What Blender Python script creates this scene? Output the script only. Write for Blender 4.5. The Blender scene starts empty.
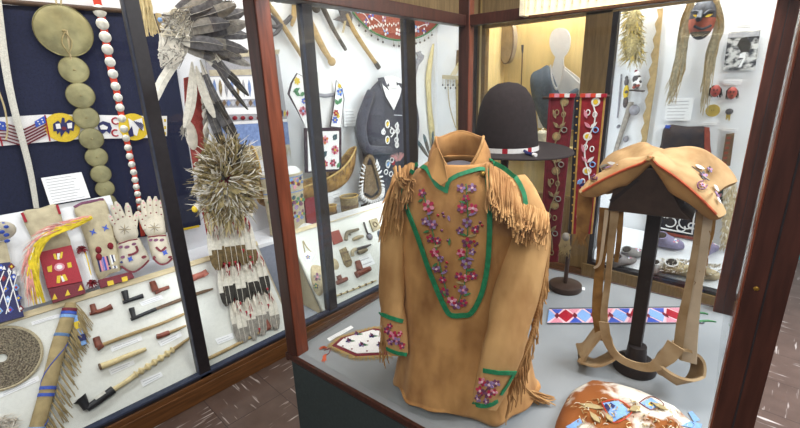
import bpy, bmesh, math, random
from mathutils import Vector as V, Matrix
from mathutils.bvhtree import BVHTree
random.seed(7)
SC = bpy.context.scene
COL = SC.collection
PI = math.pi
# ------------------------------------------------------------------ camera
F = 424.27; EYE = V((0, 0, 1.6))
_y, _p, _r = [math.radians(a) for a in (43.896, 17.176, -1.9736)]
FW = V((-math.sin(_y)*math.cos(_p), math.cos(_y)*math.cos(_p), -math.sin(_p)))
_r0 = FW.cross(V((0, 0, 1))).normalized(); _u0 = _r0.cross(FW)
RT = math.cos(_r)*_r0 + math.sin(_r)*_u0
UP = -math.sin(_r)*_r0 + math.cos(_r)*_u0
cd = bpy.data.cameras.new('camera'); cam = bpy.data.objects.new('camera', cd); COL.objects.link(cam)
cd.sensor_width = 36; cd.lens = 36*F/800; cd.clip_start = .02
cam.matrix_world = Matrix(((RT.x, UP.x, -FW.x, 0), (RT.y, UP.y, -FW.y, 0), (RT.z, UP.z, -FW.z, EYE.z), (0, 0, 0, 1)))
SC.camera = cam

def ray(px, py): return RT*((px-400)/F) + UP*(-(py-214)/F) + FW
class PL:                                   # a real plane in the room, used to read positions off the photograph
    def __init__(s, p, n): s.p = V(p); s.n = V(n).normalized()
    def __call__(s, px, py, lift=0.0):
        d = ray(px, py); return EYE + d*(((s.p + s.n*lift) - EYE).dot(s.n)/d.dot(s.n))
    def m(s, pts, lift=0.0): return [s(x, y, lift) for x, y in pts]
def mp(P): return (V(P)-EYE).dot(FW)/F      # metres per pixel at a point

# the display case in the middle of the room, turned 5 degrees
AV = math.radians(5.234); UX = V((math.cos(AV), math.sin(AV), 0)); UY = V((-math.sin(AV), math.cos(AV), 0)); UZ = V((0, 0, 1))
DECK = .70; A0 = V((-1.147, .656, 0))
def VL(x, y, z): return A0 + UX*x + UY*y + UZ*z
def LY(y): return PL(VL(0, y, 0), -UY)      # plane across the case at depth y
LW = PL((-2.78, 0, 0), (1, 0, 0))           # back panel of the left wall case
TRAY = PL((-2.5, 0, .62), (.49, 0, .33))    # sloping trays
BOARD = PL((-2.5, 0, .64), (.42, 0, .24))   # leaning board
BW = PL((0, 3.56, 0), (0, -1, 0))           # back panel of the far wall case
DK = PL((0, 0, DECK), (0, 0, 1))
BS = PL((0, 3.26, .24), (0, -.5, .86))      # sloping shoe shelf
def LX(x): return PL((x, 0, 0), (1, 0, 0))

# ------------------------------------------------------------------ materials
def lin(h):
    h = h.lstrip('#'); c = [int(h[i:i+2], 16)/255 for i in (0, 2, 4)]
    return tuple((v/12.92 if v <= .04045 else ((v+.055)/1.055)**2.4) for v in c) + (1,)
MATS = {}
def mat(key, hexc, rough=.65, var=.18, scale=40, bump=.0, metal=0, c2=None, stretch=(1, 1, 1), emit=0, spec=.35, lo=.35, hi=.65, sheen=0):
    m = bpy.data.materials.new(key); m.use_nodes = True
    nt = m.node_tree; N = nt.nodes; L = nt.links; b = N['Principled BSDF']
    tc = N.new('ShaderNodeTexCoord'); mpn = N.new('ShaderNodeMapping'); mpn.inputs['Scale'].default_value = stretch
    no = N.new('ShaderNodeTexNoise'); no.inputs['Scale'].default_value = scale; no.inputs['Detail'].default_value = 5
    L.new(tc.outputs['Object'], mpn.inputs[0]); L.new(mpn.outputs[0], no.inputs['Vector'])
    cr = N.new('ShaderNodeValToRGB'); a = lin(hexc)
    cr.color_ramp.elements[0].position = lo; cr.color_ramp.elements[1].position = hi
    lo_c = lin(c2) if c2 else tuple(v*(1-var) for v in a[:3]) + (1,)
    cr.color_ramp.elements[0].color = lo_c
    cr.color_ramp.elements[1].color = a if c2 else tuple(min(1, v*(1+var*.6)) for v in a[:3]) + (1,)
    L.new(no.outputs['Fac'], cr.inputs[0]); L.new(cr.outputs[0], b.inputs['Base Color'])
    b.inputs['Roughness'].default_value = rough; b.inputs['Metallic'].default_value = metal
    b.inputs['Specular IOR Level'].default_value = spec
    if sheen: b.inputs['Sheen Weight'].default_value = sheen
    if bump:
        bp = N.new('ShaderNodeBump'); bp.inputs['Strength'].default_value = bump; bp.inputs['Distance'].default_value = .01
        L.new(no.outputs['Fac'], bp.inputs['Height']); L.new(bp.outputs[0], b.inputs['Normal'])
    if emit:
        b.inputs['Emission Color'].default_value = a; b.inputs['Emission Strength'].default_value = emit
    MATS[key] = m; return m
for k, h, kw in [
    ('mahogany', '43241c', dict(rough=.34, scale=14, stretch=(6, 6, .6), var=.35, spec=.5)),
    ('mahogany_lit', '7e412b', dict(rough=.35, scale=14, stretch=(6, 6, .6), var=.3, spec=.5)),
    ('oak', '7d6440', dict(rough=.5, scale=10, stretch=(9, 9, .7), var=.22)),
    ('base_wood', '6b4526', dict(rough=.45, scale=10, stretch=(3, .6, 9), var=.3)),
    ('beige_wood', 'b39a72', dict(rough=.55, scale=9, stretch=(10, 10, .5), var=.25)),
    ('black_frame', '262225', dict(rough=.4, var=.2, spec=.5)),
    ('metal_track', '3c445a', dict(rough=.5)),
    ('deck_grey', '8d9195', dict(rough=.55, var=.05, scale=8)),
    ('base_dark', '353f40', dict(rough=.7, var=.12, scale=90)),
    ('panel_white', 'e4e5e9', dict(rough=.8, var=.03, scale=6)),
    ('panel_yellow', 'e0c588', dict(rough=.7, var=.09, scale=7, stretch=(5, 5, .5))),
    ('case_floor', 'a4a9b6', dict(rough=.8, var=.06)),
    ('tray_white', 'dcdcd6', dict(rough=.8, var=.04, scale=60)),
    ('rail_wood', 'd0bf9b', dict(rough=.6, var=.12, stretch=(2, .3, 2))),
    ('shade_panel', '8d92a2', dict(rough=.8, var=.08)),
    ('card', 'eeeef0', dict(rough=.7, var=.02)), ('ink', 'b2b2b8', dict(rough=.8)),
    ('navy_cloth', '171c38', dict(rough=.9, var=.25, scale=120, sheen=.1)),
    ('brown_rod', '4a3626', dict(rough=.5)),
    ('brass', '96906a', dict(rough=.45, metal=.4, var=.3, scale=14)),
    ('brass_dark', '77704c', dict(rough=.4, metal=.6)),
    ('silver', 'cfcdc4', dict(rough=.35, metal=.35, var=.15)),
    ('red_strap', 'c9412e', dict(rough=.8)), ('cord_white', 'd5d2c8', dict(rough=.9, bump=.4, scale=200)),
    ('twine', 'b8a780', dict(rough=.9)),
    ('bead_white', 'e6e4e4', dict(rough=.5, var=.08, scale=300)), ('bead_red', 'a01c2e', dict(rough=.5, var=.2, scale=250)),
    ('bead_maroon', '6f1f2e', dict(rough=.55, var=.2, scale=250)), ('bead_blue', '3a56b4', dict(rough=.5, var=.2, scale=250)),
    ('bead_navy', '22265a', dict(rough=.5, var=.2, scale=250)), ('bead_yellow', 'd8b92e', dict(rough=.5, var=.15, scale=250)),
    ('bead_green', '3f7a4e', dict(rough=.5, var=.2, scale=250)), ('bead_lilac', '957aa6', dict(rough=.5, var=.2, scale=250)),
    ('bead_pink', 'd58a9c', dict(rough=.5, var=.2, scale=250)), ('bead_sky', '7fa6dd', dict(rough=.5, var=.15, scale=250)),
    ('bead_orange', 'c66a35', dict(rough=.5)), ('bead_plum', '74405f', dict(rough=.5, var=.3, scale=250)),
    ('bead_blush', 'e0bcc4', dict(rough=.5, var=.1, scale=250)), ('crimson', 'b02a4c', dict(rough=.55, var=.3, scale=250)),
    ('canvas', 'b5a98d', dict(rough=.9, var=.16, scale=25, bump=.2)), ('hide_white', 'c2b9a8', dict(rough=.85, var=.12, scale=20, bump=.2)),
    ('hide_tan', 'a5926a', dict(rough=.85, var=.2, scale=25)), ('maroon_yarn', '7a1f2a', dict(rough=.95, var=.3)),
    ('plume_yellow', 'd9bf2c', dict(rough=.8, var=.2)), ('plume_pink', 'd8938b', dict(rough=.8, var=.2)), ('plume_white', 'dcd3c6', dict(rough=.85, var=.15)),
    ('pipe_red', '7d4334', dict(rough=.4, var=.25, scale=30)), ('pipe_pink', 'b06a5c', dict(rough=.5, var=.2)), ('pipe_black', '26272b', dict(rough=.35)),
    ('stem_wood', 'a58d62', dict(rough=.55, var=.2)), ('stem_dark', '6a5440', dict(rough=.55, var=.25)), ('stem_cream', 'd6c394', dict(rough=.5, var=.15)),
    ('reed', '8f8470', dict(rough=.9, c2='4f463c', scale=160, bump=.5, lo=.4, hi=.6)), ('reed_light', 'b3a68a', dict(rough=.9, bump=.3, scale=150)),
    ('feather_grey', '5d5a5c', dict(rough=.8, var=.35, scale=50)), ('feather_mid', '8d877f', dict(rough=.8, var=.3, scale=50)),
    ('feather_pale', 'd8d2c6', dict(rough=.85, var=.14, scale=60)), ('feather_dark', '37332f', dict(rough=.8, var=.35)),
    ('feather_olive', 'a09066', dict(rough=.85, var=.35, scale=50)), ('feather_brown', '6d5a3c', dict(rough=.85, var=.35, scale=50)),
    ('quill', 'd9cfb8', dict(rough=.6)), ('red_cloth', '9a2431', dict(rough=.9, var=.25)), ('red_trade', 'a34a44', dict(rough=.9, var=.2)),
    ('felt_cap', '5a4a3c', dict(rough=.9)),
    ('textile_grey', '9c9a9e', dict(rough=.95, var=.15, scale=150)), ('textile_tan', 'b5aa92', dict(rough=.95, var=.15)), ('textile_blue', '7488b4', dict(rough=.95, var=.2)),
    ('club_wood', 'a98d5e', dict(rough=.5, var=.25, scale=12, stretch=(1, 1, 4))), ('club_dark', '4b4540', dict(rough=.5, var=.3)), ('stone_dark', '4e4849', dict(rough=.6, var=.3)),
    ('stone_grey', '87868e', dict(rough=.6, var=.25)), ('bow_wood', 'c9b988', dict(rough=.5, var=.15)),
    ('coat_navy', '3a3a45', dict(rough=.95, var=.22, scale=80, sheen=.15)), ('form_white', 'e2e0e0', dict(rough=.8, var=.04)),
    ('velvet_dark', '35202b', dict(rough=.9)), ('bark', 'a07a3c', dict(rough=.7, c2='6f4d22', scale=22, lo=.35, hi=.6)), ('bark_light', 'b89858', dict(rough=.7, var=.25)),
    ('claw', 'd6d4d6', dict(rough=.4, var=.2)), ('fur_brown', '6d5b45', dict(rough=.95, var=.4, scale=60)),
    ('felt_hat', '292223', dict(rough=.95, var=.15, scale=60)), ('red_velvet_shaded', '6a1420', dict(rough=.9, var=.25, sheen=.2)), ('red_velvet', '86141f', dict(rough=.9, var=.25, sheen=.2)),
    ('gold_edge', 'b08b45', dict(rough=.7)), ('stand_dark', '3a2c26', dict(rough=.45, var=.2)), ('stand_black', '241f20', dict(rough=.5, var=.2)),
    ('form_grey', '55525a', dict(rough=.9)),
    ('buckskin', 'c3925a', dict(rough=.88, c2='8c6036', scale=13, bump=.3, lo=.33, hi=.62, sheen=.1, stretch=(1, 1, .5))),
    ('buckskin_lit', 'c59a66', dict(rough=.88, c2='a0764a', scale=12, bump=.25, lo=.33, hi=.62, stretch=(1, 1, .5))), ('buckskin_fringe', 'bd9361', dict(rough=.9, c2='94683e', scale=14)),
    ('ribbon_green', '1f7a52', dict(rough=.5, var=.25, scale=90)), ('button_brass', '8a6b2c', dict(rough=.4, metal=.6)),
    ('saddle_hide', 'b7966c', dict(rough=.9, c2='93714a', scale=14, bump=.3, lo=.3, hi=.6)), ('saddle_side', 'ad8757', dict(rough=.85, var=.2, scale=20)),
    ('piping_red', 'b5502f', dict(rough=.7)), ('strap_hide', 'b09877', dict(rough=.9, c2='8f7452', scale=14, bump=.15)), ('strap_pale', 'c6b49c', dict(rough=.9, var=.12, scale=20)),
    ('rough_hide', '96703f', dict(rough=.95, c2='74522c', scale=25, bump=.4)),
    ('pony_fur', 'dcd4c8', dict(rough=.95, c2='8a4f22', scale=9, lo=.47, hi=.55, bump=.2)),
    ('straw', 'a39468', dict(rough=.9, c2='6f6440', scale=80)), ('hair_pale', 'b5aa8e', dict(rough=.7, var=.25, scale=50)), ('hair_black', '24201f', dict(rough=.7)),
    ('mask_dark', '33343c', dict(rough=.5, var=.2)), ('mask_red', 'a85a48', dict(rough=.5, var=.2)), ('mask_deepred', '9a4038', dict(rough=.5)),
    ('husk', 'b9a04e', dict(rough=.8, var=.2)), ('cape_dark', '3c3230', dict(rough=.95, c2='26242c', scale=14)),
    ('photo_grey', 'cccccc', dict(rough=.6, c2='33343a', scale=26, lo=.42, hi=.58, stretch=(1, 1, 1.5))),
    ('shoe_purple', '8d86a4', dict(rough=.8, var=.2)), ('shoe_grey', '8c8784', dict(rough=.85, var=.25)), ('shoe_white', 'd8d6d4', dict(rough=.9, var=.15)),
    ('shoe_cream', 'bfae8c', dict(rough=.95, var=.2, scale=60, bump=.3)), ('hollow', '3b332c', dict(rough=.95)), ('drum_skin', 'a3937c', dict(rough=.7, var=.2, scale=12)),
    ('vest_slate', '5b6470', dict(rough=.9, var=.15)), ('jar_cream', 'ddd4bf', dict(rough=.4)), ('black_cloth', '23222a', dict(rough=.95)),
    ('ceiling_white', 'd9d4c8', dict(rough=.9, var=.03)), ('wall_grey', 'b9b4ac', dict(rough=.9, var=.05)), ('teal_paint', '3f7f86', dict(rough=.8)),
    ('rail_glow', 'f6e2b8', dict(emit=.75, var=0)), ('lamp_glow', 'fff0d0', dict(emit=6, var=0)), ('lamp_housing', 'e8dcc0', dict(rough=.6)), ('feather_orange', 'd2603c', dict(rough=.85, var=.3)),
    ('dress_pink', 'b77f7f', dict(rough=.9)), ('leaf_dark', '2f4a52', dict(rough=.6)), ('horn', '7c7058', dict(rough=.4, var=.3)), ('brick_red', '8f4438', dict(rough=.8, var=.15)),
    ('bone', 'a89a7c', dict(rough=.6, var=.25)), ('quilled', '9d8c66', dict(rough=.8, c2='6d5b45', scale=70)),
]: mat(k, h, **kw)

def glass_mat(key, tint=(1, 1, 1, 1), k=1.0):
    m = bpy.data.materials.new(key); m.use_nodes = True; nt = m.node_tree; N = nt.nodes; L = nt.links
    N.remove(N['Principled BSDF']); out = N['Material Output']
    t = N.new('ShaderNodeBsdfTransparent'); t.inputs[0].default_value = tint
    g = N.new('ShaderNodeBsdfGlossy'); g.inputs['Roughness'].default_value = .02
    fr = N.new('ShaderNodeFresnel'); fr.inputs['IOR'].default_value = 1.45
    ge = N.new('ShaderNodeNewGeometry'); io = N.new('ShaderNodeMapRange'); io.inputs[3].default_value = 1.45; io.inputs[4].default_value = 1/1.45
    L.new(ge.outputs['Backfacing'], io.inputs[0]); L.new(io.outputs[0], fr.inputs['IOR'])
    mu = N.new('ShaderNodeMath'); mu.operation = 'MULTIPLY'; mu.inputs[1].default_value = k; L.new(fr.outputs[0], mu.inputs[0])
    mx = N.new('ShaderNodeMixShader'); L.new(mu.outputs[0], mx.inputs[0]); L.new(t.outputs[0], mx.inputs[1]); L.new(g.outputs[0], mx.inputs[2])
    L.new(mx.outputs[0], out.inputs[0]); MATS[key] = m
glass_mat('glass', (.975, .985, .98, 1), .55)

def floor_mat():
    m = bpy.data.materials.new('floor_tile'); m.use_nodes = True; nt = m.node_tree; N = nt.nodes; L = nt.links; b = N['Principled BSDF']
    tc = N.new('ShaderNodeTexCoord')
    ck = N.new('ShaderNodeTexChecker'); ck.inputs['Scale'].default_value = 3.28; L.new(tc.outputs['Object'], ck.inputs['Vector'])
    fac = []
    for st in ((55, 6, 1), (6, 55, 1)):
        mpn = N.new('ShaderNodeMapping'); mpn.inputs['Scale'].default_value = st; L.new(tc.outputs['Object'], mpn.inputs[0])
        no = N.new('ShaderNodeTexNoise'); no.inputs['Scale'].default_value = 1.0; no.inputs['Detail'].default_value = 2; L.new(mpn.outputs[0], no.inputs['Vector'])
        cr = N.new('ShaderNodeValToRGB'); cr.color_ramp.elements[0].position = .62; cr.color_ramp.elements[1].position = .74
        L.new(no.outputs['Fac'], cr.inputs[0]); fac.append(cr)
    mx = N.new('ShaderNodeMix'); mx.data_type = 'FLOAT'; L.new(ck.outputs['Fac'], mx.inputs[0]); L.new(fac[0].outputs[0], mx.inputs[2]); L.new(fac[1].outputs[0], mx.inputs[3])
    n2 = N.new('ShaderNodeTexNoise'); n2.inputs['Scale'].default_value = 9; n2.inputs['Detail'].default_value = 6; L.new(tc.outputs['Object'], n2.inputs['Vector'])
    c2 = N.new('ShaderNodeValToRGB'); c2.color_ramp.elements[0].color = lin('46362f'); c2.color_ramp.elements[1].color = lin('6d5a52'); L.new(n2.outputs['Fac'], c2.inputs[0])
    br = N.new('ShaderNodeTexBrick'); br.offset = 0; br.inputs['Scale'].default_value = 1; br.inputs['Brick Width'].default_value = .305; br.inputs['Row Height'].default_value = .305; br.inputs['Mortar Size'].default_value = .002
    L.new(tc.outputs['Object'], br.inputs['Vector'])
    m1 = N.new('ShaderNodeMix'); m1.data_type = 'RGBA'; L.new(mx.outputs[0], m1.inputs[0]); L.new(c2.outputs[0], m1.inputs[6]); m1.inputs[7].default_value = lin('c9c0bb')
    m2 = N.new('ShaderNodeMix'); m2.data_type = 'RGBA'; L.new(br.outputs['Fac'], m2.inputs[0]); L.new(m1.outputs[2], m2.inputs[6]); m2.inputs[7].default_value = lin('3a2e2a')
    L.new(m2.outputs[2], b.inputs['Base Color']); b.inputs['Roughness'].default_value = .28
    MATS['floor_tile'] = m
floor_mat()

# ------------------------------------------------------------------ geometry helpers
def cm(pts, n=6, closed=False):
    pts = [V(p) for p in pts]; k = len(pts); out = []
    for i in range(k if closed else k-1):
        if closed: a, b, c, d = pts[i-1], pts[i], pts[(i+1) % k], pts[(i+2) % k]
        else: a, b, c, d = pts[max(i-1, 0)], pts[i], pts[i+1], pts[min(i+2, k-1)]
        for j in range(n):
            t = j/n
            out.append(.5*((2*b) + (c-a)*t + (2*a-5*b+4*c-d)*t*t + (3*b-a-3*c+d)*t**3))
    if not closed: out.append(pts[-1])
    return out
def lerpl(a, n):                                     # resample a list of numbers
    o = []
    for i in range(n):
        t = i/(n-1)*(len(a)-1) if n > 1 else 0; k = min(int(t), len(a)-2) if len(a) > 1 else 0
        o.append(a[k]*(1-(t-k)) + a[k+1]*(t-k) if len(a) > 1 else a[0])
    return o
def frame(n, up=UZ):
    n = V(n).normalized(); x = V(up).cross(n)
    if x.length < 1e-4: x = V((1, 0, 0)).cross(n)
    x.normalize(); return x, n.cross(x)
class MB:
    def __init__(s): s.v = []; s.f = []; s.m = []
    def add(s, vs, fs, m):
        o = len(s.v); s.v += [V(v) for v in vs]
        for f in fs: s.f.append([o+i for i in f]); s.m.append(m)
    def box(s, c, sx, sy, sz, m, ax=None):           # centre, full sizes, axes
        X, Y, Z = ax or (V((1, 0, 0)), V((0, 1, 0)), UZ); c = V(c)
        vs = [c + X*(sx/2*i) + Y*(sy/2*j) + Z*(sz/2*k) for k in (-1, 1) for j in (-1, 1) for i in (-1, 1)]
        s.add(vs, [(0, 2, 3, 1), (4, 5, 7, 6), (0, 1, 5, 4), (2, 6, 7, 3), (0, 4, 6, 2), (1, 3, 7, 5)], m); return s
    def bb(s, x0, x1, y0, y1, z0, z1, m): return s.box(((x0+x1)/2, (y0+y1)/2, (z0+z1)/2), x1-x0, y1-y0, z1-z0, m)
    def vb(s, x0, x1, y0, y1, z0, z1, m): return s.box(VL((x0+x1)/2, (y0+y1)/2, (z0+z1)/2), x1-x0, y1-y0, z1-z0, m, (UX, UY, UZ))
    def plate(s, pts, n, th, m, side=None):          # pts = top outline, slab hangs th below along n
        n = V(n).normalized(); k = len(pts); pts = [V(p) for p in pts]
        nn = sum(((pts[i]).cross(pts[(i+1) % k]) for i in range(k)), V())
        if nn.dot(n) < 0: pts = pts[::-1]
        s.add(pts + [p - n*th for p in pts], [tuple(range(k))], m)
        o = len(s.v)-2*k
        for i in range(k):
            j = (i+1) % k; s.f.append([o+i, o+k+i, o+k+j, o+j]); s.m.append(side or m)
        s.f.append([o+k+i for i in range(k)][::-1]); s.m.append(side or m); return s
    def pillow(s, pts, n, h, m, rings=5, p=2.0, c=None, flat=.0):   # domed front over an outline
        n = V(n).normalized(); k = len(pts); pts = [V(q) for q in pts]
        nn = sum(((pts[i]).cross(pts[(i+1) % k]) for i in range(k)), V())
        if nn.dot(n) < 0: pts = pts[::-1]
        c = V(c) if c else sum(pts, V())/k
        vs = []; 
        for r in range(rings):
            t = 1 - r/rings
            vs += [c + (q-c)*t + n*(h*max(0, 1-t**p)**.5 + flat) for q in pts]
        vs.append(c + n*(h+flat)); base = len(vs); vs += [q + n*0 for q in pts]
        fs = []
        for r in range(rings-1):
            for i in range(k): fs.append((r*k+i, r*k+(i+1) % k, (r+1)*k+(i+1) % k, (r+1)*k+i))
        for i in range(k): fs.append(((rings-1)*k+i, (rings-1)*k+(i+1) % k, rings*k))
        if flat:
            for i in range(k): fs.append((base+i, base+(i+1) % k, (i+1) % k, i))
            fs.append(tuple(range(base, base+k))[::-1])
        else: fs.append(tuple(range(k))[::-1])
        s.add(vs, fs, m); return s
    def rod(s, pts, radii, m, seg=8, flat=1.0, nrm=None, cap=True):
        pts = [V(p) for p in pts]; k = len(pts); rr = lerpl(list(radii) if hasattr(radii, '__len__') else [radii], k)
        vs = []; prev = None
        for i, p in enumerate(pts):
            T = (pts[min(i+1, k-1)] - pts[max(i-1, 0)])
            T = T.normalized() if T.length > 1e-9 else V((0, 0, 1))
            ref = nrm or prev or (UZ if abs(T.z) < .9 else V((1, 0, 0)))
            Nn = ref - T*ref.dot(T)
            if Nn.length < 1e-5: Nn = V((1, 0, 0)) - T*T.x
            Nn.normalize(); prev = Nn; B = T.cross(Nn)
            for j in range(seg):
                a = 2*PI*j/seg; vs.append(p + Nn*(rr[i]*flat*math.cos(a)) + B*(rr[i]*math.sin(a)))
        fs = [(i*seg+j, i*seg+(j+1) % seg, (i+1)*seg+(j+1) % seg, (i+1)*seg+j) for i in range(k-1) for j in range(seg)]
        if cap: fs += [tuple(range(seg))[::-1], tuple((k-1)*seg+j for j in range(seg))]
        s.add(vs, fs, m); return s
    def ribbon(s, pts, w, nrm, th, m):               # flat band, w = full widths, nrm vector or list
        pts = [V(p) for p in pts]; k = len(pts); ww = lerpl(list(w) if hasattr(w, '__len__') else [w], k); vs = []
        for i, p in enumerate(pts):
            T = (pts[min(i+1, k-1)] - pts[max(i-1, 0)]).normalized()
            Nn = V(nrm[i]) if isinstance(nrm, list) else V(nrm); Nn = (Nn - T*Nn.dot(T)).normalized(); B = T.cross(Nn)
            h = ww[i]/2
            vs += [p + B*h + Nn*th/2, p - B*h + Nn*th/2, p - B*h - Nn*th/2, p + B*h - Nn*th/2]
        fs = [(i*4+j, i*4+(j+1) % 4, (i+1)*4+(j+1) % 4, (i+1)*4+j) for i in range(k-1) for j in range(4)] + [(3, 2, 1, 0), tuple((k-1)*4+j for j in range(4))]
        s.add(vs, fs, m); return s
    def ball(s, c, X, Y, Z, m, seg=14, rings=8, z0=-1.0, fn=None):   # ellipsoid with axis vectors
        c = V(c); vs = []
        t0 = math.asin(z0)
        for i in range(rings+1):
            a = t0 + (PI/2 - t0)*i/rings
            for j in range(seg):
                b = 2*PI*j/seg; r = 1 if not fn else fn(a, b)
                vs.append(c + (V(X)*(math.cos(a)*math.cos(b)) + V(Y)*(math.cos(a)*math.sin(b)) + V(Z)*math.sin(a))*r)
        fs = [(i*seg+j, i*seg+(j+1) % seg, (i+1)*seg+(j+1) % seg, (i+1)*seg+j) for i in range(rings) for j in range(seg)]
        fs.append(tuple(range(seg))[::-1]); s.add(vs, fs, m); return s
    def dome(s, c, n, r, h, m, seg=24, rings=4, sx=1.0, up=UZ):
        X, Y = frame(n, up); return s.pillow([V(c) + X*(r*sx*math.cos(2*PI*i/seg)) + Y*(r*math.sin(2*PI*i/seg)) for i in range(seg)], n, h, m, rings)
    def disc(s, c, n, r, th, m, seg=20, sx=1.0, up=UZ):
        X, Y = frame(n, up); return s.plate([V(c) + X*(r*sx*math.cos(2*PI*i/seg)) + Y*(r*math.sin(2*PI*i/seg)) for i in range(seg)], n, th, m)
    def ring(s, c, n, R, r, m, seg=40, tub=8, sx=1.0, a0=0, a1=2*PI, up=UZ):
        X, Y = frame(n, up); cl = abs(a1-a0-2*PI) < 1e-6
        pts = [V(c) + X*(R*sx*math.cos(a0+(a1-a0)*i/seg)) + Y*(R*math.sin(a0+(a1-a0)*i/seg)) for i in range(seg+1)]
        return s.rod(pts, [r], m, tub, cap=not cl)
    def loft(s, rings, m, cap=True):                 # list of equally long closed rings
        k = len(rings[0]); vs = [v for r in rings for v in r]
        fs = [(i*k+j, i*k+(j+1) % k, (i+1)*k+(j+1) % k, (i+1)*k+j) for i in range(len(rings)-1) for j in range(k)]
        if cap: fs += [tuple(range(k))[::-1], tuple((len(rings)-1)*k+j for j in range(k))]
        s.add(vs, fs, m); return s
    def blade(s, pts, w, nrm, m):                    # thin tapering strand, one face wide
        pts = [V(p) for p in pts]; k = len(pts); vs = []
        for i, p in enumerate(pts):
            T = (pts[min(i+1, k-1)] - pts[max(i-1, 0)]); B = T.cross(V(nrm))
            B = B.normalized() if B.length > 1e-9 else V((1, 0, 0)); h = w*(1-.85*i/(k-1))/2
            vs += [p + B*h, p - B*h]
        s.add(vs, [(2*i, 2*i+1, 2*i+3, 2*i+2) for i in range(k-1)], m); return s
    def feather(s, a, b, w, n, c1='feather_grey', c2='feather_dark', c0='feather_pale', split=.7, bend=.0, lo=.18, q=True, side=0.0):
        a = V(a); b = V(b); n = V(n).normalized(); L = (b-a).length; T = (b-a)/L; B = T.cross(n).normalized(); K = 9
        prof = [.18, .5, .75, .9, 1, 1, 1, .93, .75, .28]; vs = []
        for i in range(K+1):
            t = i/K; p = a + T*(L*t) + n*(bend*L*math.sin(PI*t*.5)**2) + B*(side*L*math.sin(PI*t)); h = w/2*prof[i]
            vs += [p - B*h, p + n*(w*.1), p + B*h]
        for i in range(K):
            t = (i+.5)/K; m = c0 if t < lo else (c1 if t < split else c2)
            for j in (0, 1): s.f.append([len(s.v)+3*i+j, len(s.v)+3*i+j+1, len(s.v)+3*i+4+j, len(s.v)+3*i+3+j]); s.m.append(m)
        s.v += vs
        if q: s.rod([vs[3*i+1] + n*w*.04 for i in range(K+1)], [w*.045, w*.015], 'feather_pale' if c1 == 'feather_pale' else 'feather_mid', 4)
        return s
    def flower(s, c, n, r, m, mc='bead_yellow', k=5, ph=0.0, up=UZ, th=.0015):
        X, Y = frame(n, up); c = V(c)
        for i in range(k):
            a = 2*PI*i/k + ph; d = X*math.cos(a) + Y*math.sin(a); e = V(n).normalized().cross(d)
            s.plate([c + d*(r*.62) + (d*math.cos(b)*.42 + e*math.sin(b)*.33)*r + V(n).normalized()*th for b in [2*PI*q/8 for q in range(8)]], n, th, m if isinstance(m, str) else m[i % len(m)])
        s.disc(c + V(n).normalized()*th*1.6, n, r*.28, th*1.6, mc, 8); return s
    def leaf(s, a, b, w, n, m, th=.0015):
        a = V(a); b = V(b); T = b-a; B = T.cross(V(n)).normalized()
        pts = [a, a+T*.3+B*w*.45, a+T*.6+B*w*.45, b, a+T*.6-B*w*.45, a+T*.3-B*w*.45]
        s.plate([p + V(n).normalized()*th for p in pts], n, th, m); return s
    def mesh(s, name, org):
        me = bpy.data.meshes.new(name); keys = []
        for k in s.m:
            if k not in keys: keys.append(k)
        me.from_pydata([v-org for v in s.v], [], s.f)
        for k in keys: me.materials.append(MATS[k])
        idx = {k: i for i, k in enumerate(keys)}
        me.polygons.foreach_set('material_index', [idx[k] for k in s.m]); me.update()
        bm = bmesh.new(); bm.from_mesh(me); bmesh.ops.recalc_face_normals(bm, faces=bm.faces); bm.to_mesh(me); bm.free()
        return me
    def build(s, name, parent=None, smooth=True, bev=0, label=None, fixn=True):
        root = parent
        while root is not None and root.parent is not None: root = root.parent
        org = V(root.location) if root is not None else V((0, 0, 0))
        me = s.mesh(name, org); ob = bpy.data.objects.new(name, me); COL.objects.link(ob)
        if parent: ob.parent = parent
        _sm(ob, smooth, bev)
        if label: ob['label'] = label
        return ob
    def solo(s, name, label, cat, group=None, smooth=True, bev=0, kind=None):
        xs = [v.x for v in s.v]; ys = [v.y for v in s.v]; zs = [v.z for v in s.v]
        org = V(((min(xs)+max(xs))/2, (min(ys)+max(ys))/2, min(zs)))
        me = s.mesh(name, org); ob = bpy.data.objects.new(name, me); COL.objects.link(ob); ob.location = org
        _sm(ob, smooth, bev); tag(ob, label, cat, group, kind); return ob
def _sm(ob, smooth, bev):
    if bev:
        b = ob.modifiers.new('bevel', 'BEVEL'); b.width = bev; b.segments = 2; b.limit_method = 'ANGLE'
    if smooth:
        me = ob.data; me.polygons.foreach_set('use_smooth', [True]*len(me.polygons))
        try: me.set_sharp_from_angle(angle=math.radians(42))
        except Exception: pass
def tag(o, label=None, cat=None, group=None, kind=None):
    if kind: o['kind'] = kind
    if label: o['label'] = label
    if cat: o['category'] = cat
    if group: o['group'] = group
def thing(name, label, cat, loc, group=None):
    o = bpy.data.objects.new(name, None); COL.objects.link(o); o.location = V(loc); o.empty_display_size = .05
    tag(o, label, cat, group); bpy.context.view_layer.update(); return o
def rnd(a, b): return random.uniform(a, b)
def jit(r): return V((rnd(-r, r), rnd(-r, r), rnd(-r, r)))
def pr(P, px): return mp(P)*px                       # pixels to metres at a point
def card(pts, plane, label, lift=.004, lines=3, group='small white caption cards', name='caption_card', cat='card'):
    M = MB(); q = plane.m(pts, lift); M.plate(q, plane.n, lift*.8, 'card')
    a, b, c, d = q
    for i in range(lines):
        t = (i+.8)/(lines+.6); l = a.lerp(d, t); r = b.lerp(c, t); h = (d-a)*(.22/(lines+1))
        s_, e_ = l.lerp(r, .08), l.lerp(r, rnd(.7, .93))
        M.plate([v + plane.n*.0006 for v in (s_, e_, e_+h, s_+h)], plane.n, .0005, 'ink')
    return M.solo(name, label, cat, group, smooth=False)
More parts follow.
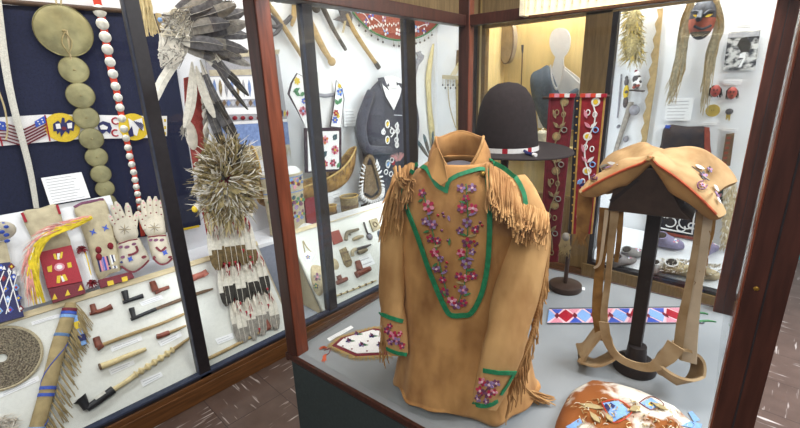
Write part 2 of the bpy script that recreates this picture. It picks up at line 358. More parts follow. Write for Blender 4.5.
# ------------------------------------------------------------------ the room
def struct(M, name, smooth=False): o = M.build(name, None, smooth); o['kind'] = 'structure'; return o
struct(MB().bb(-3.1, 3.2, -2.6, 5.0, -.1, 0, 'floor_tile'), 'floor')
struct(MB().bb(-3.1, -2.95, -2.6, 5.0, 0, 2.9, 'wall_grey'), 'wall_left')
struct(MB().bb(-2.95, 3.2, 4.9, 5.0, 0, 2.9, 'wall_grey'), 'wall_back')
struct(MB().bb(-2.95, 3.2, 4.88, 4.9, 0, .62, 'teal_paint'), 'baseboard_back')
struct(MB().bb(-3.1, 3.2, -2.6, 5.0, 2.9, 3.0, 'ceiling_white'), 'ceiling')

# ------------------------------------------------------------------ left wall case
lc = thing('wall_display_case', 'long glazed wall case with black mullions along the left, full of pipes and weapons', 'display case', (-2.45, 1.2, 0))
YA, YB = -.9, 3.54
M = MB().bb(-2.8, -2.1, YA, YB, 0, .092, 'base_wood').bb(-2.14, -2.108, YA, YB, .092, .118, 'base_wood'); M.build('base_board', lc, False, .003)
MB().bb(-2.79, -2.14, YA, YB, .093, .105, 'case_floor').build('case_floor', lc, False)
MB().bb(-2.82, -2.8, YA, YB, .09, 2.75, 'panel_white').build('back_panel', lc, False)
MB().bb(-2.8, -2.14, 3.52, 3.54, .1, 2.5, 'panel_white').build('end_panel', lc, False); MB().bb(-2.8, -2.14, YA, YA+.02, .1, 2.5, 'panel_white').build('end_panel', lc, False)
for y0, y1 in ((-.22, -.165), (.625, .682), (1.492, 1.556), (2.33, 2.42), (3.13, 3.2)):
    M = MB().bb(-2.18, -2.12, y0, y1, .118, 2.03, 'black_frame').bb(-2.15, -2.121, y0-.002, y0, .118, 2.03, 'metal_track'); M.build('mullion', lc, False, .002)
MB().bb(-2.18, -2.12, YA, YB, .118, .135, 'black_frame').bb(-2.155, -2.118, YA, YB, .1355, .146, 'metal_track').build('bottom_frame', lc, False)
MB().bb(-2.18, -2.12, YA, YB, 2.03, 2.075, 'black_frame').build('top_frame', lc, False)
MB().bb(-2.16, -2.12, YA, YB, 2.077, 2.75, 'beige_wood').bb(-2.17, -2.1, YA, YB, 2.40, 2.46, 'base_wood').build('fascia', lc, False)
MB().bb(-2.8, -2.16, YA, YB, 2.72, 2.75, 'panel_white').build('case_top', lc, False)
for y0, y1 in ((-.9, -.22), (-.165, .625), (.682, 1.492), (1.556, 2.33), (2.42, 3.13)):
    MB().bb(-2.152, -2.147, y0, y1, .146, 2.03, 'glass').build('glass_pane', lc, False)
MB().bb(-2.8, -2.515, YA, 3.52, .575, .60, 'panel_white').build('shelf', lc, False, .002)
MB().bb(-2.54, -2.52, YA, 3.52, .105, .575, 'shade_panel').build('riser_panel', lc, False)

# ------------------------------------------------------------------ far wall case
bc = thing('wall_display_case', 'oak framed wall case at the far end with cream bay and white bay', 'display case', (-1, 3.45, 0))
X0, X1 = -2.08, .04
MB().bb(X0, X1, 3.2, 3.62, 0, .145, 'base_wood').bb(-1.1, X1, 3.185, 3.2, .02, .2, 'oak').build('base_board', bc, False, .003)
MB().bb(X0, -2.045, 3.2, 3.26, .15, 2.03, 'oak').build('jamb', bc, False, .002)
MB().bb(X1-.05, X1, 3.2, 3.26, .15, 2.03, 'mahogany').build('jamb', bc, False, .002)
MB().bb(-2.14, -2.08, 3.201, 3.259, 0, 2.75, 'oak').build('corner_filler', bc, False); MB().bb(-1.245, -1.07, 3.2, 3.26, .15, 2.03, 'oak').build('mullion', bc, False, .002)
MB().bb(-1.07, -1.035, 3.205, 3.25, .2, 2.0, 'black_frame').bb(-1.035, X1-.05, 3.205, 3.25, .2, .222, 'black_frame').build('black_liner', bc, False)
MB().bb(X0, X1, 3.2, 3.26, 2.0, 2.06, 'oak').build('top_frame', bc, False)
MB().bb(-2.045, -1.245, 3.205, 3.25, .15, .70, 'oak').build('door_panel', bc, False, .002)
MB().bb(X0, X1, 3.2, 3.24, 2.06, 2.75, 'beige_wood').build('fascia', bc, False)
MB().bb(X0, X1, 3.24, 3.62, 2.72, 2.75, 'panel_white').build('case_top', bc, False)
MB().bb(-2.1, -1.15, 3.58, 3.6, .15, 2.72, 'panel_yellow').build('back_panel', bc, False, label='cream panel behind the left bay')
MB().bb(-1.15, X1-.02, 3.58, 3.6, .15, 2.72, 'panel_white').build('back_panel', bc, False, label='white panel behind the right bay')
MB().bb(-1.165, -1.135, 3.26, 3.58, .15, 2.7, 'panel_white').build('partition', bc, False)
MB().bb(X0-.018, X0, 3.2, 3.62, .0, 2.75, 'panel_yellow').build('end_panel', bc, False); MB().bb(X1-.02, X1, 3.26, 3.62, .145, 2.75, 'oak').build('end_panel', bc, False)
MB().bb(-2.045, -1.245, 3.222, 3.227, .70, 2.0, 'glass').build('glass_pane', bc, False)
MB().bb(-1.035, X1-.05, 3.222, 3.227, .222, 2.0, 'glass').build('glass_pane', bc, False)
zb = BW(622, 227).z
BSH = PL((0, 3.26, .225), (0, -(zb-.225), .29))
q = [V((-1.06, 3.262, .225)), V((0, 3.262, .225)), V((0, 3.565, zb)), V((-1.06, 3.565, zb))]
MB().plate(q, BSH.n, .012, 'panel_white').build('shoe_shelf', bc, False)

# ------------------------------------------------------------------ the display case in the middle
vc = thing('glass_display_case', 'mahogany framed glass display case on a dark base in the middle of the room', 'display case', VL(.56, .6, 0))
MB().vb(-.044, 1.17, .0, 1.19, 0, .684, 'base_dark').build('base', vc, False, .004)
MB().vb(-.045, 1.17, .0, 1.19, .685, DECK, 'deck_grey').build('deck', vc, False)
M = MB()
M.vb(-.055, 1.18, -.012, .0, .68, DECK+.002, 'mahogany').vb(-.057, -.045, -.012, 1.2, .672, DECK+.002, 'mahogany').vb(1.17, 1.182, -.012, 1.2, .672, DECK+.002, 'mahogany').vb(-.055, 1.18, 1.19, 1.202, .672, DECK+.002, 'mahogany')
M.build('deck_trim', vc, False, .002)
for x0, x1, y0, y1 in ((-.055, -.003, -.003, .05), (1.125, 1.175, -.003, .05), (-.047, .008, 1.15, 1.2), (1.117, 1.172, 1.15, 1.2)):
    M = MB().vb(x0, x1, y0, y1, DECK, 2.45, 'mahogany')
    if x0 < 0: M.vb(x1-.0005, x1+.0025, y0+.003, y1-.003, DECK, 2.449, 'mahogany_lit')  # lit inner face of the post, painted as a lighter strip
    else: M.vb(x0-.0025, x0+.0005, y0+.003, y1-.003, DECK, 2.449, 'mahogany_lit').vb((x0+x1)/2-.0012, (x0+x1)/2+.0012, y0-.0012, y0, DECK, 2.449, 'black_frame')
    p = M.build('corner_post', vc, False, .002)
    if x0 > 1 and y0 < .1: MB().dome(VL(1.139, y0-.0005, LY(y0)(753.5, 288).z), -UY, .0035, .0016, 'button_brass').build('screw', p)
for x0, x1, y0, y1 in ((.008, 1.117, 1.155, 1.195), (-.003, 1.125, .0, .045), (-.05, -.005, .05, 1.15), (1.125, 1.17, .05, 1.15)):
    MB().vb(x0, x1, y0, y1, 1.845, 1.893, 'mahogany').vb(x0, x1, y0, y1, 2.4, 2.45, 'mahogany').build('transom', vc, False, .003)
for x0, x1, y0, y1 in ((-.003, 1.125, .022, .027), (.008, 1.117, 1.172, 1.177), (-.03, -.025, .05, 1.15), (1.148, 1.153, .05, 1.15)):
    MB().vb(x0, x1, y0, y1, DECK+.001, 1.845, 'glass').build('glass_pane', vc, False)

# added glow strip standing in for the bright reflection along the back transom
sl = thing('rail_glow_strip', 'added cream glow strip standing in for reflected light on the middle case back rail', 'light', VL(.72, 1.12, 1.875))
MB().vb(.28, 1.11, 1.09, 1.148, 1.925, 1.94, 'lamp_housing').vb(.28, .30, 1.09, 1.148, 1.85, 1.925, 'lamp_housing').vb(1.09, 1.11, 1.09, 1.148, 1.85, 1.925, 'lamp_housing').build('housing', sl, False, .003)
MB().rod([VL(.301, 1.13, 1.895), VL(1.089, 1.13, 1.895)], [.014], 'lamp_glow', 12).build('tube', sl)
M = MB()
for i in range(27): M.vb(.315+i*.0295, .319+i*.0295, 1.09, 1.102, 1.872, 1.924, 'lamp_housing')
M.build('louvre', sl, False)
MB().vb(.301, 1.089, 1.103, 1.106, 1.851, 1.924, 'rail_glow').build('glow_face', sl, False)  # emissive face imitates the cream reflection on the rail

# ------------------------------------------------------------------ lamps and added fill lights
def area(name, loc, sx, sy, power, col=(1, .97, .92), rot=(0, 0, 0)):
    d = bpy.data.lights.new(name, 'AREA'); d.shape = 'RECTANGLE'; d.size = sx; d.size_y = sy; d.energy = power; d.color = col
    o = bpy.data.objects.new(name, d); COL.objects.link(o); o.location = loc; o.rotation_euler = rot; return o
area('left_case_lamp', (-2.32, 1.15, 2.6), .22, 4.2, 50, (.92, .96, 1), (0, math.radians(-14), 0))
area('far_case_lamp', (-1.0, 3.36, 2.6), 1.9, .18, 56, (.92, .95, 1), (math.radians(10), 0, 0))
v = VL(.75, .35, 2.8); area('case_lamp', v, .6, .5, 38, (1, .97, .93), (0, 0, AV))
area('room_lamp', (.3, -.9, 2.85), 2.2, 1.6, 60, (1, .96, .9))
area('aisle_fill', (1.6, 2.6, 2.85), 1.4, 3.0, 260, (.93, .95, 1))  # added area light in place of window light, brightens the right-hand floor
for yy, w in ((.65, 2.2), (1.525, 3), (2.375, 7), (3.12, 5), (-.2, 1.6)): area('case_side_fill', (-2.19, yy, 1.25), 1.7, .04, w, (.93, .96, 1), (0, PI/2, 0))  # added fills hidden behind the mullions to even out the back panel
area('far_case_side_fill', (-1.06, 3.285, 1.2), 1.6, .05, 2.6, (.9, .94, 1), (0, PI/2, math.radians(180+52)))  # added fill hidden behind the mullion to brighten the white panel
area('far_case_side_fill', (-.02, 3.285, 1.2), 1.6, .05, 2.6, (.9, .94, 1), (0, PI/2, math.radians(-52)))  # added fill behind the right jamb, same purpose
wd = bpy.data.worlds.new('world'); SC.world = wd; wd.use_nodes = True
wd.node_tree.nodes['Background'].inputs[0].default_value = (.75, .78, .85, 1); wd.node_tree.nodes['Background'].inputs[1].default_value = .3
SC.view_settings.view_transform = 'Standard'; SC.view_settings.look = 'None'; SC.view_settings.exposure = 0
try:
    SC.cycles.use_denoising = True; SC.cycles.transparent_max_bounces = 24; SC.cycles.max_bounces = 8; SC.cycles.caustics_reflective = False; SC.cycles.caustics_refractive = False
    SC.cycles.sample_clamp_indirect = 4
except Exception: pass
# ================================================================== SHIRT
SCN = V((-.62, .93, DECK)); ST = V((.8336, .5524, 0)); SN = V((.5524, -.8336, 0))
def SP(px, py, off=0.0): return PL(SCN + SN*off, SN)(px, py)
shirt = thing('fringed_shirt', 'tan buckskin shirt with green edged floral bib and long fringes in the glass case', 'shirt', SCN)
rows = [  # py, xl, xr, depth front, depth back
    (383.6, 396, 537, .165, .14), (376, 397, 535, .162, .135), (362, 399, 532, .152, .13), (345, 402, 529, .138, .125), (325, 404, 526, .125, .12),
    (300, 404, 526, .117, .12), (270, 402, 526, .115, .12), (240, 400, 527, .115, .12), (215, 399, 528, .112, .115), (200, 399, 527, .108, .11),
    (188, 401, 523, .10, .105), (178, 407, 514, .092, .098), (170, 416, 502, .085, .09), (164, 424, 493, .077, .085), (160, 430, 488, .07, .08)]
NS = 72; rings = []
for i, (py, xl, xr, bf, bk) in enumerate(rows):
    a = SP(xl, py); b = SP(xr, py); c = (a+b)/2; w = (b-a).length/2; zz = c.z; ring = []
    low = max(0, min(1, (py - 235)/150))
    for j in range(NS):
        th = 2*PI*j/NS; ct, st = math.cos(th), math.sin(th); e = 2/2.35
        x = abs(ct)**e*(1 if ct > 0 else -1); y = abs(st)**e*(1 if st > 0 else -1)
        fold = 1 + low**1.4*(.055*math.sin(6*th+.6+.8*low) + .045*math.sin(11*th+1.9-low) + .02*math.sin(17*th)) + .014*math.sin(7*th + py*.03)
        dep = bf if y > 0 else bk
        p = c + ST*(x*w*(1+.25*(fold-1))) + SN*(y*dep*fold)
        p.z = zz + (.012*math.sin(3*th+1)+.006*math.sin(8*th) if i == 0 else 0)
        ring.append(p)
    rings.append(ring)
zmin = min(p.z for p in rings[0]); 
for p in rings[0]: p.z += DECK + .004 - zmin
MS = MB().loft(rings, 'buckskin', cap=False)
body = MS.build('body', shirt)
sb = body.modifiers.new('sub', 'SUBSURF'); sb.levels = sb.render_levels = 1
sd = body.modifiers.new('solid', 'SOLIDIFY'); sd.thickness = .004
BV = BVHTree.FromPolygons(MS.v, MS.f)
def hit(bv, px, py, lift=.004, fb=.1):
    d = ray(px, py).normalized(); l, n, i, t = bv.ray_cast(EYE, d)
    if l is None: return SP(px, py, fb), SN.copy()
    if n.dot(d) > 0: n = -n
    return l + n*lift, n
def surf_ribbon(M, bv, pts, w_px, m, lift=.004, th=.003, fb=.1, n=5):
    P = cm([V((x, y, 0)) for x, y in pts], n); H = [hit(bv, p.x, p.y, lift, fb) for p in P]
    M.ribbon([h[0] for h in H], [pr(h[0], w_px) for h in H], [h[1] for h in H], th, m)
# sleeves
def sleeve(cx, half, offs, bv_m='buckskin'):
    R = []
    for (px, py), h, o in zip(cx, half, offs): R.append((SP(px, py, o), h, o))
    pts = cm([r[0] for r in R], 4); hs = lerpl([pr(r[0], r[1]) for r in R], len(pts)); k = 28; rg = []
    for i, p in enumerate(pts):
        T = (pts[min(i+1, len(pts)-1)] - pts[max(i-1, 0)]).normalized(); X = T.cross(SN).normalized(); Y = X.cross(T)
        rg.append([p + X*(hs[i]*math.cos(2*PI*j/k)*(1+.05*math.sin(i*.9+j))) + Y*(hs[i]*.72*math.sin(2*PI*j/k)*(1+.06*math.sin(i*.7+2*j))) for j in range(k)])
    return MB().loft(rg, bv_m, cap=True)
ML = sleeve([(407, 178), (398, 200), (394, 230), (392, 265), (392, 300), (394, 320), (398, 352)], [11, 12.5, 12.5, 13, 12.5, 12, 11], [.0, .03, .05, .06, .07, .085, .095], 'buckskin_lit')  # same hide as the body; light on the sleeves put into a paler colour
MR = sleeve([(513, 182), (524, 203), (529, 232), (523, 268), (513, 305), (503, 350), (485, 404)], [13, 17, 20, 22, 21.5, 20, 12.5], [-.01, .03, .06, .092, .125, .16, .19], 'buckskin_lit')
sl_l = ML.build('sleeve', shirt); sl_r = MR.build('sleeve', shirt)
BL = BVHTree.FromPolygons(ML.v, ML.f); BR = BVHTree.FromPolygons(MR.v, MR.f)
# collar: a standing band open at the front
kc = 40; lo_r = []; hi_r = []; cN = SP(459, 168) ; cz = cN.z
for j in range(kc+1):
    th = math.radians(112 + 318*(j/kc)) ; d = ST*math.cos(th) + SN*math.sin(th); fr = max(0, d.dot(SN))
    base = cN - SN*.005 + ST*(.086*math.cos(th)) + SN*(.080*math.sin(th)); base.z = cz + .004 - .062*fr**1.5
    top = cN - SN*.018 + ST*(.062*math.cos(th)) + SN*(.064*math.sin(th) ); top.z = cz + .08 - .078*fr**1.3 + .006*math.sin(3*th)
    lo_r.append(base); hi_r.append(top)
MC = MB()
for j in range(kc):
    mid0 = lo_r[j].lerp(hi_r[j], .5) + (lo_r[j]-cN).normalized()*.006; mid1 = lo_r[j+1].lerp(hi_r[j+1], .5) + (lo_r[j+1]-cN).normalized()*.006
    MC.add([lo_r[j], lo_r[j+1], mid1, mid0, hi_r[j+1], hi_r[j]], [(0, 1, 2, 3), (3, 2, 4, 5)], 'buckskin')
co = MC.build('collar', shirt)
bpy.context.view_layer.objects.active = co
_bm = bmesh.new(); _bm.from_mesh(co.data); bmesh.ops.remove_doubles(_bm, verts=_bm.verts, dist=.0005); bmesh.ops.recalc_face_normals(_bm, faces=_bm.faces); _bm.to_mesh(co.data); _bm.free()
sd = co.modifiers.new('solid', 'SOLIDIFY'); sd.thickness = .005
MB().rod(hi_r, [.0035], 'buckskin_fringe', 6).build('collar_edge', co)
# front flap of the collar on the left of the opening
fl = [SP(x, y, o) for x, y, o in ((433, 150, .085), (438, 147, .09), (444, 160, .115), (448, 181, .125), (441, 186, .125), (432, 178, .115), (427, 166, .095))]
MB().plate(fl, SN + UZ*.2, .004, 'buckskin').build('collar_flap', co, False, .0015)
# bib
bib = [(404, 188), (407, 205), (418.6, 236.5), (431, 273), (444, 304), (451, 314), (462, 314.5), (471, 312), (481, 294), (487, 266), (489, 235), (488.6, 200), (486, 172)]
M = MB(); surf_ribbon(M, BV, bib, 5.2, 'ribbon_green', .005, .003, n=8)
surf_ribbon(M, BV, [(405, 189), (408, 179), (413, 170)], 4.5, 'ribbon_green')
surf_ribbon(M, BV, [(423, 168), (428, 170), (433, 178), (438, 186), (445, 190)], 4.5, 'ribbon_green', .006)
surf_ribbon(M, BV, [(446, 193), (448, 184), (453, 178), (466, 173), (479, 170), (487, 172)], 4.2, 'ribbon_green', .006)
M.build('bib_ribbon', shirt)
class Both:
    def ray_cast(s, o, d):
        a, b = BV.ray_cast(o, d), BR.ray_cast(o, d)
        return a if b[0] is None or (a[0] is not None and a[3] <= b[3]) else b
BX = Both()
M = MB(); surf_ribbon(M, BX, [(488, 161), (500, 166), (511, 174), (520, 184), (525, 197), (527, 210)], 4.4, 'ribbon_green', .006, fb=.02)
M.build('shoulder_ribbon', shirt)
M = MB(); surf_ribbon(M, BV, [(405, 169), (411, 166), (418, 164)], 4, 'ribbon_green', .006, fb=.02); M.build('shoulder_ribbon', shirt)
h, n = hit(BV, 482, 175, .006); M = MB().dome(h, n, pr(h, 3.2), .006, 'button_brass', 16); M.build('button', shirt)
# embroidery on the bib
M = MB()
def bead_flower(bv, px, py, r, cols, mc='bead_pink', k=5, ph=0): 
    h, n = hit(bv, px, py, .0045); M.flower(h, n, pr(h, r*1.12), cols, mc, k, ph, th=.002)
def bead_leaf(bv, x0, y0, x1, y1, w, m): 
    a, n = hit(bv, x0, y0, .0045); b, _ = hit(bv, x1, y1, .0045); M.leaf(a, b, pr(a, w), n, m, .002)
def stemline(bv, pts, m='bead_green', r=.6):
    P = cm([V((x, y, 0)) for x, y in pts], 4); H = [hit(bv, p.x, p.y, .0045)[0] for p in P]; M.rod(H, [pr(H[0], r)], m, 5)
stemline(BV, [(423, 188), (428, 210), (435, 240), (441, 268), (449, 300)]); stemline(BV, [(466, 184), (468, 215), (467, 245), (466, 275), (458, 304)])
colz = [['bead_plum', 'crimson'], ['crimson', 'bead_pink'], ['bead_lilac', 'bead_plum'], ['bead_plum', 'bead_lilac'], ['crimson', 'bead_plum']]
for i, (x, y, r) in enumerate([(423, 193, 4), (429, 206, 5.5), (426, 221, 4), (433, 224, 4.5), (431, 238, 4), (438, 240, 3.5), (435, 252, 4.5), (441, 258, 3.2), (437, 268, 4), (443, 279, 3.6), (445, 291, 4.4), (452, 300, 4.6)]):
    bead_flower(BV, x, y, r, colz[i % 5], ('bead_pink', 'quilled', 'bead_blush')[i % 3], 5 + i % 2, i*.7)
for i, (x, y, r) in enumerate([(461, 188, 4.2), (472, 188, 4.2), (466, 198, 3.6), (462, 208, 4.6), (473, 208, 4.6), (467, 222, 4.6), (460, 230, 3.6), (475, 229, 3.6), (467, 242, 5), (461, 252, 4), (472, 251, 3.4), (466, 263, 5), (459, 275, 4), (473, 275, 4), (466, 277, 3.6), (463, 289, 4.6), (456, 304, 4.4), (463, 302, 4)]):
    bead_flower(BV, x, y, r, colz[(i+2) % 5], ('bead_pink', 'bead_blush', 'quilled')[i % 3], 5 + i % 2, i*.5)
for i, (x, y, dx, dy) in enumerate([(424, 199, -5, 3), (427, 214, 7, -3), (430, 230, -6, 2), (434, 246, 7, -2), (438, 262, -5, 4), (441, 273, 7, -3), (446, 296, -3, -7), (466, 192, 8, -3), (466, 203, -7, -2), (468, 215, 9, -3), (467, 235, -9, -3), (467, 236, 9, -2), (466, 256, -8, 3), (466, 257, 8, 2), (466, 270, 9, -2), (464, 283, -8, -2), (463, 295, 8, -3), (448, 215, 2, 6), (449, 245, 1, -8)]):
    bead_leaf(BV, x, y, x+dx, y+dy, 2.6, ('bead_green', 'bead_lilac', 'bead_green', 'hide_tan')[i % 4])
for x, y in ((443, 213), (444, 216), (446, 266), (446, 270), (447, 262), (448, 240), (480, 222), (478, 226), (482, 225), (455, 286), (475, 245), (477, 243), (474, 241), (438, 215), (442, 230)):
    h, n = hit(BV, x, y, .004); M.dome(h, n, pr(h, 1.5), .003, 'bead_red' if (x+y) % 2 else 'bead_plum', 8, 2)
M.build('beadwork', shirt)
# cuffs
M = MB()
surf_ribbon(M, BL, [(380.5, 313), (390, 317), (402, 321)], 4, 'ribbon_green', .004, fb=.1); M.build('cuff_ribbon', sl_l); M = MB(); surf_ribbon(M, BL, [(387.5, 348), (396, 352), (406, 354)], 3.6, 'ribbon_green', .004, fb=.1); M.build('cuff_ribbon', sl_l); M = MB()
surf_ribbon(M, BR, [(484, 370), (498, 372), (515, 372)], 4.4, 'ribbon_green', .004, fb=.18); M.build('cuff_ribbon', sl_r); M = MB(); surf_ribbon(M, BR, [(473, 402), (480, 405), (490, 404), (497, 400)], 4.2, 'ribbon_green', .004, fb=.18); M.build('cuff_ribbon', sl_r); M = MB()
surf_ribbon(M, BR, [(513, 373), (508, 382), (500, 394)], 3.4, 'ribbon_green', .004, fb=.18); M.build('cuff_ribbon', sl_r)
M = MB()
for i, (x, y, r) in enumerate([(388, 330, 3.2), (393, 334, 3.6), (397, 340, 3.4), (391, 341, 3), (401, 345, 3), (390, 325, 2.4), (399, 333, 2.4)]): bead_flower(BL, x, y, r*1.15, colz[i % 5], 'bead_pink', 5, i)
stemline(BL, [(387, 326), (394, 336), (401, 347)], 'bead_plum'); M.build('cuff_beadwork', sl_l); M = MB()
for i, (x, y, r) in enumerate([(483, 381, 3.6), (490, 384, 3.8), (496, 382, 3.2), (481, 390, 3.8), (488, 393, 3.8), (494, 391, 3), (479, 398, 3), (486, 400, 2.6)]): bead_flower(BR, x, y, r*1.15, colz[(i+1) % 5], 'bead_blush', 5, i)
stemline(BR, [(480, 398), (486, 390), (493, 380)], 'bead_plum'); M.build('cuff_beadwork', sl_r)
# fringes
def strand(M, a, b, r, sag=.0, m='buckskin_fringe', n=SN):
    a = V(a); b = V(b); c = a.lerp(b, .5) + V(n)*sag + jit(.004); d = a.lerp(b, .8) + jit(.004)
    M.rod(cm([a, c, d, b], 3), [r, r*.9, r*.6], m, 4)
M = MB()                                           # left shoulder
for i in range(54):
    t = rnd(0, 1); x = 413 - 17*t + rnd(-2, 2); y = 163 + 14*t**1.5; a, _ = hit(BL if t > .45 else BV, x, y, .006, .06)
    ln = rnd(26, 72) if t > .35 else rnd(22, 48); ex = x - 4 - 11*t + rnd(-5, 4); ey = y + ln
    strand(M, a, SP(ex, ey, .085 + .03*rnd(0, 1)), rnd(.0022, .0036), .014)
for i in range(9):
    a = SP(396 + rnd(-3, 8), 168 + rnd(-2, 4), .06); strand(M, a, SP(404 + rnd(-8, 12), 182 + rnd(-3, 12), .1), .003, .03)
M.build('shoulder_fringe', shirt)
M = MB()                                           # right shoulder, inside the green ribbon
ln_ = cm([V(p) for p in ((485, 165, 0), (497, 171, 0), (508, 181, 0), (516, 194, 0), (519, 208, 0))], 20)
for i in range(92):
    q = ln_[int(rnd(0, len(ln_)-1))]; a, _ = hit(BX, q.x + rnd(-1.5, .5), q.y + rnd(-1, 2), .006, .07); L = rnd(34, 52)
    strand(M, a, SP(q.x + rnd(-3, 4) + 2, min(q.y + L, rnd(226, 246)), .135 + .03*rnd(0, 1)), rnd(.0022, .0036), .02)
for i in range(46):                                # over the head of the sleeve
    x = rnd(518, 547); y = 206 + 8*((x-518)/29)**2 + rnd(-2, 2); a, _ = hit(BR, x, y, .006, .07)
    strand(M, a, SP(x + rnd(-6, 3), y + rnd(18, 40), .12 + .03*rnd(0, 1)), rnd(.0022, .0034), .016)
M.build('shoulder_fringe', shirt)
M = MB()                                           # along the right sleeve
edge = cm([V(p) for p in [(547, 214, 0), (550, 240, 0), (547, 268, 0), (541, 300, 0), (533, 335, 0), (522, 362, 0), (512, 385, 0)]], 12)
for i in range(110):
    e = edge[int(rnd(0, len(edge)-1))]; o = .05 + .10*(e.y-214)/170
    a = SP(e.x - 2.5, e.y, o); ln = rnd(22, 46); strand(M, a, SP(e.x + rnd(-8, 5) - .12*ln, e.y + ln, o + .02), rnd(.002, .0032), .01)
for i in range(len(edge)-6): 
    e = edge[i]; M.ball(SP(e.x - 1, e.y, .06 + .10*(e.y-214)/170), V((.006, 0, 0)), V((0, .006, 0)), V((0, 0, .007)), 'buckskin_fringe', 6, 4)
M.build('sleeve_fringe', shirt)
M = MB()
for i in range(34):
    e0 = (384 + rnd(-3, 2), rnd(305, 340)); a = SP(e0[0], e0[1], .06); strand(M, a, SP(e0[0] + rnd(-4, 5), e0[1] + rnd(16, 32), .075), .0022, .006)
M.build('cuff_fringe', shirt)
M = MB()
for i in range(26):
    a = V(SP(522 + rnd(-8, 3), 390 + rnd(-5, 6), .09)); b = DK(548 + rnd(-12, 8), 404 + rnd(-6, 4)); b.z = DECK + .005
    strand(M, a, b, .003, .0)
M.build('hem_fringe', shirt)
# grey form showing inside the collar
fm = thing('dress_form', 'dark grey dress form neck showing inside the buckskin collar', 'dress form', SCN - SN*.01)
MB().ball(SP(459, 172, -.01), ST*.058, SN*.056, UZ*.03, 'form_grey', 20, 8).build('neck', fm)
MB().rod([SCN - SN*.01 + UZ*.001, V((cN.x, cN.y, cz-.03)) ], [.012], 'stand_dark', 10).build('pole', fm)
MB().rod([SCN - SN*.01 + UZ*.001, SCN - SN*.01 + UZ*.012], [.07], 'stand_dark', 20).build('base', fm)

# ================================================================== HAT on its stand
HC = VL(.42, .7, 0); hz = LY(.7)(507, 150).z
hat = thing('felt_hat', 'tall crowned dark felt hat with beaded band behind the buckskin shirt', 'hat', V((HC.x, HC.y, hz)))
rg = []
for r, z, in ((.114, .0), (.116, .02), (.110, .07), (.103, .12), (.094, .155), (.080, .19), (.060, .217), (.034, .233), (.004, .238)):
    rg.append([HC + UZ*(hz+z) + UX*(r*math.cos(2*PI*j/36)*(1+.05*(z > .12)*math.cos(2*2*PI*j/36))) + UY*(r*.93*math.sin(2*PI*j/36)) for j in range(36)])
MB().loft(rg, 'felt_hat').build('crown', hat)
rg = [[HC + UZ*(hz + dz + lift*(math.sin(2*PI*j/48)**2)) + UX*(r*math.cos(2*PI*j/48)) + UY*(r*.93*math.sin(2*PI*j/48)) for j in range(48)] for r, dz, lift in ((.112, .004, 0), (.17, .002, 0), (.236, .0, .008), (.238, -.003, .008), (.236, -.006, .008), (.16, -.005, 0), (.1, -.003, 0))]
MB().loft(rg, 'felt_hat', cap=False).build('brim', hat)
M = MB(); 
for j in range(40):
    a0, a1 = 2*PI*j/40, 2*PI*(j+1)/40; c = ('bead_white', 'bead_white', 'bead_red', 'bead_white', 'bead_white')[j % 5]
    P = [HC + UZ*(hz+z) + UX*(r*math.cos(a)) + UY*(r*.93*math.sin(a)) for a, z, r in ((a0, .003, .119), (a1, .003, .119), (a1, .02, .1185), (a0, .02, .1185))]
    M.add(P, [(0, 1, 2, 3)], c)
M.build('beaded_band', hat)
M = MB(); p = HC + UZ*(hz+.012) + UX*.1 - UY*.065
M.rod([p, p + UX*.02 - UY*.02 + UZ*(-.004), p + UX*.045 - UY*.035 - UZ*.004], [.005, .006, .006], 'bead_navy', 8).rod([p + UX*.045 - UY*.035 - UZ*.004, p + UX*.056 - UY*.041 - UZ*.004], [.0065], 'bead_white', 8); M.build('band_tail', hat)
hs = thing('hat_stand', 'dark hat stand hidden mostly behind the buckskin shirt', 'stand', V((HC.x, HC.y, DECK)))
MB().rod([V((HC.x, HC.y, DECK+.02)), V((HC.x, HC.y, hz-.006))], [.014], 'stand_dark', 12).build('pole', hs)
MB().rod([V((HC.x, HC.y, DECK+.0005)), V((HC.x, HC.y, DECK+.022))], [.085, .08], 'stand_dark', 28).build('base', hs)
MB().rod([V((HC.x, HC.y, hz-.02)), V((HC.x, HC.y, hz-.008))], [.05, .09], 'stand_dark', 24).build('head_block', hs)

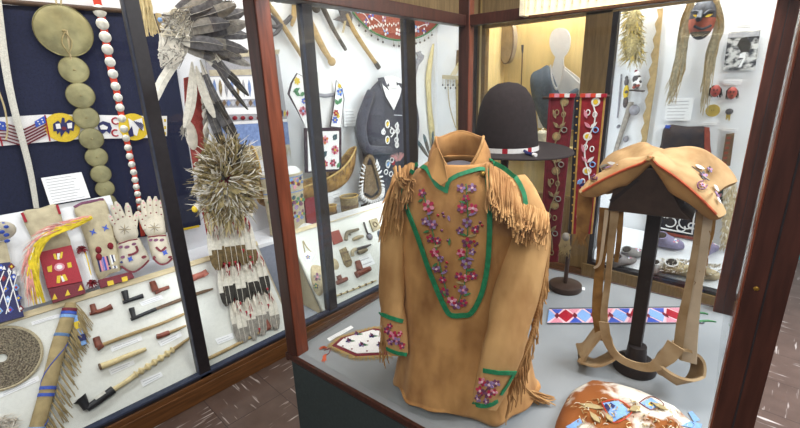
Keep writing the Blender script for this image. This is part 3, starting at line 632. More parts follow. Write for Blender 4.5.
# ================================================================== RED BEADED BANDS on a T stand
TY = 1.02; TL = LY(TY)
ra = TL(543, 98); rb = TL(610, 96.5); base = VL(.585, TY, DECK)
ts = thing('garment_stand', 'dark wooden T stand carrying two red beaded bands', 'stand', base)
MB().rod([ra, rb], [.006], 'stand_dark', 10).build('cross_bar', ts)
MB().rod([base + UZ*.02, V((base.x, base.y, (ra.z+rb.z)/2))], [.009], 'stand_dark', 10).build('pole', ts)
MB().rod([base + UZ*.0005, base + UZ*.006, base + UZ*.026, base + UZ*.03], [.066, .07, .068, .06], 'stand_dark', 28).build('base', ts)
def band(xl, xr, bot, name_m, label, cols, edge):
    P = PL(VL(0, TY-.012, 0), -UY); top = 95
    def at(u, v, lift=0):                           # u across, v px row
        t = (v-top); sh = -.062*t*(1 + .25*u)
        return P(xl + (xr-xl)*u*(1-.0009*t) + sh, v + 1.5*u*0, lift)
    t = thing('beaded_band', label, 'band', at(.5, bot))
    q = [at(0, top), at(1, top), at(1, bot), at(0, bot)]
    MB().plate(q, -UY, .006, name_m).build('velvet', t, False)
    M = MB(); 
    for u0, u1 in ((0, .07), (.93, 1.0)): M.plate([at(u0, top, .002), at(u1, top, .002), at(u1, bot, .002), at(u0, bot, .002)], -UY, .002, edge)
    M.build('edging', t, False)
    M = MB(); n = -UY; k = 0; v = top + 7
    pts = []
    while v < bot - 6:
        c = at(.5 + .12*math.cos(k*1.3), v, .003); s = pr(c, 4.2)
        if k % 3 == 0: M.disc(c, n, s*1.0, .003, cols[0], 14).disc(c - UY*.001, n, s*.6, .003, cols[1], 12)
        elif k % 3 == 1:
            for sg in (-1, 1): M.ring(at(.5 + sg*.14, v + sg*1.0, .003), n, s*.62, s*.13, cols[0], 14, 5, sx=.7)
            M.leaf(at(.34, v+5, .003), at(.2, v-4, .003), s*.8, n, cols[2], .002)
        else:
            for sg in (-1, 1): M.leaf(at(.5, v+3, .003), at(.5+sg*.26, v-3, .003), s*.8, n, cols[2 if sg < 0 else 0], .002)
            M.ring(at(.72, v+5, .003), n, s*.6, s*.14, cols[3], 14, 5)
        pts.append(at(.5 + .16*math.sin(k*1.1), v, .003)); v += 11.5; k += 1
    M.rod(cm(pts, 5), [pr(pts[0], .7)], cols[0], 5); M.build('beadwork', t)
    M = MB()
    for i in range(5): M.plate([at(i/5+.01, top-1.2, .008), at((i+1)/5, top-1.2, .008), at((i+1)/5, top+2.4, .008), at(i/5+.01, top+2.4, .008)], -UY, .02, ('red_strap', 'bead_pink', 'red_strap', 'bead_white', 'bead_red')[i])
    M.build('fold', t, False); return t
band(549, 574.5, 262, 'red_velvet_shaded', 'left red beaded band in shadow, hanging over the T stand bar', ['quilled', 'stem_wood', 'quilled', 'feather_mid'], 'bead_maroon')  # shade on this band put into darker velvet and duller beads
band(580, 606, 234, 'red_velvet', 'right red beaded band with white flowers, hanging over the T stand bar', ['bead_white', 'bead_yellow', 'bead_pink', 'bead_sky'], 'gold_edge')
P = PL(VL(0, TY-.008, 0), -UY); M = MB().plate(P.m([(575, 97), (580, 97), (574, 232), (569, 232)]), -UY, .004, 'black_cloth')
for i in range(16): M.dome(P(577.3 - .36*i*1.0, 101 + 8*i, .0005), -UY, .004, .003, 'gold_edge', 8, 2)
M.solo('button_strip', 'narrow dark cloth strip with brass studs between the two red bands', 'strip')
M = MB()
for i in range(26): M.blade([P(566 + rnd(-4, 4), 236 + rnd(-2, 2), .01), P(566 + rnd(-7, 6), 246 + rnd(-2, 4), .012), P(565 + rnd(-8, 8), 253 + rnd(-2, 6), .006)], .008, -UY, 'hide_tan')
M.ball(P(566, 237, .005), UX*.018, UY*.012, UZ*.02, 'feather_mid', 12, 6); M.solo('tassel', 'greyish hide tassel hanging at the foot of the red band', 'tassel')

# ================================================================== SADDLE on its stand
sbase = DK(634, 368); sc = VL(.93, .63, 0)
P0 = V((sbase.x, sbase.y, DECK))
st = thing('saddle_stand', 'dark post stand with tent shaped wooden top holding the saddle', 'stand', P0)
F5 = LY(.5); top = F5(653, 172)
rg = [P0 + UZ*.0005, P0 + UZ*.012, P0 + UZ*.03, P0 + UZ*.034]
MB().rod(rg, [.062, .064, .055, .03], 'stand_black', 28).build('base', st)
pt = LY(.62)(652.5, 214)
MB().box(P0.lerp(pt, .5) + UZ*.02, .036, .036, pt.z - P0.z - .03, 'stand_black', (UX, UY, UZ)).build('post', st, False, .003)
MB().rod([P0 + UZ*.034, P0 + UZ*.085], [.031, .027], 'stand_black', 16).build('collar', st)
fp = F5.m([(616, 178), (636, 168), (662, 168), (664, 177), (681, 210), (693, 221), (607.5, 210.5)])
MB().plate(fp, -UY, .20, 'stand_dark').build('tent_top', st, False, .004)
qq = F5.m([(609, 200), (636, 179), (640, 180), (612, 203)], .003); MB().plate(qq, -UY, .003, 'stand_black').build('brace', st, False)
# pad
sad = thing('pad_saddle', 'tan stuffed hide saddle pad with beaded corners and hanging straps, set on the dark stand', 'saddle', V((sc.x, sc.y, DECK+.001)))
def pad(u, v, side):
    cx = F5(651, 161)                                # front ridge
    au = abs(u); w0 = (.186 if u > 0 else .178) - .048*math.sin(PI*min(1, v*1.08))**2 + .004*v
    w0 *= 1 - .13*max(0, 1-v/.22)**2 - .08*max(0, (v-.85)/.15)**2
    x = u*w0; y = -.015 + .285*v - .03*au**1.5*(1-v) + .02*au**2*v
    dr = .085*(1 if u < 0 else 1.2)*au**(1.2+1.0*v)*(1 - .3*v) + .012*au**3
    z = -.012*v + .016*max(0, min(1, (v-.5)/.2))*max(0, 1-(au-.75)**2*3) - .006*math.exp(-((v-.5)/.08)**2) + .004*math.exp(-((v-.72)/.2)**2) - .012*math.exp(-((v-.4)/.1)**2) - dr + .004*math.sin(13*u+4*v)*math.sin(7*v)
    lobe = (min(1, au/.28)**.8)*max(0, 1-au**7)**.5
    e = max(0, 1-au**6)*max(0, 1-(2*v-1)**4)
    p = V((cx.x, cx.y, cx.z)) + UX*x + UY*y + UZ*z
    if side > 0:
        p += UZ*(.022*math.sqrt(e)*(.5+.5*lobe) + .010*math.exp(-(u/.07)**2)*(1-v)**3 + .004*math.sin(u*9+v*5)*e)
    else:
        f = (1-(1-min(1, v/.14))**2)**.5*(1-(1-min(1, (1-v)/.14))**2)**.5
        p += -UZ*(.012 + .044*lobe)*f*max(0, 1-au**8)**.5 - UY*(.014*lobe*math.sin(PI*min(1, v/.2))) + UX*u*.012*f*(1-au)
    return p
NU, NV = 44, 22; M = MB(); top_i = []; vs = []
for sd_ in (1, -1):
    for j in range(NV+1):
        for i in range(NU+1): vs.append(pad(-1+2*i/NU, (j/NV)**1.5, sd_))
K = (NU+1)*(NV+1); ft = []; fb = []
for j in range(NV):
    for i in range(NU):
        a = j*(NU+1)+i; ft.append((a, a+1, a+NU+2, a+NU+1)); fb.append((K+a, K+a+NU+1, K+a+NU+2, K+a+1))
def rim(i, j): return j*(NU+1)+i
loop = [rim(i, 0) for i in range(NU+1)] + [rim(NU, j) for j in range(1, NV+1)] + [rim(i, NV) for i in range(NU-1, -1, -1)] + [rim(0, j) for j in range(NV-1, 0, -1)]
fs = [(loop[i], K+loop[i], K+loop[(i+1) % len(loop)], loop[(i+1) % len(loop)]) for i in range(len(loop))]
M.add(vs, ft, 'saddle_hide'); o = 0
M.f += [list(f) for f in fb]; M.m += ['saddle_side']*len(fb); M.f += [list(f) for f in fs]; M.m += ['saddle_side']*len(fs)
BP = BVHTree.FromPolygons(M.v, M.f); M.build('pad', sad)
M = MB(); fr = [pad(-1+2*i/60, 0.0, 1) - UY*.002 + UZ*.001 for i in range(61)]
M.rod(fr[1:-1], [.0036], 'piping_red', 6)
M.build('piping', sad)
M = MB(); c0 = pad(0, 0, 1)
for i in range(5): M.rod([c0 + UX*rnd(-.006, .006) + UY*.012, c0 + UX*rnd(-.008, .008) - UY*.004 + UZ*.003, c0 + UX*rnd(-.01, .01) - UY*.006 - UZ*.006], [.003, .002], 'saddle_side', 5)
M.build('front_tie', sad)
M = MB()
for (x, y, r) in ((702, 176, 4.2), (708, 170, 3)): bead_flower(BP, x, y, r, ['bead_lilac', 'feather_grey'], 'bead_pink', 5)
for x0, y0, x1, y1, w, m in ((690, 168, 701, 175, 5, 'feather_mid'), (694, 166, 703, 170, 4, 'bead_white'), (700, 177, 708, 181, 4, 'feather_mid'), (712, 185, 717, 192, 4, 'bead_white'), (713, 192, 719, 198, 4, 'bead_lilac'), (715, 198, 719, 205, 3.5, 'bead_white'),
    (601, 168, 610, 165, 3.5, 'feather_mid'), (605, 170, 614, 167, 3, 'bead_lilac'), (609, 163, 619, 166, 3, 'bead_white'), (577, 184, 583, 179, 4, 'bead_sky'), (579, 186, 585, 183, 3, 'bead_navy')): bead_leaf(BP, x0, y0, x1, y1, w, m)
for cx, cy, rr in ((701, 186, 4.5), (595, 178, 3)):
    pts = [(cx + rr*math.cos(a), cy + rr*math.sin(a)*.9) for a in [PI*2*i/9 for i in range(8)]]; stemline(BP, pts, 'bead_plum', .7); bead_flower(BP, cx, cy, rr*.55, ['bead_pink', 'bead_lilac'], 'bead_plum', 5)
M.build('beadwork', sad)
# straps and stirrups
S5 = LY(.52)
def strap(name, pts, w, m, lift=0, plane=S5, th=.004, tw=0.0, parent=sad):
    P = cm([plane(x, y, (l if l is not None else lift)) for x, y, l in [(p + (None,))[:3] for p in pts]], 6)
    nn = [(-UY + UX*tw*math.sin(i*.5)).normalized() for i in range(len(P))]; k = pr(P[0], 1)
    return MB().ribbon(P, [q*k for q in w], nn, th, m).build(name, parent, True)
strap('strap', [(606, 208), (603, 240), (599, 275), (597, 310), (600, 340)], [12, 11, 9, 10, 11], 'rough_hide', .0, tw=.5)
strap('strap', [(615, 210), (611, 245), (608, 280), (604, 312), (606, 338)], [8, 7, 6, 7, 10], 'strap_hide', .006, tw=.6)
strap('strap', [(621, 211), (619, 240), (616, 262)], [5, 5, 4], 'rough_hide', -.004, tw=.4)
strap('strap', [(607, 210), (604, 235), (600, 262), (594, 268)], [4, 3, 2], 'strap_pale', .01)
strap('strap', [(706, 209), (701, 245), (694, 290), (690, 330), (688, 362)], [13, 13.5, 14, 15, 16], 'strap_pale', .0, tw=.1)
strap('strap', [(700, 212), (696, 245), (688, 290), (681, 325), (677, 358)], [6, 6, 7, 9, 9], 'strap_hide', .004)
strap('strap', [(712, 206), (709, 232), (703, 258), (702, 276)], [8, 9, 8, 4], 'rough_hide', -.006, tw=.5)
strap('strap', [(604, 322), (607, 340), (617, 356), (634, 365), (652, 367), (666, 358), (676, 345)], [9, 9, 8, 8, 9, 14, 15], 'strap_hide', .035, plane=S5, tw=.2)
strap('flap', [(586, 190), (584, 212), (582, 232)], [14, 14, 12], 'rough_hide', -.02, tw=.2)
M = MB()
for i in range(22): a = S5(582 + rnd(-5, 5), 229 + rnd(-2, 3), -.02); M.blade([a, a + jit(.006) - UZ*.02, a + jit(.012) - UZ*rnd(.03, .055)], .009, -UY, 'rough_hide')
M.build('ragged_edge', sad); M = MB()
for i in range(30): x = rnd(-4, 4); a = S5(709 - (t := rnd(0, 1))*7 + x, 212 + 58*t, -.004); M.blade([a, a + jit(.004) - UZ*.015, a + jit(.012) - UZ*rnd(.02, .05)], .007, -UY, 'rough_hide')
M.build('ragged_edge', sad)
def stirrup(pts_front, dx, label, m1='strap_hide', m2='rough_hide'):
    # leather wrapped stirrup: an open loop with depth along the case
    loop = cm(pts_front, 5, closed=True); k = len(loop); dv = UY*dx; o = []
    M = MB()
    for w, off in ((0, 0),): pass
    M.ribbon([p + dv*.5 for p in loop] + [loop[0] + dv*.5], [dx], [((p - sum(loop, V())/k)).normalized() for p in loop] + [(loop[0]-sum(loop, V())/k).normalized()], .007, m1)
    return M
pf = [S5(599, 334, .03), S5(581, 356, .05), S5(576, 362, .05), S5(592, 369, .05), S5(611, 359, .02), S5(606, 344, .02)]
mz = min(p.z for p in pf); pf = [p + UZ*max(0, DECK + .012 - p.z) for p in pf]
stirrup(pf, .075, '').build('stirrup', sad)
pf = [S5(674, 352, .02), S5(653, 367, .03), S5(660, 377, .05), S5(680, 389, .06), S5(694, 384, .02), S5(697, 370, .0), S5(691, 358, .0)]
pf = [p + UZ*max(0, DECK + .012 - p.z) for p in pf]
stirrup(pf, .07, '').build('stirrup', sad)

# ================================================================== things lying on the deck
# fur bag
fc = VL(.975, .278, DECK); fur = thing('fur_bag', 'brown and white pony fur bag with blue beaded triangles at the front of the case', 'bag', fc)
M = MB(); k = 40; out = [fc + UX*(.162*math.copysign(abs(math.cos(a))**.62, math.cos(a))*(1+.03*math.sin(3*a))) + UY*(.19*math.copysign(abs(math.sin(a))**.7, math.sin(a))) + UZ*.001 for a in [2*PI*i/k for i in range(k)]]
M.pillow(out, UZ, .058, 'pony_fur', 8, 2.4, flat=.004)
for i in range(len(M.v)-k): 
    v = M.v[i]; M.v[i] = v + UZ*(.006*math.sin(v.x*70)*math.cos(v.y*60)*(1 if v.z > DECK+.02 else 0))
BF = BVHTree.FromPolygons(M.v, M.f); M.build('body', fur)
M = MB()
def hit(bv, px, py, lift=.004, fb=.1, _h=hit):
    if bv is BF:
        d = ray(px, py).normalized(); r = bv.ray_cast(EYE, d)
        if r[0] is None: return DK(px, py) + UZ*.003, UZ.copy()
    return _h(bv, px, py, lift, fb)
def fpoly(pts, m, lift=.003):
    q = [hit(BF, x, y, lift)[0] for x, y in pts]; M.plate(q, UZ, .002, m)
def fquad(a, b, c, d, m, n=6, lift=.0035):          # patch that follows the mound
    g = [[hit(BF, *[(a[z]*(1-i/n)+b[z]*i/n)*(1-j/n) + (d[z]*(1-i/n)+c[z]*i/n)*j/n for z in (0, 1)], lift)[0] for i in range(n+1)] for j in range(n+1)]
    M.add([p for r in g for p in r], [(j*(n+1)+i, j*(n+1)+i+1, (j+1)*(n+1)+i+1, (j+1)*(n+1)+i) for j in range(n) for i in range(n)], m)
def nx():
    global M
    if M.v: M.build('bead_patch', fur)
    M = MB()
fquad((603, 404), (618, 402), (631, 413), (614, 423), 'bead_sky')
fquad((604, 408), (606, 404.5), (611, 408), (609, 413), 'bead_navy', lift=.005); fquad((609, 406), (611, 404), (615, 407), (613, 410), 'bead_navy', lift=.005)
nx(); fquad((640, 404), (651, 399), (662, 406), (650, 410), 'bead_sky'); fquad((647, 405), (651, 403), (654, 405), (650, 407.5), 'bead_yellow', lift=.005); fquad((649, 405), (651, 404), (652.5, 405), (650.5, 406.4), 'bead_navy', lift=.006)
nx(); fquad((688, 413), (692, 412), (700, 421), (694, 423), 'bead_sky'); nx(); fquad((680, 426), (690, 422), (702, 425), (700, 430), 'bead_sky'); nx(); fquad((566, 428), (580, 419), (583, 424), (572, 432), 'bead_sky')
def fline(pts, m, w=1.0):
    P = [hit(BF, q.x, q.y, .005)[0] for q in cm([V((x, y, 0)) for x, y in pts], 4)]; M.rod(P, [pr(P[0], w*.5)], m, 5)
fline([(639, 404), (651, 398), (663, 406), (650, 411), (639, 404)], 'bead_maroon'); nx(); fline([(602, 404), (618, 401.5), (632, 413), (614, 424), (602, 404)], 'red_strap'); nx()
M = MB()
for i in range(150):
    x = rnd(572, 695); y = rnd(398, 430); h, n = hit(BF, x, y, .002)
    if h.z < DECK + .004: continue
    d = (UX*rnd(-.6, .6) - UY*.7 + n*.25); L = rnd(.014, .03); M.blade([h, h + d*L*.6 + n*.002, h + d*L - n*.002], rnd(.003, .006), n, random.choice(['rough_hide', 'hide_white', 'stem_cream', 'hide_tan']))
for x0, y0, x1, y1 in ((604, 410, 580, 407), (600, 425, 590, 414), (640, 408, 628, 413), (668, 412, 676, 404), (612, 424, 606, 416)):
    a, n = hit(BF, x0, y0, .004); b, _ = hit(BF, x1, y1, .008, .0); 
    if (b-a).length > .1: b = a + UX*(-.04) + UZ*.005
    M.leaf(a, b, .016, n, 'hide_tan', .003)
M.build('fur_tufts', fur)

# beaded panel with hide fringe
fo = [DK(x, y) for x, y in ((332, 347), (341, 339), (374, 329.5), (384, 331), (388, 356), (356, 357.5))]
fp_ = thing('beaded_mat', 'white beaded hide mat with maroon border and tan fringe left of the shirt', 'mat', sum(fo, V())/6)
up = lambda q, z: [p + UZ*z for p in q]
MB().plate(up(fo, .006), UZ, .0055, 'bead_maroon').build('border', fp_, False)
cc = sum(fo, V())/6; inn = [cc + (p-cc)*.84 for p in fo]; MB().plate(up(inn, .008), UZ, .003, 'bead_white').build('field', fp_, False)
M = MB()
for x, y, r in ((349, 343, 3.2), (362, 347, 3.6), (372, 338, 3.2), (380, 347, 3.4), (357, 336, 2.6)):
    q = DK(x, y); q.z = DECK + .009; M.flower(q, UZ, pr(q, r), ['bead_navy', 'bead_lilac'], 'bead_maroon', 5, x); M.leaf(q, q + UX*.02 + UY*.012, .008, UZ, 'bead_green'); M.leaf(q, q - UX*.018 + UY*.012, .008, UZ, 'bead_plum')
for x, y in ((343, 348), (352, 351), (367, 353), (368, 343), (376, 332), (345, 340)): q = DK(x, y); q.z = DECK+.009; M.disc(q, UZ, .0035, .001, 'bead_maroon', 8)
M.build('beadwork', fp_)
M = MB()
for i in range(len(fo)):
    a, b = fo[i], fo[(i+1) % len(fo)]; L = (b-a).length
    if i == 3: continue
    for j in range(int(L/.0035)):
        p = a.lerp(b, (j+.5)/(L/.0035)); d = (p-cc).normalized(); M.blade([p + UZ*.005, p + d*.014 + UZ*.006 + jit(.002), p + d*rnd(.02, .028) + UZ*.0015 + UX*rnd(-.004, .004)], .005, UZ, 'hide_tan' if j % 3 else 'gold_edge')
M.build('fringe', fp_)
M = MB(); q0 = fo[0] + UZ*.004; M.rod([q0, DK(328, 350) + UZ*.003, DK(324, 351) + UZ*.003], [.0012], 'maroon_yarn', 5).rod([q0, DK(329, 354) + UZ*.003, DK(326, 356) + UZ*.003], [.0012], 'maroon_yarn', 5); M.build('thong', fp_)
for i, (x0, y0, x1, y1) in enumerate(((327, 349, 320, 349), (326, 355, 324, 362))):
    M = MB()
    for j in range(16): M.blade([DK(x0, y0) + UZ*.004, DK(x0*.5+x1*.5, y0*.5+y1*.5) + jit(.004) + UZ*.008, DK(x1, y1) + UZ*.003 + UX*rnd(-.008, .008) + UY*rnd(-.008, .008)], .006, UZ, 'feather_orange')
    M.build('red_feather', fp_)
def deck_card(pts, label): return card(pts, DK, label, .002, 2, 'white cards lying on the case deck')
deck_card([(327, 338.5), (351, 325.5), (353.5, 327.5), (329.5, 341)], 'long white caption card on the grey deck beyond the beaded mat')
deck_card([(574, 286.5), (585, 287.5), (585, 290), (575, 289)], 'small white caption card beside the T stand base')
deck_card([(692, 362), (698, 363), (697, 374), (693.5, 373)], 'small white tag behind the right stirrup')
# beaded belt
b0, b1 = DK(547, 316.5), DK(704, 316.5); bt = thing('beaded_belt', 'long red, blue and white beaded belt lying across the back of the deck', 'belt', (b0+b1)/2)
A_, B_, C_, D_ = DK(549, 309.5), DK(682, 308), DK(704, 324), DK(547, 324.5)
def bq(u, v): return A_.lerp(B_, u).lerp(D_.lerp(C_, u), v)
MB().plate([bq(*q) + UZ*.004 for q in ((0, 0), (1, 0), (1, 1), (0, 1))], UZ, .0035, 'bead_blush').build('band', bt, False)
M = MB(); NB = 8
for i in range(NB):
    u0, u1 = i/NB, (i+1)/NB; um = (u0+u1)/2; z = UZ*.005
    P4 = lambda *a: [bq(u, v) + z for u, v in a]
    M.plate(P4((u0, .08), (um-.005, .5), (u0, .92)), UZ, .001, 'bead_red' if i % 2 else 'bead_sky'); M.plate(P4((u1, .08), (um+.005, .5), (u1, .92)), UZ, .001, 'bead_sky' if i % 2 else 'bead_red')
    M.plate(P4((u0+.02, .06), (u1-.02, .06), (um, .42)), UZ, .001, 'bead_pink' if i % 2 else 'bead_blue'); M.plate(P4((u0+.02, .94), (u1-.02, .94), (um, .58)), UZ, .001, 'bead_blue' if i % 2 else 'bead_pink')
    M.plate([p + UZ*.0006 for p in P4((um-.018, .5), (um, .3), (um+.018, .5), (um, .7))], UZ, .001, 'bead_maroon')
M.build('beadwork', bt, False)
M = MB()
for v in (0, 1): M.ribbon([bq(0, v) + UZ*.005, bq(1, v) + UZ*.005], [.005], UZ, .002, 'leaf_dark')
for x1, y1, v in ((708, 315, .25), (716, 322.5, .9)): M.ribbon(cm([bq(.98, v) + UZ*.004, DK(x1*.5 + 350, y1 - 1) + UZ*.004, DK(x1, y1) + UZ*.003], 4), [.012, .008, .003], UZ, .003, 'bead_green')
M.build('edging', bt, False)
# ================================================================== LEFT WALL CASE, first bay
NX = V((1, 0, 0))
nc = thing('navy_blanket', 'dark navy cloth hanging behind the brass discs, with a brown rod along its top', 'blanket', LW(80, 230))
MB().plate(LW.m([(-40, 2), (168, 14.5), (201, 225), (150, 236), (-40, 262)], .006), NX, .005, 'navy_cloth').build('cloth', nc, False)
MB().rod([LW(-40, -2, .014), LW(122, 11, .014)], [.012], 'brown_rod', 10).build('rod', nc)
MB().plate(LW.m([(178, 229.5), (199, 225), (200, 227), (178, 231.5)], .008), NX, .002, 'bead_yellow').build('yellow_edge', nc, False)
# brass discs
bd = thing('disc_pendant', 'hanging drop of one large brass disc above eight small ones', 'ornament', LW(106, 196))
PD = PL((-2.755, 0, 0), (1, 0, 0))
MB().rod([PD(55, -4), PD(57, 7)], [.004], 'twine', 6).rod([PD(61, -4), PD(61, 7)], [.004], 'twine', 6).rod(cm([PD(66, 30, .012), PD(69, 42, .01), PD(70, 55), PD(82, 100, -.008), PD(92, 140, -.008), PD(105, 192, -.008)], 5), [.006], 'twine', 6).build('cord', bd)
def bdisc(px, py, rp, name, lf=0.0):
    c = PD(px, py, lf); r = pr(c, rp); M = MB().dome(c, NX, r, r*.10, 'brass', 40, 6).ring(c + NX*.002, NX, r*.985, r*.02, 'brass_dark', 40, 6); M.ball(c + NX*(r*.12), V((0, r*.1, 0)), UZ*r*.05, NX*.006, 'feather_olive', 8, 4)
    return M.build(name, bd)
d0 = bdisc(64, 31, 24.5, 'large_disc')
M = MB()
for sg in (-1, 1): M.rod(cm([PD(65, 32, .02), PD(67+sg*5, 42, .016), PD(69, 54, .012)], 5), [.0028], 'feather_olive', 5)
M.build('lacing', d0)
for i, (x, y, r) in enumerate([(74, 70, 12.8), (80.6, 95.5, 12.3), (86.3, 118, 11.2), (91.5, 138.7, 10.6), (96.5, 157, 9.8), (101, 174, 9), (105, 188.5, 8.4), (108, 202, 7.5)]): bdisc(x, y, r, 'small_disc', .004*(i % 2))
# red strap with conchos
cs = thing('concho_strip', 'red strap set with a row of small silver discs, left of the first mullion', 'strap', LW(142, 236))
pts = [(96, -3), (103, 24), (109.5, 62), (118, 97.5), (124, 129), (132, 163), (137.3, 192), (143, 236)]
P = cm([PD(x, y, -.012) for x, y in pts], 5); MB().ribbon(P, [.036, .032, .027, .022], NX, .004, 'red_strap').build('strap', cs)
for x, y, r in [(99.5, 11, 6.4), (102.5, 24, 6), (105.3, 37, 5.7), (107.5, 49.5, 5.4), (110.2, 62, 5), (113, 74, 4.8), (115.6, 86.4, 4.5), (118, 97.5, 4.4), (120, 107.7, 4.2), (122, 118.6, 4), (124, 129, 3.9), (126.2, 138.3, 3.7), (128, 147.7, 3.6), (129.6, 156.4, 3.5), (131.8, 164.5, 3.4), (133.6, 172.3, 3.3), (135, 180, 3.3), (136.3, 187, 3.2), (137.6, 194, 3.2), (139, 201, 3.1), (140.3, 208, 3), (141.6, 215, 3)]:
    c = PD(x, y, -.009); MB().dome(c, NX, pr(c, r*.95), .008, 'silver', 18, 3).build('concho', cs)
P = cm([LW(x, y, .03) for x, y in ((-4, -5), (9, 86), (29, 166), (36.5, 208))], 6)
MB().rod(P, [.017, .015, .013, .011], 'cord_white', 10, .5, NX).solo('white_rope', 'thick white woven rope hanging in front of the navy cloth', 'rope')
MB().rod(cm([LW(x, y, .05) for x, y in ((-6, 80), (4, 106), (7.5, 128), (6, 140))], 5), [.004], 'twine', 6).solo('twine_loop', 'thin tan twine at the left edge above the flag belt', 'twine')
# flag belt
FBP = PL((-2.77, 0, 0), (1, 0, 0)); fb = thing('flag_belt', 'white beaded belt with flags and yellow eagle roundels across the navy cloth', 'belt', FBP(80, 140))
top = [(-40, 120), (0, 117.3), (46, 114.5), (90, 114.8), (145, 116), (167, 116)]; bot = [(167, 136), (145, 138), (80, 139), (0, 146), (-40, 149)]
MB().plate(FBP.m(top + bot, .003), NX, .004, 'bead_white').build('band', fb, False)
M = MB()
def wp(pts, m, l=.005): M.plate(FBP.m(pts, l), NX, .0015, m)
def wl(pts, w, m, l=.0065): P = FBP.m(pts, l); M.ribbon(P, [pr(P[0], w)], NX, .0015, m)
for k in range(6): wl([(-6, 123.6+3.3*k), (6, 124+3.3*k), (24, 129.5+3.3*k)], 1.4, 'bead_maroon'); wl([(24, 129.8+3.2*k), (35, 124.5+3.1*k), (46.5, 118+3.2*k)], 1.4, 'bead_maroon')
wp([(-8, 120), (5, 122), (6.5, 130.5), (-8, 129)], 'bead_blue', .008); wp([(34.5, 121.5), (44.5, 115.8), (46, 123), (36, 127.5)], 'bead_blue', .008)
for a, b in ((38, 121.5), (42, 119.5), (39.5, 124), (43, 122), (0, 124), (3, 126)): q = FBP(a, b, .01); M.disc(q, NX, pr(q, .7), .001, 'bead_white', 6)
wl([(44.8, 115), (50, 141)], 1.2, 'bead_red'); wl([(0, 137), (2.5, 146)], 1.2, 'bead_red')
for cx, cy, r in ((62.6, 127.6, 14.2), (134, 127, 13.2)): q = FBP(cx, cy, .006); M.disc(q, NX, pr(q, r), .002, 'bead_yellow', 28)
wp([(53, 124), (58, 120.5), (61, 123.5), (62, 117.5), (64.5, 118), (65, 123), (69, 119.5), (75, 122.5), (73.5, 131), (70, 130), (69, 134), (65.5, 131), (61, 137), (60, 131.5), (57.5, 134.5), (56.5, 131), (53.5, 131.5)], 'bead_navy', .0085)
wp([(55.5, 124), (60, 123.5), (61, 128.5), (56.5, 129)], 'bead_white', .0105); wp([(67, 123.5), (72, 122.5), (72, 128), (68, 128.5)], 'bead_white', .0105); q = FBP(64, 128.5, .011); M.disc(q, NX, pr(q, 2), .001, 'bead_maroon', 8)
wp([(97, 124), (103, 121), (110, 123), (112, 128), (110, 134), (106.5, 131), (103, 134), (99, 131)], 'bead_navy', .006); wp([(99.5, 126), (103, 124.5), (108, 127), (107, 129.5), (101, 129.5)], 'bead_white', .008)
for cy in (121, 133): q = FBP(115.6, cy, .005); M.ring(q, NX, pr(q, 3), pr(q, .75), 'bead_red', 14, 5, a0=.9, a1=2*PI-.9)
wp([(128, 118), (133, 121), (142, 118), (144, 131), (139, 128), (137, 136), (131, 133)], 'bead_white', .0085)
for k in range(4): wl([(134+2*k, 121+.5*k), (142+.6*k, 130-1.4*k)], .9, 'bead_navy', .0105)
wp([(128, 132), (132, 126), (134, 136), (130, 137)], 'bead_navy', .0105)
for y in (119, 126, 132): wp([(160.5, y), (162.5, y), (162.8, y+3), (160.8, y+3)], 'bead_yellow'); wp([(164, y), (166, y), (166, y+3), (164.3, y+3)], 'bead_yellow')
M.build('beadwork', fb, False)
# leaning boards
MB().plate(BOARD.m([(-40, 226), (0, 215.4), (58, 204.8), (110, 195.2), (113.5, 205), (124, 262), (100, 285), (-40, 328)], -.004), BOARD.n, .008, 'panel_white').solo('backing_board', 'white board leaning on the shelf behind the beaded bags', 'board', smooth=False)
card([(41, 178), (81.4, 172), (90.5, 197.6), (50, 204.8)], PL((-2.725, 0, 1.05), (.97, 0, .24)), 'large white text card standing on top of the white leaning board', .004, 9, None, 'text_card')
BD = BOARD
def bag_px(M, pts, h, m, lift=.0, p=2.4, sm=3): q = cm([BD(x, y, lift) for x, y in pts], sm, True) if sm else BD.m(pts, lift); M.pillow(q, BD.n, h, m, 5, p)
def bpl(M, pts, m, l): M.plate(BD.m(pts, l), BD.n, .002, m)
# blue bag
bg = thing('beaded_bag', 'navy beaded bag with lattice pattern at the far left of the white board', 'bag', BD(4, 318))
M = MB(); M.plate(BD.m([(-40, 268), (10, 262), (24, 316), (-40, 334)], .03), BD.n, .03, 'bead_navy'); M.build('pouch', bg, False)
MB().plate(BD.m([(-40, 248), (6, 241), (11, 263), (-40, 270)], .026), BD.n, .022, 'canvas').build('flap', bg, False)
M = MB()
for i in range(4):
    for j in range(5):
        x, y = -20 + 10.5*i + 2.3*j, 270 + 10.5*j - 1.2*i
        if x > 12 + .22*(y-262) - 1: continue
        bpl(M, [(x, y-3.6), (x+3.6, y), (x, y+3.6), (x-3.6, y)], ('bead_blue', 'bead_sky', 'bead_blue', 'bead_maroon')[(i+j) % 4], .032); bpl(M, [(x, y-1.6), (x+1.6, y), (x, y+1.6), (x-1.6, y)], ('bead_yellow', 'bead_red', 'bead_white')[(i+2*j) % 3], .034)
for k in range(3):
    P = BD.m([(-14+11*k, 274-1.5*k), (-2+11*k, 312)], .033); M.ribbon(P, [.004], BD.n, .001, 'bead_white'); P = BD.m([(4+7*k, 271), (-14+10*k, 314)], .033); M.ribbon(P, [.004], BD.n, .001, 'bead_white')
for x in (4, 9, 14, 19): bpl(M, [(x-2, 268+.4*x), (x, 264+.4*x), (x+2, 268+.4*x)], 'bead_white', .034)
M.build('beadwork', bg, False)
dl = thing('beaded_doll_shoe', 'small hide baby shoe with blue beads at the left edge', 'shoe', BD(2, 245, .03))
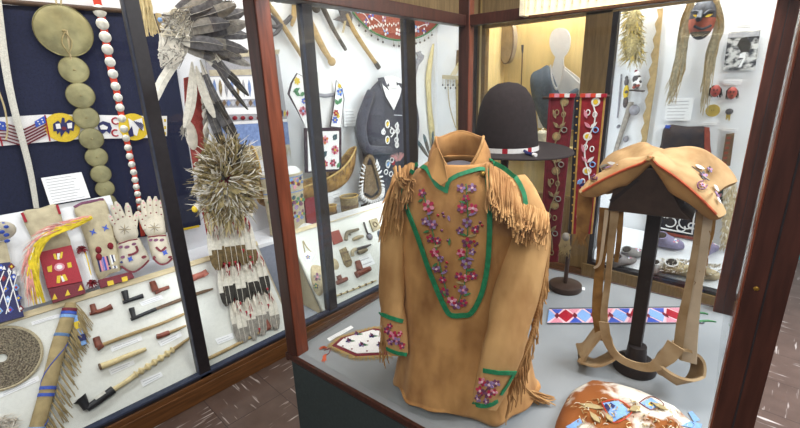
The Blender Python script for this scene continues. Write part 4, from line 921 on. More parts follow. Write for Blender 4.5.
M = MB(); M.ball(BD(1, 231, .05), V((0, .055, 0)), BD.n*.03, UZ*.045, 'hide_white', 14, 8).build('upper', dl)
M = MB()
for x, y in ((-1, 222), (3, 224), (6, 227), (6.5, 235), (7, 241), (2, 232), (-2, 229)): M.ball(BD(x, y, .078), V((0, .011, 0)), BD.n*.008, UZ*.009, 'bead_blue' if x > 0 else 'bead_white', 8, 4)
M.build('beadwork', dl)
# red pouch
rp = thing('beaded_pouch', 'red beaded pouch with tan canvas top and star design on the white board', 'pouch', BD(66, 303))
M = MB().pillow(cm(BD.m([(21.7, 213), (40, 208.5), (57, 205), (64, 226), (71, 246), (55, 251), (39, 253), (30, 235)], .012), 3, True), BD.n, .022, 'canvas', 5, 3, flat=.004); M.build('canvas_top', rp)
MB().plate(BD.m([(38.5, 252.5), (71.3, 245), (82.6, 281.3), (47.5, 288.3)], .036), BD.n, .026, 'bead_red').build('panel', rp, False)
MB().plate(BD.m([(48, 289), (82.6, 282), (85.8, 293), (53, 303)], .034), BD.n, .022, 'bead_maroon').build('flap', rp, False)
M = MB()
q = BD(59.5, 267, .038); M.disc(q, BD.n, pr(q, 4.2), .002, 'bead_pink', 12).disc(q + BD.n*.002, BD.n, pr(q, 2.4), .002, 'bead_white', 10)
for pts, m in (([(53, 254), (55.5, 253.5), (57.5, 259.5), (54.5, 259)], 'bead_yellow'), ([(61, 252), (63, 252), (62, 258), (58.8, 258.5)], 'bead_yellow'), ([(57, 276), (61, 275), (60, 283), (56.5, 283)], 'bead_yellow'), ([(62, 275), (65, 274), (68, 280), (65, 281)], 'bead_yellow'), ([(47, 267), (52, 265), (52, 272), (48, 272)], 'bead_yellow'), ([(67, 263), (71, 262), (72, 267), (68, 268)], 'bead_yellow'), ([(57, 253.5), (60, 253), (60, 259), (57.5, 259.5)], 'bead_white'), ([(60.5, 276), (62.5, 276), (65, 281), (62.5, 282)], 'bead_white')): bpl(M, pts, m, .0385)
for x, y in ((55, 298), (68, 294), (81, 289)): bpl(M, [(x-3, y+2), (x-.5, y-4.5), (x+2.5, y+.8)], 'bead_yellow', .036)
M.build('beadwork', rp, False)
M = MB()
for (x0, y0, x1, y1) in ((22, 213, 26, 222), (57, 205, 60, 214)): M.rod(BD.m([(x0, y0), (x1, y1)], .03), [.006], 'bead_red', 6); M.build('corner_tip', rp); M = MB()

# yellow plume
pl = thing('plume', 'curved yellow and pink hair plume lying across the beaded pouches', 'plume', BD(40, 300, .05))
sp = cm([V(p) for p in ((92, 217, 0), (77, 225, 0), (60, 229, 0), (42, 238, 0), (30, 254, 0), (32, 278, 0), (39, 304, 0))], 12)
for nm, m, o0, o1, cnt, w in (('outer_hair', 'plume_white', 4, 14, 90, .005), ('pink_hair', 'plume_pink', 1, 12, 210, .007), ('yellow_hair', 'plume_yellow', -7, 6, 480, .010)):
    M = MB()
    for i in range(cnt):
        k = int(rnd(0, len(sp)-14)); a, b = sp[k], sp[min(len(sp)-1, k+int(rnd(10, 22)))]; T = (b-a).normalized(); N2 = V((T.y, -T.x, 0))
        if N2.x > .3 or N2.y > .6: N2 = -N2
        f = rnd(o0, o1)*(.55 + .6*k/len(sp)); A = BD(a.x + N2.x*f*.3, a.y + N2.y*f*.3, .06 + rnd(0, .03)); B = BD(b.x + N2.x*f, b.y + N2.y*f, .055 + rnd(0, .03)); mid = A.lerp(B, .5) + BD.n*.012 + jit(.004)
        M.blade([A, mid, B], w, BD.n + jit(.4), m)
    M.build(nm, pl)
# star bag
sbg = thing('beaded_bag', 'pale hide bag with blue stars and woven panel beside the gloves', 'bag', BD(110, 285))
M = MB().pillow(cm(BD.m([(74, 207), (90, 202), (104, 199), (112, 222), (117, 245), (122, 268), (110, 274), (98, 279), (88, 248), (80, 225)], .012), 3, True), BD.n, .03, 'canvas', 6, 2.6, flat=.004)
BB = BVHTree.FromPolygons(M.v, M.f); M.build('pouch', sbg)
M = MB()
def on(bv, pts, l=.003, fb=None): 
    o = []
    for x, y in pts:
        d = ray(x, y).normalized(); h = bv.ray_cast(EYE, d); o.append((h[0] - d*l) if h[0] else (fb or BD)(x, y, .03))
    return o
M.rod(on(BB, [(74.5, 207.5), (82, 203.5), (92, 201.5), (103.5, 199.5)], .0), [.009], 'bead_plum', 8); M.build('rim', sbg)
M = MB()
for cx, cy in ((93, 232), (105.5, 227.8)):
    pts = []
    for i in range(8): a = PI/4*i + .3; r = 4.2 if i % 2 == 0 else 1.3; pts.append((cx + r*math.cos(a), cy + r*math.sin(a)))
    M.plate(on(BB, pts, .004), BD.n, .002, 'bead_blue')
for i, m in enumerate(('bead_navy', 'bead_pink', 'bead_lilac', 'bead_blue', 'bead_pink', 'bead_navy')): x = 96.5 + 1.9*i; M.plate(on(BB, [(x, 258-.35*i), (x+1.9, 257.6-.35*i), (x+5.2, 271.5-.5*i), (x+3.5, 272-.5*i)], .004), BD.n, .002, m)
for i, m in enumerate(('bead_white', 'bead_navy', 'bead_white')): x = 109.5 + 1.6*i; M.plate(on(BB, [(x, 255), (x+1.6, 254.6), (x+5, 268), (x+3.2, 268.6)], .004), BD.n, .002, m)
M.plate(on(BB, [(87.5, 243), (116, 235), (116.3, 236.5), (87.8, 244.6)], .004), BD.n, .002, 'stem_dark'); M.build('beadwork', sbg, False)
MB().plate(BD.m([(98, 280), (131, 271.5), (134.5, 277.5), (101, 288)], .03), BD.n, .022, 'bead_maroon').plate(BD.m([(107, 281.5), (113, 280), (114, 284.5), (108, 286)], .032), BD.n, .003, 'bead_yellow').plate(BD.m([(121.5, 277.5), (127, 276), (128, 280.5), (122.5, 282)], .032), BD.n, .003, 'bead_yellow').build('flap', sbg, False)
M = MB()
for x, y in ((98.5, 250), (110.5, 246), (99, 257)): c = on(BB, [(x, y)], .006)[0]; M.ball(c, V((0, .014, 0)), NX*.012, UZ*.02, 'maroon_yarn', 8, 5)
M.build('tassel', sbg)
yt = thing('yarn_tassels', 'two maroon yarn pompoms on a cord between the pouches', 'tassel', BD(92, 284, .02))
for x, y, r in ((81.5, 249, .026), (92, 283, .026)):
    M = MB(); c = BD(x, y, .05)
    for i in range(60): d = jit(1).normalized(); M.blade([c, c + d*r*.6 + jit(.004), c + d*r - UZ*.008], .008, NX + jit(.6), 'maroon_yarn')
    M.build('pompom', yt)
MB().rod(cm(BD.m([(81.5, 249), (85, 262), (89, 272), (92, 283)], .045), 4), [.004], 'bead_white', 6).rod(cm(BD.m([(84, 249), (88, 262), (91, 275)], .045), 4), [.003], 'bead_yellow', 6).build('cord', yt)
# gloves
def glove(label, palm, fingers, cuff, star, gold):
    g = thing('gauntlet', label, 'glove', BD(*cuff[len(cuff)//2], .02))
    M = MB(); M.pillow(cm(BD.m(palm, .022), 4, True), BD.n, .022, 'hide_white', 5, 2.6, flat=.012)
    for pts, w in fingers:
        P = cm(BD.m(pts, .034), 5); k = pr(P[0], 1); M.rod(P + [P[-1] + (P[-1]-P[-2]).normalized()*k*w*.35], [w*k*.5, w*k*.52, w*k*.5, w*k*.47, w*k*.2], 'hide_white', 10, .8, BD.n)
    M.build('hand', g)
    M = MB().pillow(cm(BD.m(cuff, .02), 4, True), BD.n, .035, 'hide_white', 5, 2.6, flat=.008); bv = BVHTree.FromPolygons(M.v, M.f); M.build('cuff', g)
    M = MB(); 
    for pts, w, m in gold['lines']: P = on(bv, [(q.x, q.y) for q in cm([V((x, y, 0)) for x, y in pts], 5)], .004); M.ribbon(P, [pr(P[0], w)], BD.n, .002, m)
    for x, y, r, m in gold['dots']: c = on(bv, [(x, y)], .004)[0]; M.disc(c, BD.n, pr(c, r), .002, m, 10, sx=1.5)
    sx, sy = star; M.plate(on(bv, [(sx + 3.4*(1 if i % 2 == 0 else .5)*math.cos(PI/4*i+.4), sy + 3.4*(1 if i % 2 == 0 else .5)*math.sin(PI/4*i+.4)) for i in range(8)], .006), BD.n, .002, 'bead_blue')
    M.build('beadwork', g)
    M = MB()
    for pts, w in fingers:
        for t in (.25, .55, .85):
            P = cm(BD.m(pts, .034), 5); c = P[int(t*(len(P)-1))] + BD.n*(pr(P[0], w*.42)); M.disc(c, BD.n, pr(c, .8), .002, 'bead_maroon' if t < .8 else 'bead_pink', 8)
    cx = sum(p[0] for p in palm)/len(palm); cy = sum(p[1] for p in palm)/len(palm)
    for i in range(8): a = PI/4*i; P = [BD(cx, cy+1, .058), BD(cx + 6*math.cos(a), cy + 1 + 5*math.sin(a), .055)]; M.ribbon(P, [.005, .002], BD.n, .002, ('quilled', 'feather_mid')[i % 2])
    M.build('hand_beadwork', g)
    return g
glove('beaded hide gauntlet with splayed fingers, the left one of the pair', [(113, 224), (119, 219), (127, 216), (132, 218), (136, 226), (137.5, 237), (126, 241), (118, 242), (113.5, 233)],
    [([(116, 226), (112, 221), (109.3, 215.5)], 5.2), ([(119, 223), (115.5, 214), (112.5, 207)], 5.6), ([(124, 221), (119.5, 211), (116.3, 203.5)], 6), ([(130, 220), (128.5, 212), (127.2, 205)], 6), ([(134, 229), (135, 221), (136.5, 213.5)], 5.4)],
    [(118, 243), (128, 240), (138, 238), (143, 246), (149.5, 260), (142, 268), (132, 273), (120, 266), (118, 254)], (130.3, 259),
    dict(lines=[([(118.5, 244), (128, 241), (137.5, 239)], 1.4, 'bead_maroon'), ([(121, 266), (132, 272), (142, 267), (148.5, 260)], 2, 'bead_maroon'), ([(128, 255), (133, 254), (137.5, 251), (136, 246)], 2.2, 'bead_maroon')], dots=[(121, 247, 1.5, 'bead_plum'), (127, 247, 1.6, 'bead_plum'), (123, 257, 1.5, 'bead_plum'), (134, 244, 1.4, 'bead_plum'), (144, 257, 1.6, 'bead_maroon'), (122, 262, 1.2, 'bead_navy')]))
glove('beaded hide gauntlet with fingers together, the right one beside the mullion', [(143, 224), (147, 218), (157, 215), (163, 218), (165, 228), (165, 234), (156, 236), (148, 236), (144, 231)],
    [([(146, 221), (144, 208), (143, 202)], 5.6), ([(150.5, 218), (149.8, 206), (149.3, 198.5)], 5.8), ([(156, 217), (155.8, 206), (155.5, 198.5)], 5.8), ([(161, 219), (160.5, 208), (160, 202)], 5.4), ([(146, 229), (142, 220), (138.5, 213)], 5.4)],
    [(147.5, 236), (157, 235), (166, 234.5), (169, 245), (174, 258), (167, 264), (160, 265), (152.5, 258), (149, 247)], (165, 252.6),
    dict(lines=[([(148, 237), (157, 236), (166, 235.5)], 1.4, 'bead_maroon'), ([(153, 258), (160, 264), (167, 263), (172, 258)], 2, 'bead_maroon'), ([(156, 247), (161, 251), (166, 247)], 2.2, 'bead_maroon')], dots=[(151, 240, 1.4, 'bead_plum'), (156, 240, 1.5, 'bead_plum'), (162, 240, 1.5, 'bead_plum'), (155, 257, 1.4, 'bead_maroon'), (170, 257, 1.3, 'bead_maroon')]))

# ------------------------------------------------------------------ trays
def tray(y0, y1, label, side):
    t = thing('display_tray', label, 'tray', V((-2.3, (y0+y1)/2, .106)))
    a = V((-2.168, 0, .127)); b = V((-2.498, 0, .617)); n = TRAY.n
    q = [V((a.x, y0, a.z)), V((a.x, y1, a.z)), V((b.x, y1, b.z)), V((b.x, y0, b.z))]
    MB().plate(q, n, .012, 'tray_white').build('panel', t, False)
    c = V((-2.5, (y0+y1)/2, .62)); MB().box(c, .026, y1-y0, .03, 'rail_wood', (n, V((0, 1, 0)), V((-.33, 0, .49)).normalized())).build('top_rail', t, False, .002)
    for s in side: MB().plate([V((-2.18, s, .107)), V((-2.168, s, .127)), V((-2.498, s, .617)), V((-2.51, s, .11))], V((0, 1 if s == y1 else -1, 0)), .012, 'rail_wood').build('side_panel', t, False)
    return t
yt1 = TRAY(252, 232).y
tray(-.88, yt1, 'long sloping white tray of pipes under the beaded bags', (yt1,)); yt2 = TRAY(290, 240).y
tray(yt2, 3.45, 'sloping white tray of small tools and pipes in the third bay', (yt2,))
TN = TRAY.n
def tr(px, py, l=.0): return TRAY(px, py, l)
def trod(M, pts, w, m, seg=8, l=None, n=4):
    P0_ = tr(*pts[0]); k = pr(P0_, .5); mx = max(w)*k; P = cm([tr(x, y, (l if l is not None else mx + .001)) for x, y in pts], n); return M.rod(P, [q*k for q in w], m, seg, 1, TN)
def tcard(pts, label, g='small white caption cards on the trays'): return card(pts, TRAY, label, .003, 2, g)
# pipes: bowl points, shank points, stem points in the photograph
def pipe(label, bowl, bw, shank, sw, mb, stem=None, sw2=None, ms=None, group=None, lift=.012):
    t = thing('tobacco_pipe', label, 'pipe', tr(*shank[0]))
    M = MB(); k = pr(tr(*bowl[0]), .5)
    M.rod([tr(x, y, lift + .004) for x, y in bowl], [q*k for q in bw], mb, 12); c = tr(*bowl[0], lift + .004); d = (c - tr(*bowl[-1], lift+.004)).normalized()
    M.rod([c + d*.0006, c + d*.0012], [bw[0]*k*.62], 'hollow', 10); M.rod(cm([tr(x, y, lift) for x, y in shank], 4), [q*k for q in sw], mb, 10); M.build('bowl', t)
    if stem: M = MB(); M.rod(cm([tr(x, y, lift) for x, y in stem], 4), [q*k for q in sw2], ms, 8); M.build('stem', t)
    return t
pipe('short red stone pipe at the upper left of the tray', [(92.3, 304.3), (94.5, 313)], [4.6, 5.4], [(89.5, 314), (100, 311), (107, 308.5), (111.5, 306.5)], [3, 4.2, 4.5, 6.5], 'pipe_red')
pipe('short black pipe with elbow bowl below the left gauntlet', [(124.4, 291), (126.6, 300)], [6, 4.5], [(123, 302.5), (133, 299), (143, 295.8)], [3.6, 4, 5], 'pipe_black')
pipe('brown red pipe with thick upright bowl beside the mullion', [(152.3, 281.5), (155.5, 291)], [5.6, 6.4], [(155, 292), (162, 289.5), (169, 287)], [5.6, 4, 3.6], 'pipe_red')
pipe('pinkish red pipe end just right of the first mullion', [(203, 271), (206.5, 275.5)], [6, 6], [(189, 279.5), (198, 276), (206, 273)], [7.5, 6, 6], 'pipe_pink')
pipe('long pipe with black bowl and dark stem running under the mullion', [(131.4, 308), (133.8, 317.5)], [5.2, 4], [(131, 319.5), (145, 313.5), (156, 309)], [3.4, 3.6, 4], 'pipe_black', [(156, 309), (185, 298), (204, 291.5), (213, 288.7)], [3.4, 4.2, 3.8, 1.6], 'stem_dark')
pipe('long pipe with small red bowl and plain wooden stem', [(96, 337.3), (99, 346.5)], [6, 6.5], [(97, 348.5), (103, 345)], [6, 4.5], 'pipe_red', [(102, 345), (130, 334.5), (160, 324), (184, 314)], [3.6, 3.8, 3.4, 3], 'stem_wood')
pipe('short pipe with dark red tip and slim wooden stem', [(156.5, 336.4), (160, 336)], [4.5, 5], [(157, 337), (169, 332.6)], [5, 5], 'pipe_red', [(169, 332.6), (178, 329), (186, 325.5)], [3, 3, 2], 'stem_wood')
t = pipe('long pipe with flared black bowl, slotted shank and twisted cream stem', [(79.5, 398.5), (83, 401.5), (87, 409)], [12.5, 8.5, 6], [(87, 409), (96, 402.5), (113.5, 389.5)], [6.5, 8, 9], 'pipe_black', [(113, 390), (125, 382.5), (136, 374.5)], [5.5, 5, 6], 'stem_cream', lift=.016)
M = MB(); P = cm([tr(x, y, .016) for x, y in ((135, 375), (155, 362), (174, 349))], 20); k = pr(P[0], .5)
M.rod(P, [k*(5.5 + 2.6*math.sin(i*1.05)) for i in range(len(P))], 'stem_cream', 10).rod([P[-1], tr(181, 344, .014), tr(190, 337.5, .012)], [k*4, k*3.4, k*2.6], 'stem_wood', 8); M.build('twisted_stem', t)
MB().plate([tr(x, y, .036) for x, y in ((94, 397.5), (104, 390.5), (106, 393), (96, 400))], TN, .004, 'silver').build('slot', t, False)
pipe('long pipe with wooden stem and red bowl at the foot of the feather trailer', [(265.5, 320), (269, 327.5)], [4, 5], [(258.5, 332.6), (269.5, 327.6)], [3.6, 4.2], 'pipe_red', [(205.5, 360), (232, 347), (259, 332.4)], [3.4, 3.2, 3], 'stem_wood')
M = MB(); trod(M, [(99.5, 367), (112, 362.5), (130, 355), (146, 349)], [6.6, 6.2, 5.4, 4], 'stem_cream', 10); trod(M, [(99, 367.2), (101, 366.4)], [6.9, 6.9], 'stem_dark', 10); M.solo('wooden_tube', 'plain cream wooden tube lying on the tray under the long pipe', 'tube')
# pipe bag
pb = thing('pipe_bag', 'long rolled hide pipe bag with blue bead bands and fringe', 'bag', tr(50, 400))
M = MB(); P = cm([tr(x, y, .022) for x, y in ((71, 303), (67, 320), (59, 345), (48, 388), (37.5, 426), (36, 431))], 6); kk = pr(P[0], .5); M.rod(P, [kk*9, kk*12, kk*12.5, kk*12, kk*12, kk*13], 'hide_tan', 14, .75, TN); M.build('bag', pb)
M = MB()
for t0 in (.10, .14, .18, .34, .365, .62, .65, .84, .87, .90, .94):
    i = int(t0*(len(P)-1)); d = (P[min(i+1, len(P)-1)]-P[i-1]).normalized()*.007; M.rod([P[i]-d, P[i]+d], [kk*12.9], ('bead_sky', 'bead_maroon', 'bead_blue')[int(t0*100) % 3], 14, .77, TN)
for j in range(2):
    W_ = []
    for i in range(8, len(P)-6): a = i*.55 + j*PI; d = (P[i+1]-P[i]).normalized(); s = TN.cross(d); W_.append(P[i] + s*(kk*12.4*math.cos(a)) + TN*(kk*9.6*math.sin(a)))
    if j == 0: M.rod(W_, [.0022], 'bead_blue', 5)
M.build('bead_bands', pb)
M = MB()
for i in range(150):
    t0 = rnd(.06, .86); q = P[int(t0*(len(P)-1))]; s = (tr(100, 300) - tr(90, 300)).normalized(); L = rnd(.07, .13)
    a = q + s*kk*10; b = a + s*L*rnd(.12, .34) - V((-.33, 0, .49)).normalized()*L*rnd(.8, 1.0); b += V((-.33, 0, .49)).normalized()*max(0, (.15 - b.z)*1.25); M.rod([a, a.lerp(b, .5) + TN*.006 + jit(.004), b - TN*min(.012, max(0, (b-TRAY.p).dot(TN)-.004))], [.0026, .0018], 'hide_tan', 4)
M.build('fringe', pb)
M = MB(); trod(M, [(74.5, 316), (79, 330), (84, 345)], [6, 6, 5], 'bead_sky', 8); trod(M, [(76.5, 322), (78.5, 329)], [6.6, 6.6], 'bead_yellow', 8, .016); trod(M, [(81, 335), (83, 341)], [6.6, 6.6], 'bead_navy', 8, .016); M.build('side_strip', pb)
# coiled mat
cmn = thing('coiled_mat', 'round coiled grass mat with a hole in the middle', 'mat', tr(3, 385)); c = tr(2, 358, .008); R_ = pr(c, 31)
for nm, rr, m in (('coil', [R_*(.17+.083*i) for i in range(10)], 'reed'), ('rim', [R_*.985], 'reed_light')):
    M = MB()
    for r in rr: M.ring(c, TN, r, R_*.05, m, 56, 6)
    M.build(nm, cmn)
M = MB(); c = tr(3, 424, .004)
for i in range(120): a = tr(3 + rnd(-14, 12), 424 + rnd(-5, 6), .004); M.blade([a, a + jit(.012) + TN*.014, a + V((.004, rnd(-.02, .05), rnd(-.04, .02)))], .006, TN + jit(.3), 'plume_white')
M.solo('fur_tuft', 'white fur tuft in the bottom left corner of the tray', 'fur')
tcard([(31, 322), (59, 313.7), (60, 317), (32, 325.5)], 'caption card above the coiled mat, left of the pipe bag'); tcard([(0, 393), (38, 375.5), (40, 380.5), (0, 398)], 'long caption card below the coiled mat')
tcard([(110, 346.5), (141, 335.2), (142.5, 340), (112, 352)], 'caption card below the long wooden stemmed pipe'); tcard([(108, 369.5), (133.5, 360), (135, 364), (111, 375)], 'caption card below the cream wooden tube')
tcard([(140, 380.5), (161, 371.7), (163, 376), (143, 387)], 'caption card below the twisted pipe stem'); tcard([(157.5, 341.5), (180, 331), (182, 336), (161, 346.5)], 'caption card below the red tipped short pipe')
tcard([(139, 302.5), (161, 294.5), (163.5, 298.5), (142, 306)], 'caption card between the black pipe and the brown red pipe'); tcard([(215, 339), (233, 332.6), (234.7, 338), (218, 344.7)], 'caption card in the second bay left of the feather tips')
# ================================================================== LEFT WALL CASE, second and third bay
# ---- war bonnet
HB = LX(-2.5); FN = V((1, 0, 0))
wb = thing('feather_bonnet', 'feather war bonnet with swept back grey feathers and hanging white ermine', 'headdress', HB(176, 60))
MB().ball(HB(176, 32, -.03), V((0, .085, 0)), V((.07, 0, 0)), UZ*.09, 'felt_cap', 18, 10).build('cap', wb)
M = MB(); M.rod(cm([HB(158, 14, .02), HB(163, 28, .05), HB(172, 40, .06), HB(184, 46, .05)], 5), [.016, .018, .018, .014], 'hide_tan', 10, .5, FN)
for i in range(6): q = HB(160+4*i, 20+4.6*i, .066 if i else .05); M.dome(q, FN, .012, .006, 'bead_white' if i % 2 else 'bead_sky', 10, 2)
M.build('brow_band', wb)
def wfe(x0, y0, x1, y1, w, l0=.05, l1=.05, c1='feather_grey', c2='feather_dark', bend=.0, side=0.0, split=.72, tuft=None, par=None, plane=HB, lo=.2):
    a, b = plane(x0, y0, l0), plane(x1, y1, l1); k = pr(a, 1); M = MB().feather(a, b, w*k*1.5, FN + UZ*.15, c1, c2, 'feather_pale', split, bend, lo, True, side)
    o = M.build('feather', par or wb, True)
    if tuft:
        M = MB(); T = (b-a).normalized()
        for i in range(22): M.blade([b - T*.02, b + jit(.012) + T*.01, b + jit(.02) + T*rnd(.02, .045)], .012, FN + jit(.5), tuft)
        M.build('tip_fluff', o)
up_f = [(168, 16, 206, -14, 8), (170, 18, 218, -8, 8.5), (170, 20, 226, 1, 9), (172, 22, 234, 6, 9.5), (172, 25, 244, 12, 9), (173, 28, 226, 12, 10), (174, 30, 246, 24, 9.5), (175, 33, 228, 24, 10), (176, 36, 247, 37, 9), (177, 38, 224, 34, 10), (178, 40, 246, 52, 8.5), (180, 42, 222, 47, 9.5), (182, 45, 248, 66, 8), (180, 46, 214, 58, 9), (196, 42, 240, 58, 9)]
for i, (x0, y0, x1, y1, w) in enumerate(up_f):
    wfe(x0, y0, x1, y1, w, .05 + .012*(i % 3), .03 + .035*(i % 4), ('feather_grey', 'feather_mid', 'feather_grey')[i % 3], 'feather_grey' if i % 3 else 'feather_mid', .06, .04*(1 if i < 7 else -1), tuft='feather_mid' if i in (2, 4, 7, 9) else None)
for i, (x0, y0, x1, y1, w, s) in enumerate([(188, 50, 150, 110, 6, .06), (192, 62, 184, 128, 6.5, -.05), (200, 60, 228, 120, 5, .04), (206, 44, 247, 110, 4, .05), (204, 58, 240, 84, 6, -.03), (210, 92, 236, 140, 9, .02), (196, 66, 214, 118, 6, .03), (212, 50, 248, 96, 5, .04), (205, 96, 224, 150, 6, .02), (214, 110, 224, 152, 4, .0)]):
    wfe(x0, y0, x1, y1, w, .06, .09, 'feather_pale' if i in (0, 1, 6) else 'feather_grey', 'feather_pale' if i in (0, 1, 6) else 'feather_dark', .03, s, tuft='feather_mid' if i < 2 else None)
M = MB()
for i in range(130):
    a = HB(160 + rnd(0, 26), 30 + rnd(0, 16), .07); L = rnd(14, 34); M.blade([a, HB(162 + rnd(-4, 22), 42 + L*.5, .09), HB(161 + rnd(-2, 20), 36 + L, .08)], .016, FN + jit(.3), random.choice(['feather_pale', 'plume_white', 'feather_pale', 'feather_mid']))
M.build('ermine_drops', wb)
M = MB()
for i in range(90):
    a = HB(166 + rnd(-6, 8), 22 + rnd(-10, 16), .075); M.blade([a, HB(174 + rnd(-4, 16), 22 + rnd(-14, 20), .10), HB(184 + rnd(-4, 12), 20 + rnd(-16, 24), .09)], .008, FN + jit(.3), random.choice(['feather_pale', 'quill', 'feather_mid']))
M.build('brow_fluff', wb)
MB().plate(HB.m([(184, 78), (200, 74), (208, 120), (206, 168), (194, 170), (186, 120)], .015), FN, .008, 'red_trade').build('red_drop', wb, False)
M = MB(); q = HB(191.5, 136, .03); M.ball(q, V((0, .032, 0)), V((.012, 0, 0)), UZ*.078, 'plume_white', 14, 8); M.build('white_pendant', wb)
M = MB(); P = cm([HB(x, y, .05) for x, y in ((200, 74), (204, 100), (206, 130), (209, 168))], 14)
for j in range(2): M.rod([P[i] + V((0, .008*math.cos(i*.9+j*PI), 0)) + FN*(.008*math.sin(i*.9+j*PI)) for i in range(len(P))], [.01], 'feather_pale' if j else 'feather_mid', 6)
M.build('twisted_cord', wb)
M = MB()
for i in range(46): a = LX(-2.45)(137 + rnd(0, 12), -6); M.rod([a, a + V((rnd(-.01, .01), rnd(-.01, .01), -.06)), a + V((0, rnd(-.02, .03), -rnd(.14, .19)))], [.004, .003], 'stem_cream', 4)
M.rod([LX(-2.45)(132, -6), LX(-2.45)(152, -7)], [.012], 'stem_cream', 8); M.solo('hide_fringe', 'cream hide fringe hanging at the top beside the first mullion', 'fringe')
# ---- feather bustle
fbp = thing('feather_bustle', 'bushy olive and tan feather bustle above the long feather trailer', 'bustle', LX(-2.46)(228, 222)); BPn = LX(-2.46)
MB().dome(BPn(228, 176, -.02), FN, .07, .03, 'red_cloth', 20, 4).build('disc', fbp)
M = MB()
for i in range(760):
    a0 = rnd(0, 2*PI); r0 = math.sqrt(rnd(0, 1)); c = (227 + 24*r0*math.cos(a0), 180 + 37*r0*math.sin(a0)); L = rnd(6, 15); a1 = a0 + rnd(-1.1, 1.1)
    h0 = .02 + .07*(1-r0*r0); p0 = BPn(c[0], c[1], h0 + rnd(-.02, .02)); p1 = BPn(c[0] + L*math.cos(a1), c[1] + L*math.sin(a1), h0 + rnd(-.01, .05))
    m = random.choice(['feather_olive', 'straw', 'hide_tan', 'canvas', 'plume_white', 'feather_olive', 'shoe_cream', 'feather_brown'])
    M.feather(p0, p1, rnd(.012, .03), FN + jit(.7), m, m, m, .8, rnd(-.2, .35), 0, False, rnd(-.2, .2))
for i in range(420):
    a0 = rnd(0, 2*PI); r0 = math.sqrt(rnd(0, 1)); c = (227 + 24*r0*math.cos(a0), 180 + 38*r0*math.sin(a0)); L = rnd(10, 24); a1 = a0 + rnd(-.8, .8); h0 = .05 + .07*(1-r0*r0)
    p0 = BPn(c[0], c[1], h0); p2 = BPn(c[0] + L*math.cos(a1), c[1] + L*math.sin(a1), h0 + rnd(-.02, .05)); M.blade([p0, p0.lerp(p2, .5) + FN*.02 + jit(.012), p2], rnd(.005, .011), FN + jit(.5), random.choice(['straw', 'plume_white', 'feather_olive', 'hide_tan', 'feather_brown', 'feather_pale']))
M.build('fluff', fbp)
for pts in ([(231, 168), (228, 158), (230, 146)], [(238, 164), (240, 152), (247, 140)], [(222, 180), (226, 166), (237, 150)]):
    k = pr(BPn(*pts[0]), 1); MB().rod(cm([BPn(x, y, .10) for x, y in pts], 5), [2.2*k, 2.4*k, .5*k], 'feather_dark', 8).build('dark_plume', fbp)
M = MB()
for x, y, m in ((197, 207, 'plume_white'), (247, 204, 'plume_white'), (195, 209, 'bead_yellow'), (224, 174, 'bead_orange'), (204, 186, 'plume_white')): M.ball(BPn(x, y, .08), V((0, .018, 0)), FN*.014, UZ*.02, m, 10, 6)
M.build('pompoms', fbp)
M = MB()
for i in range(34): x = 204 + rnd(0, 38); a = BPn(x, 214 + rnd(-6, 4), .07); M.rod([a, a + V((.01, rnd(-.006, .006), -.06)), a + V((.006, rnd(-.01, .01), -rnd(.09, .14)))], [.006, .004], random.choice(['hide_tan', 'hide_white', 'stem_cream']), 5)
M.build('thongs', fbp)
# ---- feather trailer
TP = PL((-2.43, 0, .62), (.62, 0, .30))
trl = thing('feather_trailer', 'red cloth trailer with three tiers of white dark tipped feathers, second bay', 'trailer', TP(252, 318))
MB().plate(TP.m([(201, 205), (242, 206), (250, 232), (266, 275), (276, 318), (240, 330), (222, 280), (208, 240)], -.01), TP.n, .006, 'red_cloth').build('cloth', trl, False)
def tier(x0, x1, ya, yb, n, dx, w, slope, dark):
    for i in range(n):
        t = i/(n-1); x = x0 + (x1-x0)*t; y0 = ya + slope*t; a = TP(x, y0, .012 + .006*(i % 2)); b = TP(x + dx + rnd(-2, 2), yb + slope*t + rnd(-4, 4), .024 + .008*(i % 2)); k = pr(a, 1)
        M = MB().feather(a, b, w*k, TP.n, 'feather_pale', dark, 'feather_pale', rnd(.55, .66), .02, .2, True, rnd(-.02, .02)); o = M.build('feather', trl)
        M = MB()
        for j in range(9): M.blade([a + jit(.004), a.lerp(b, .18) + TP.n*.016 + jit(.01), a.lerp(b, .36) + TP.n*.01 + jit(.014)], .012, TP.n + jit(.4), 'plume_white' if j % 4 else ('red_cloth' if i % 2 else 'plume_white'))
        M.build('base_fluff', o)
tier(209, 247, 226, 270, 8, 6, 10, -8, 'feather_brown'); tier(220, 259, 266, 305, 8, 7, 10, -11, 'feather_dark'); tier(231, 268, 300, 342, 8, 8, 10, -13, 'feather_mid')
M = MB()
for x, y in ((224, 263), (229, 262), (235, 261), (250, 256), (243, 249), (252, 261), (240, 302), (250, 314), (267, 288), (268, 304), (246, 311), (259, 328)): a = TP(x, y, .045); M.blade([a, a + TP.n*.008 - UZ*.012, a - UZ*.034], .016, TP.n, 'bead_red')
M.build('red_tufts', trl)
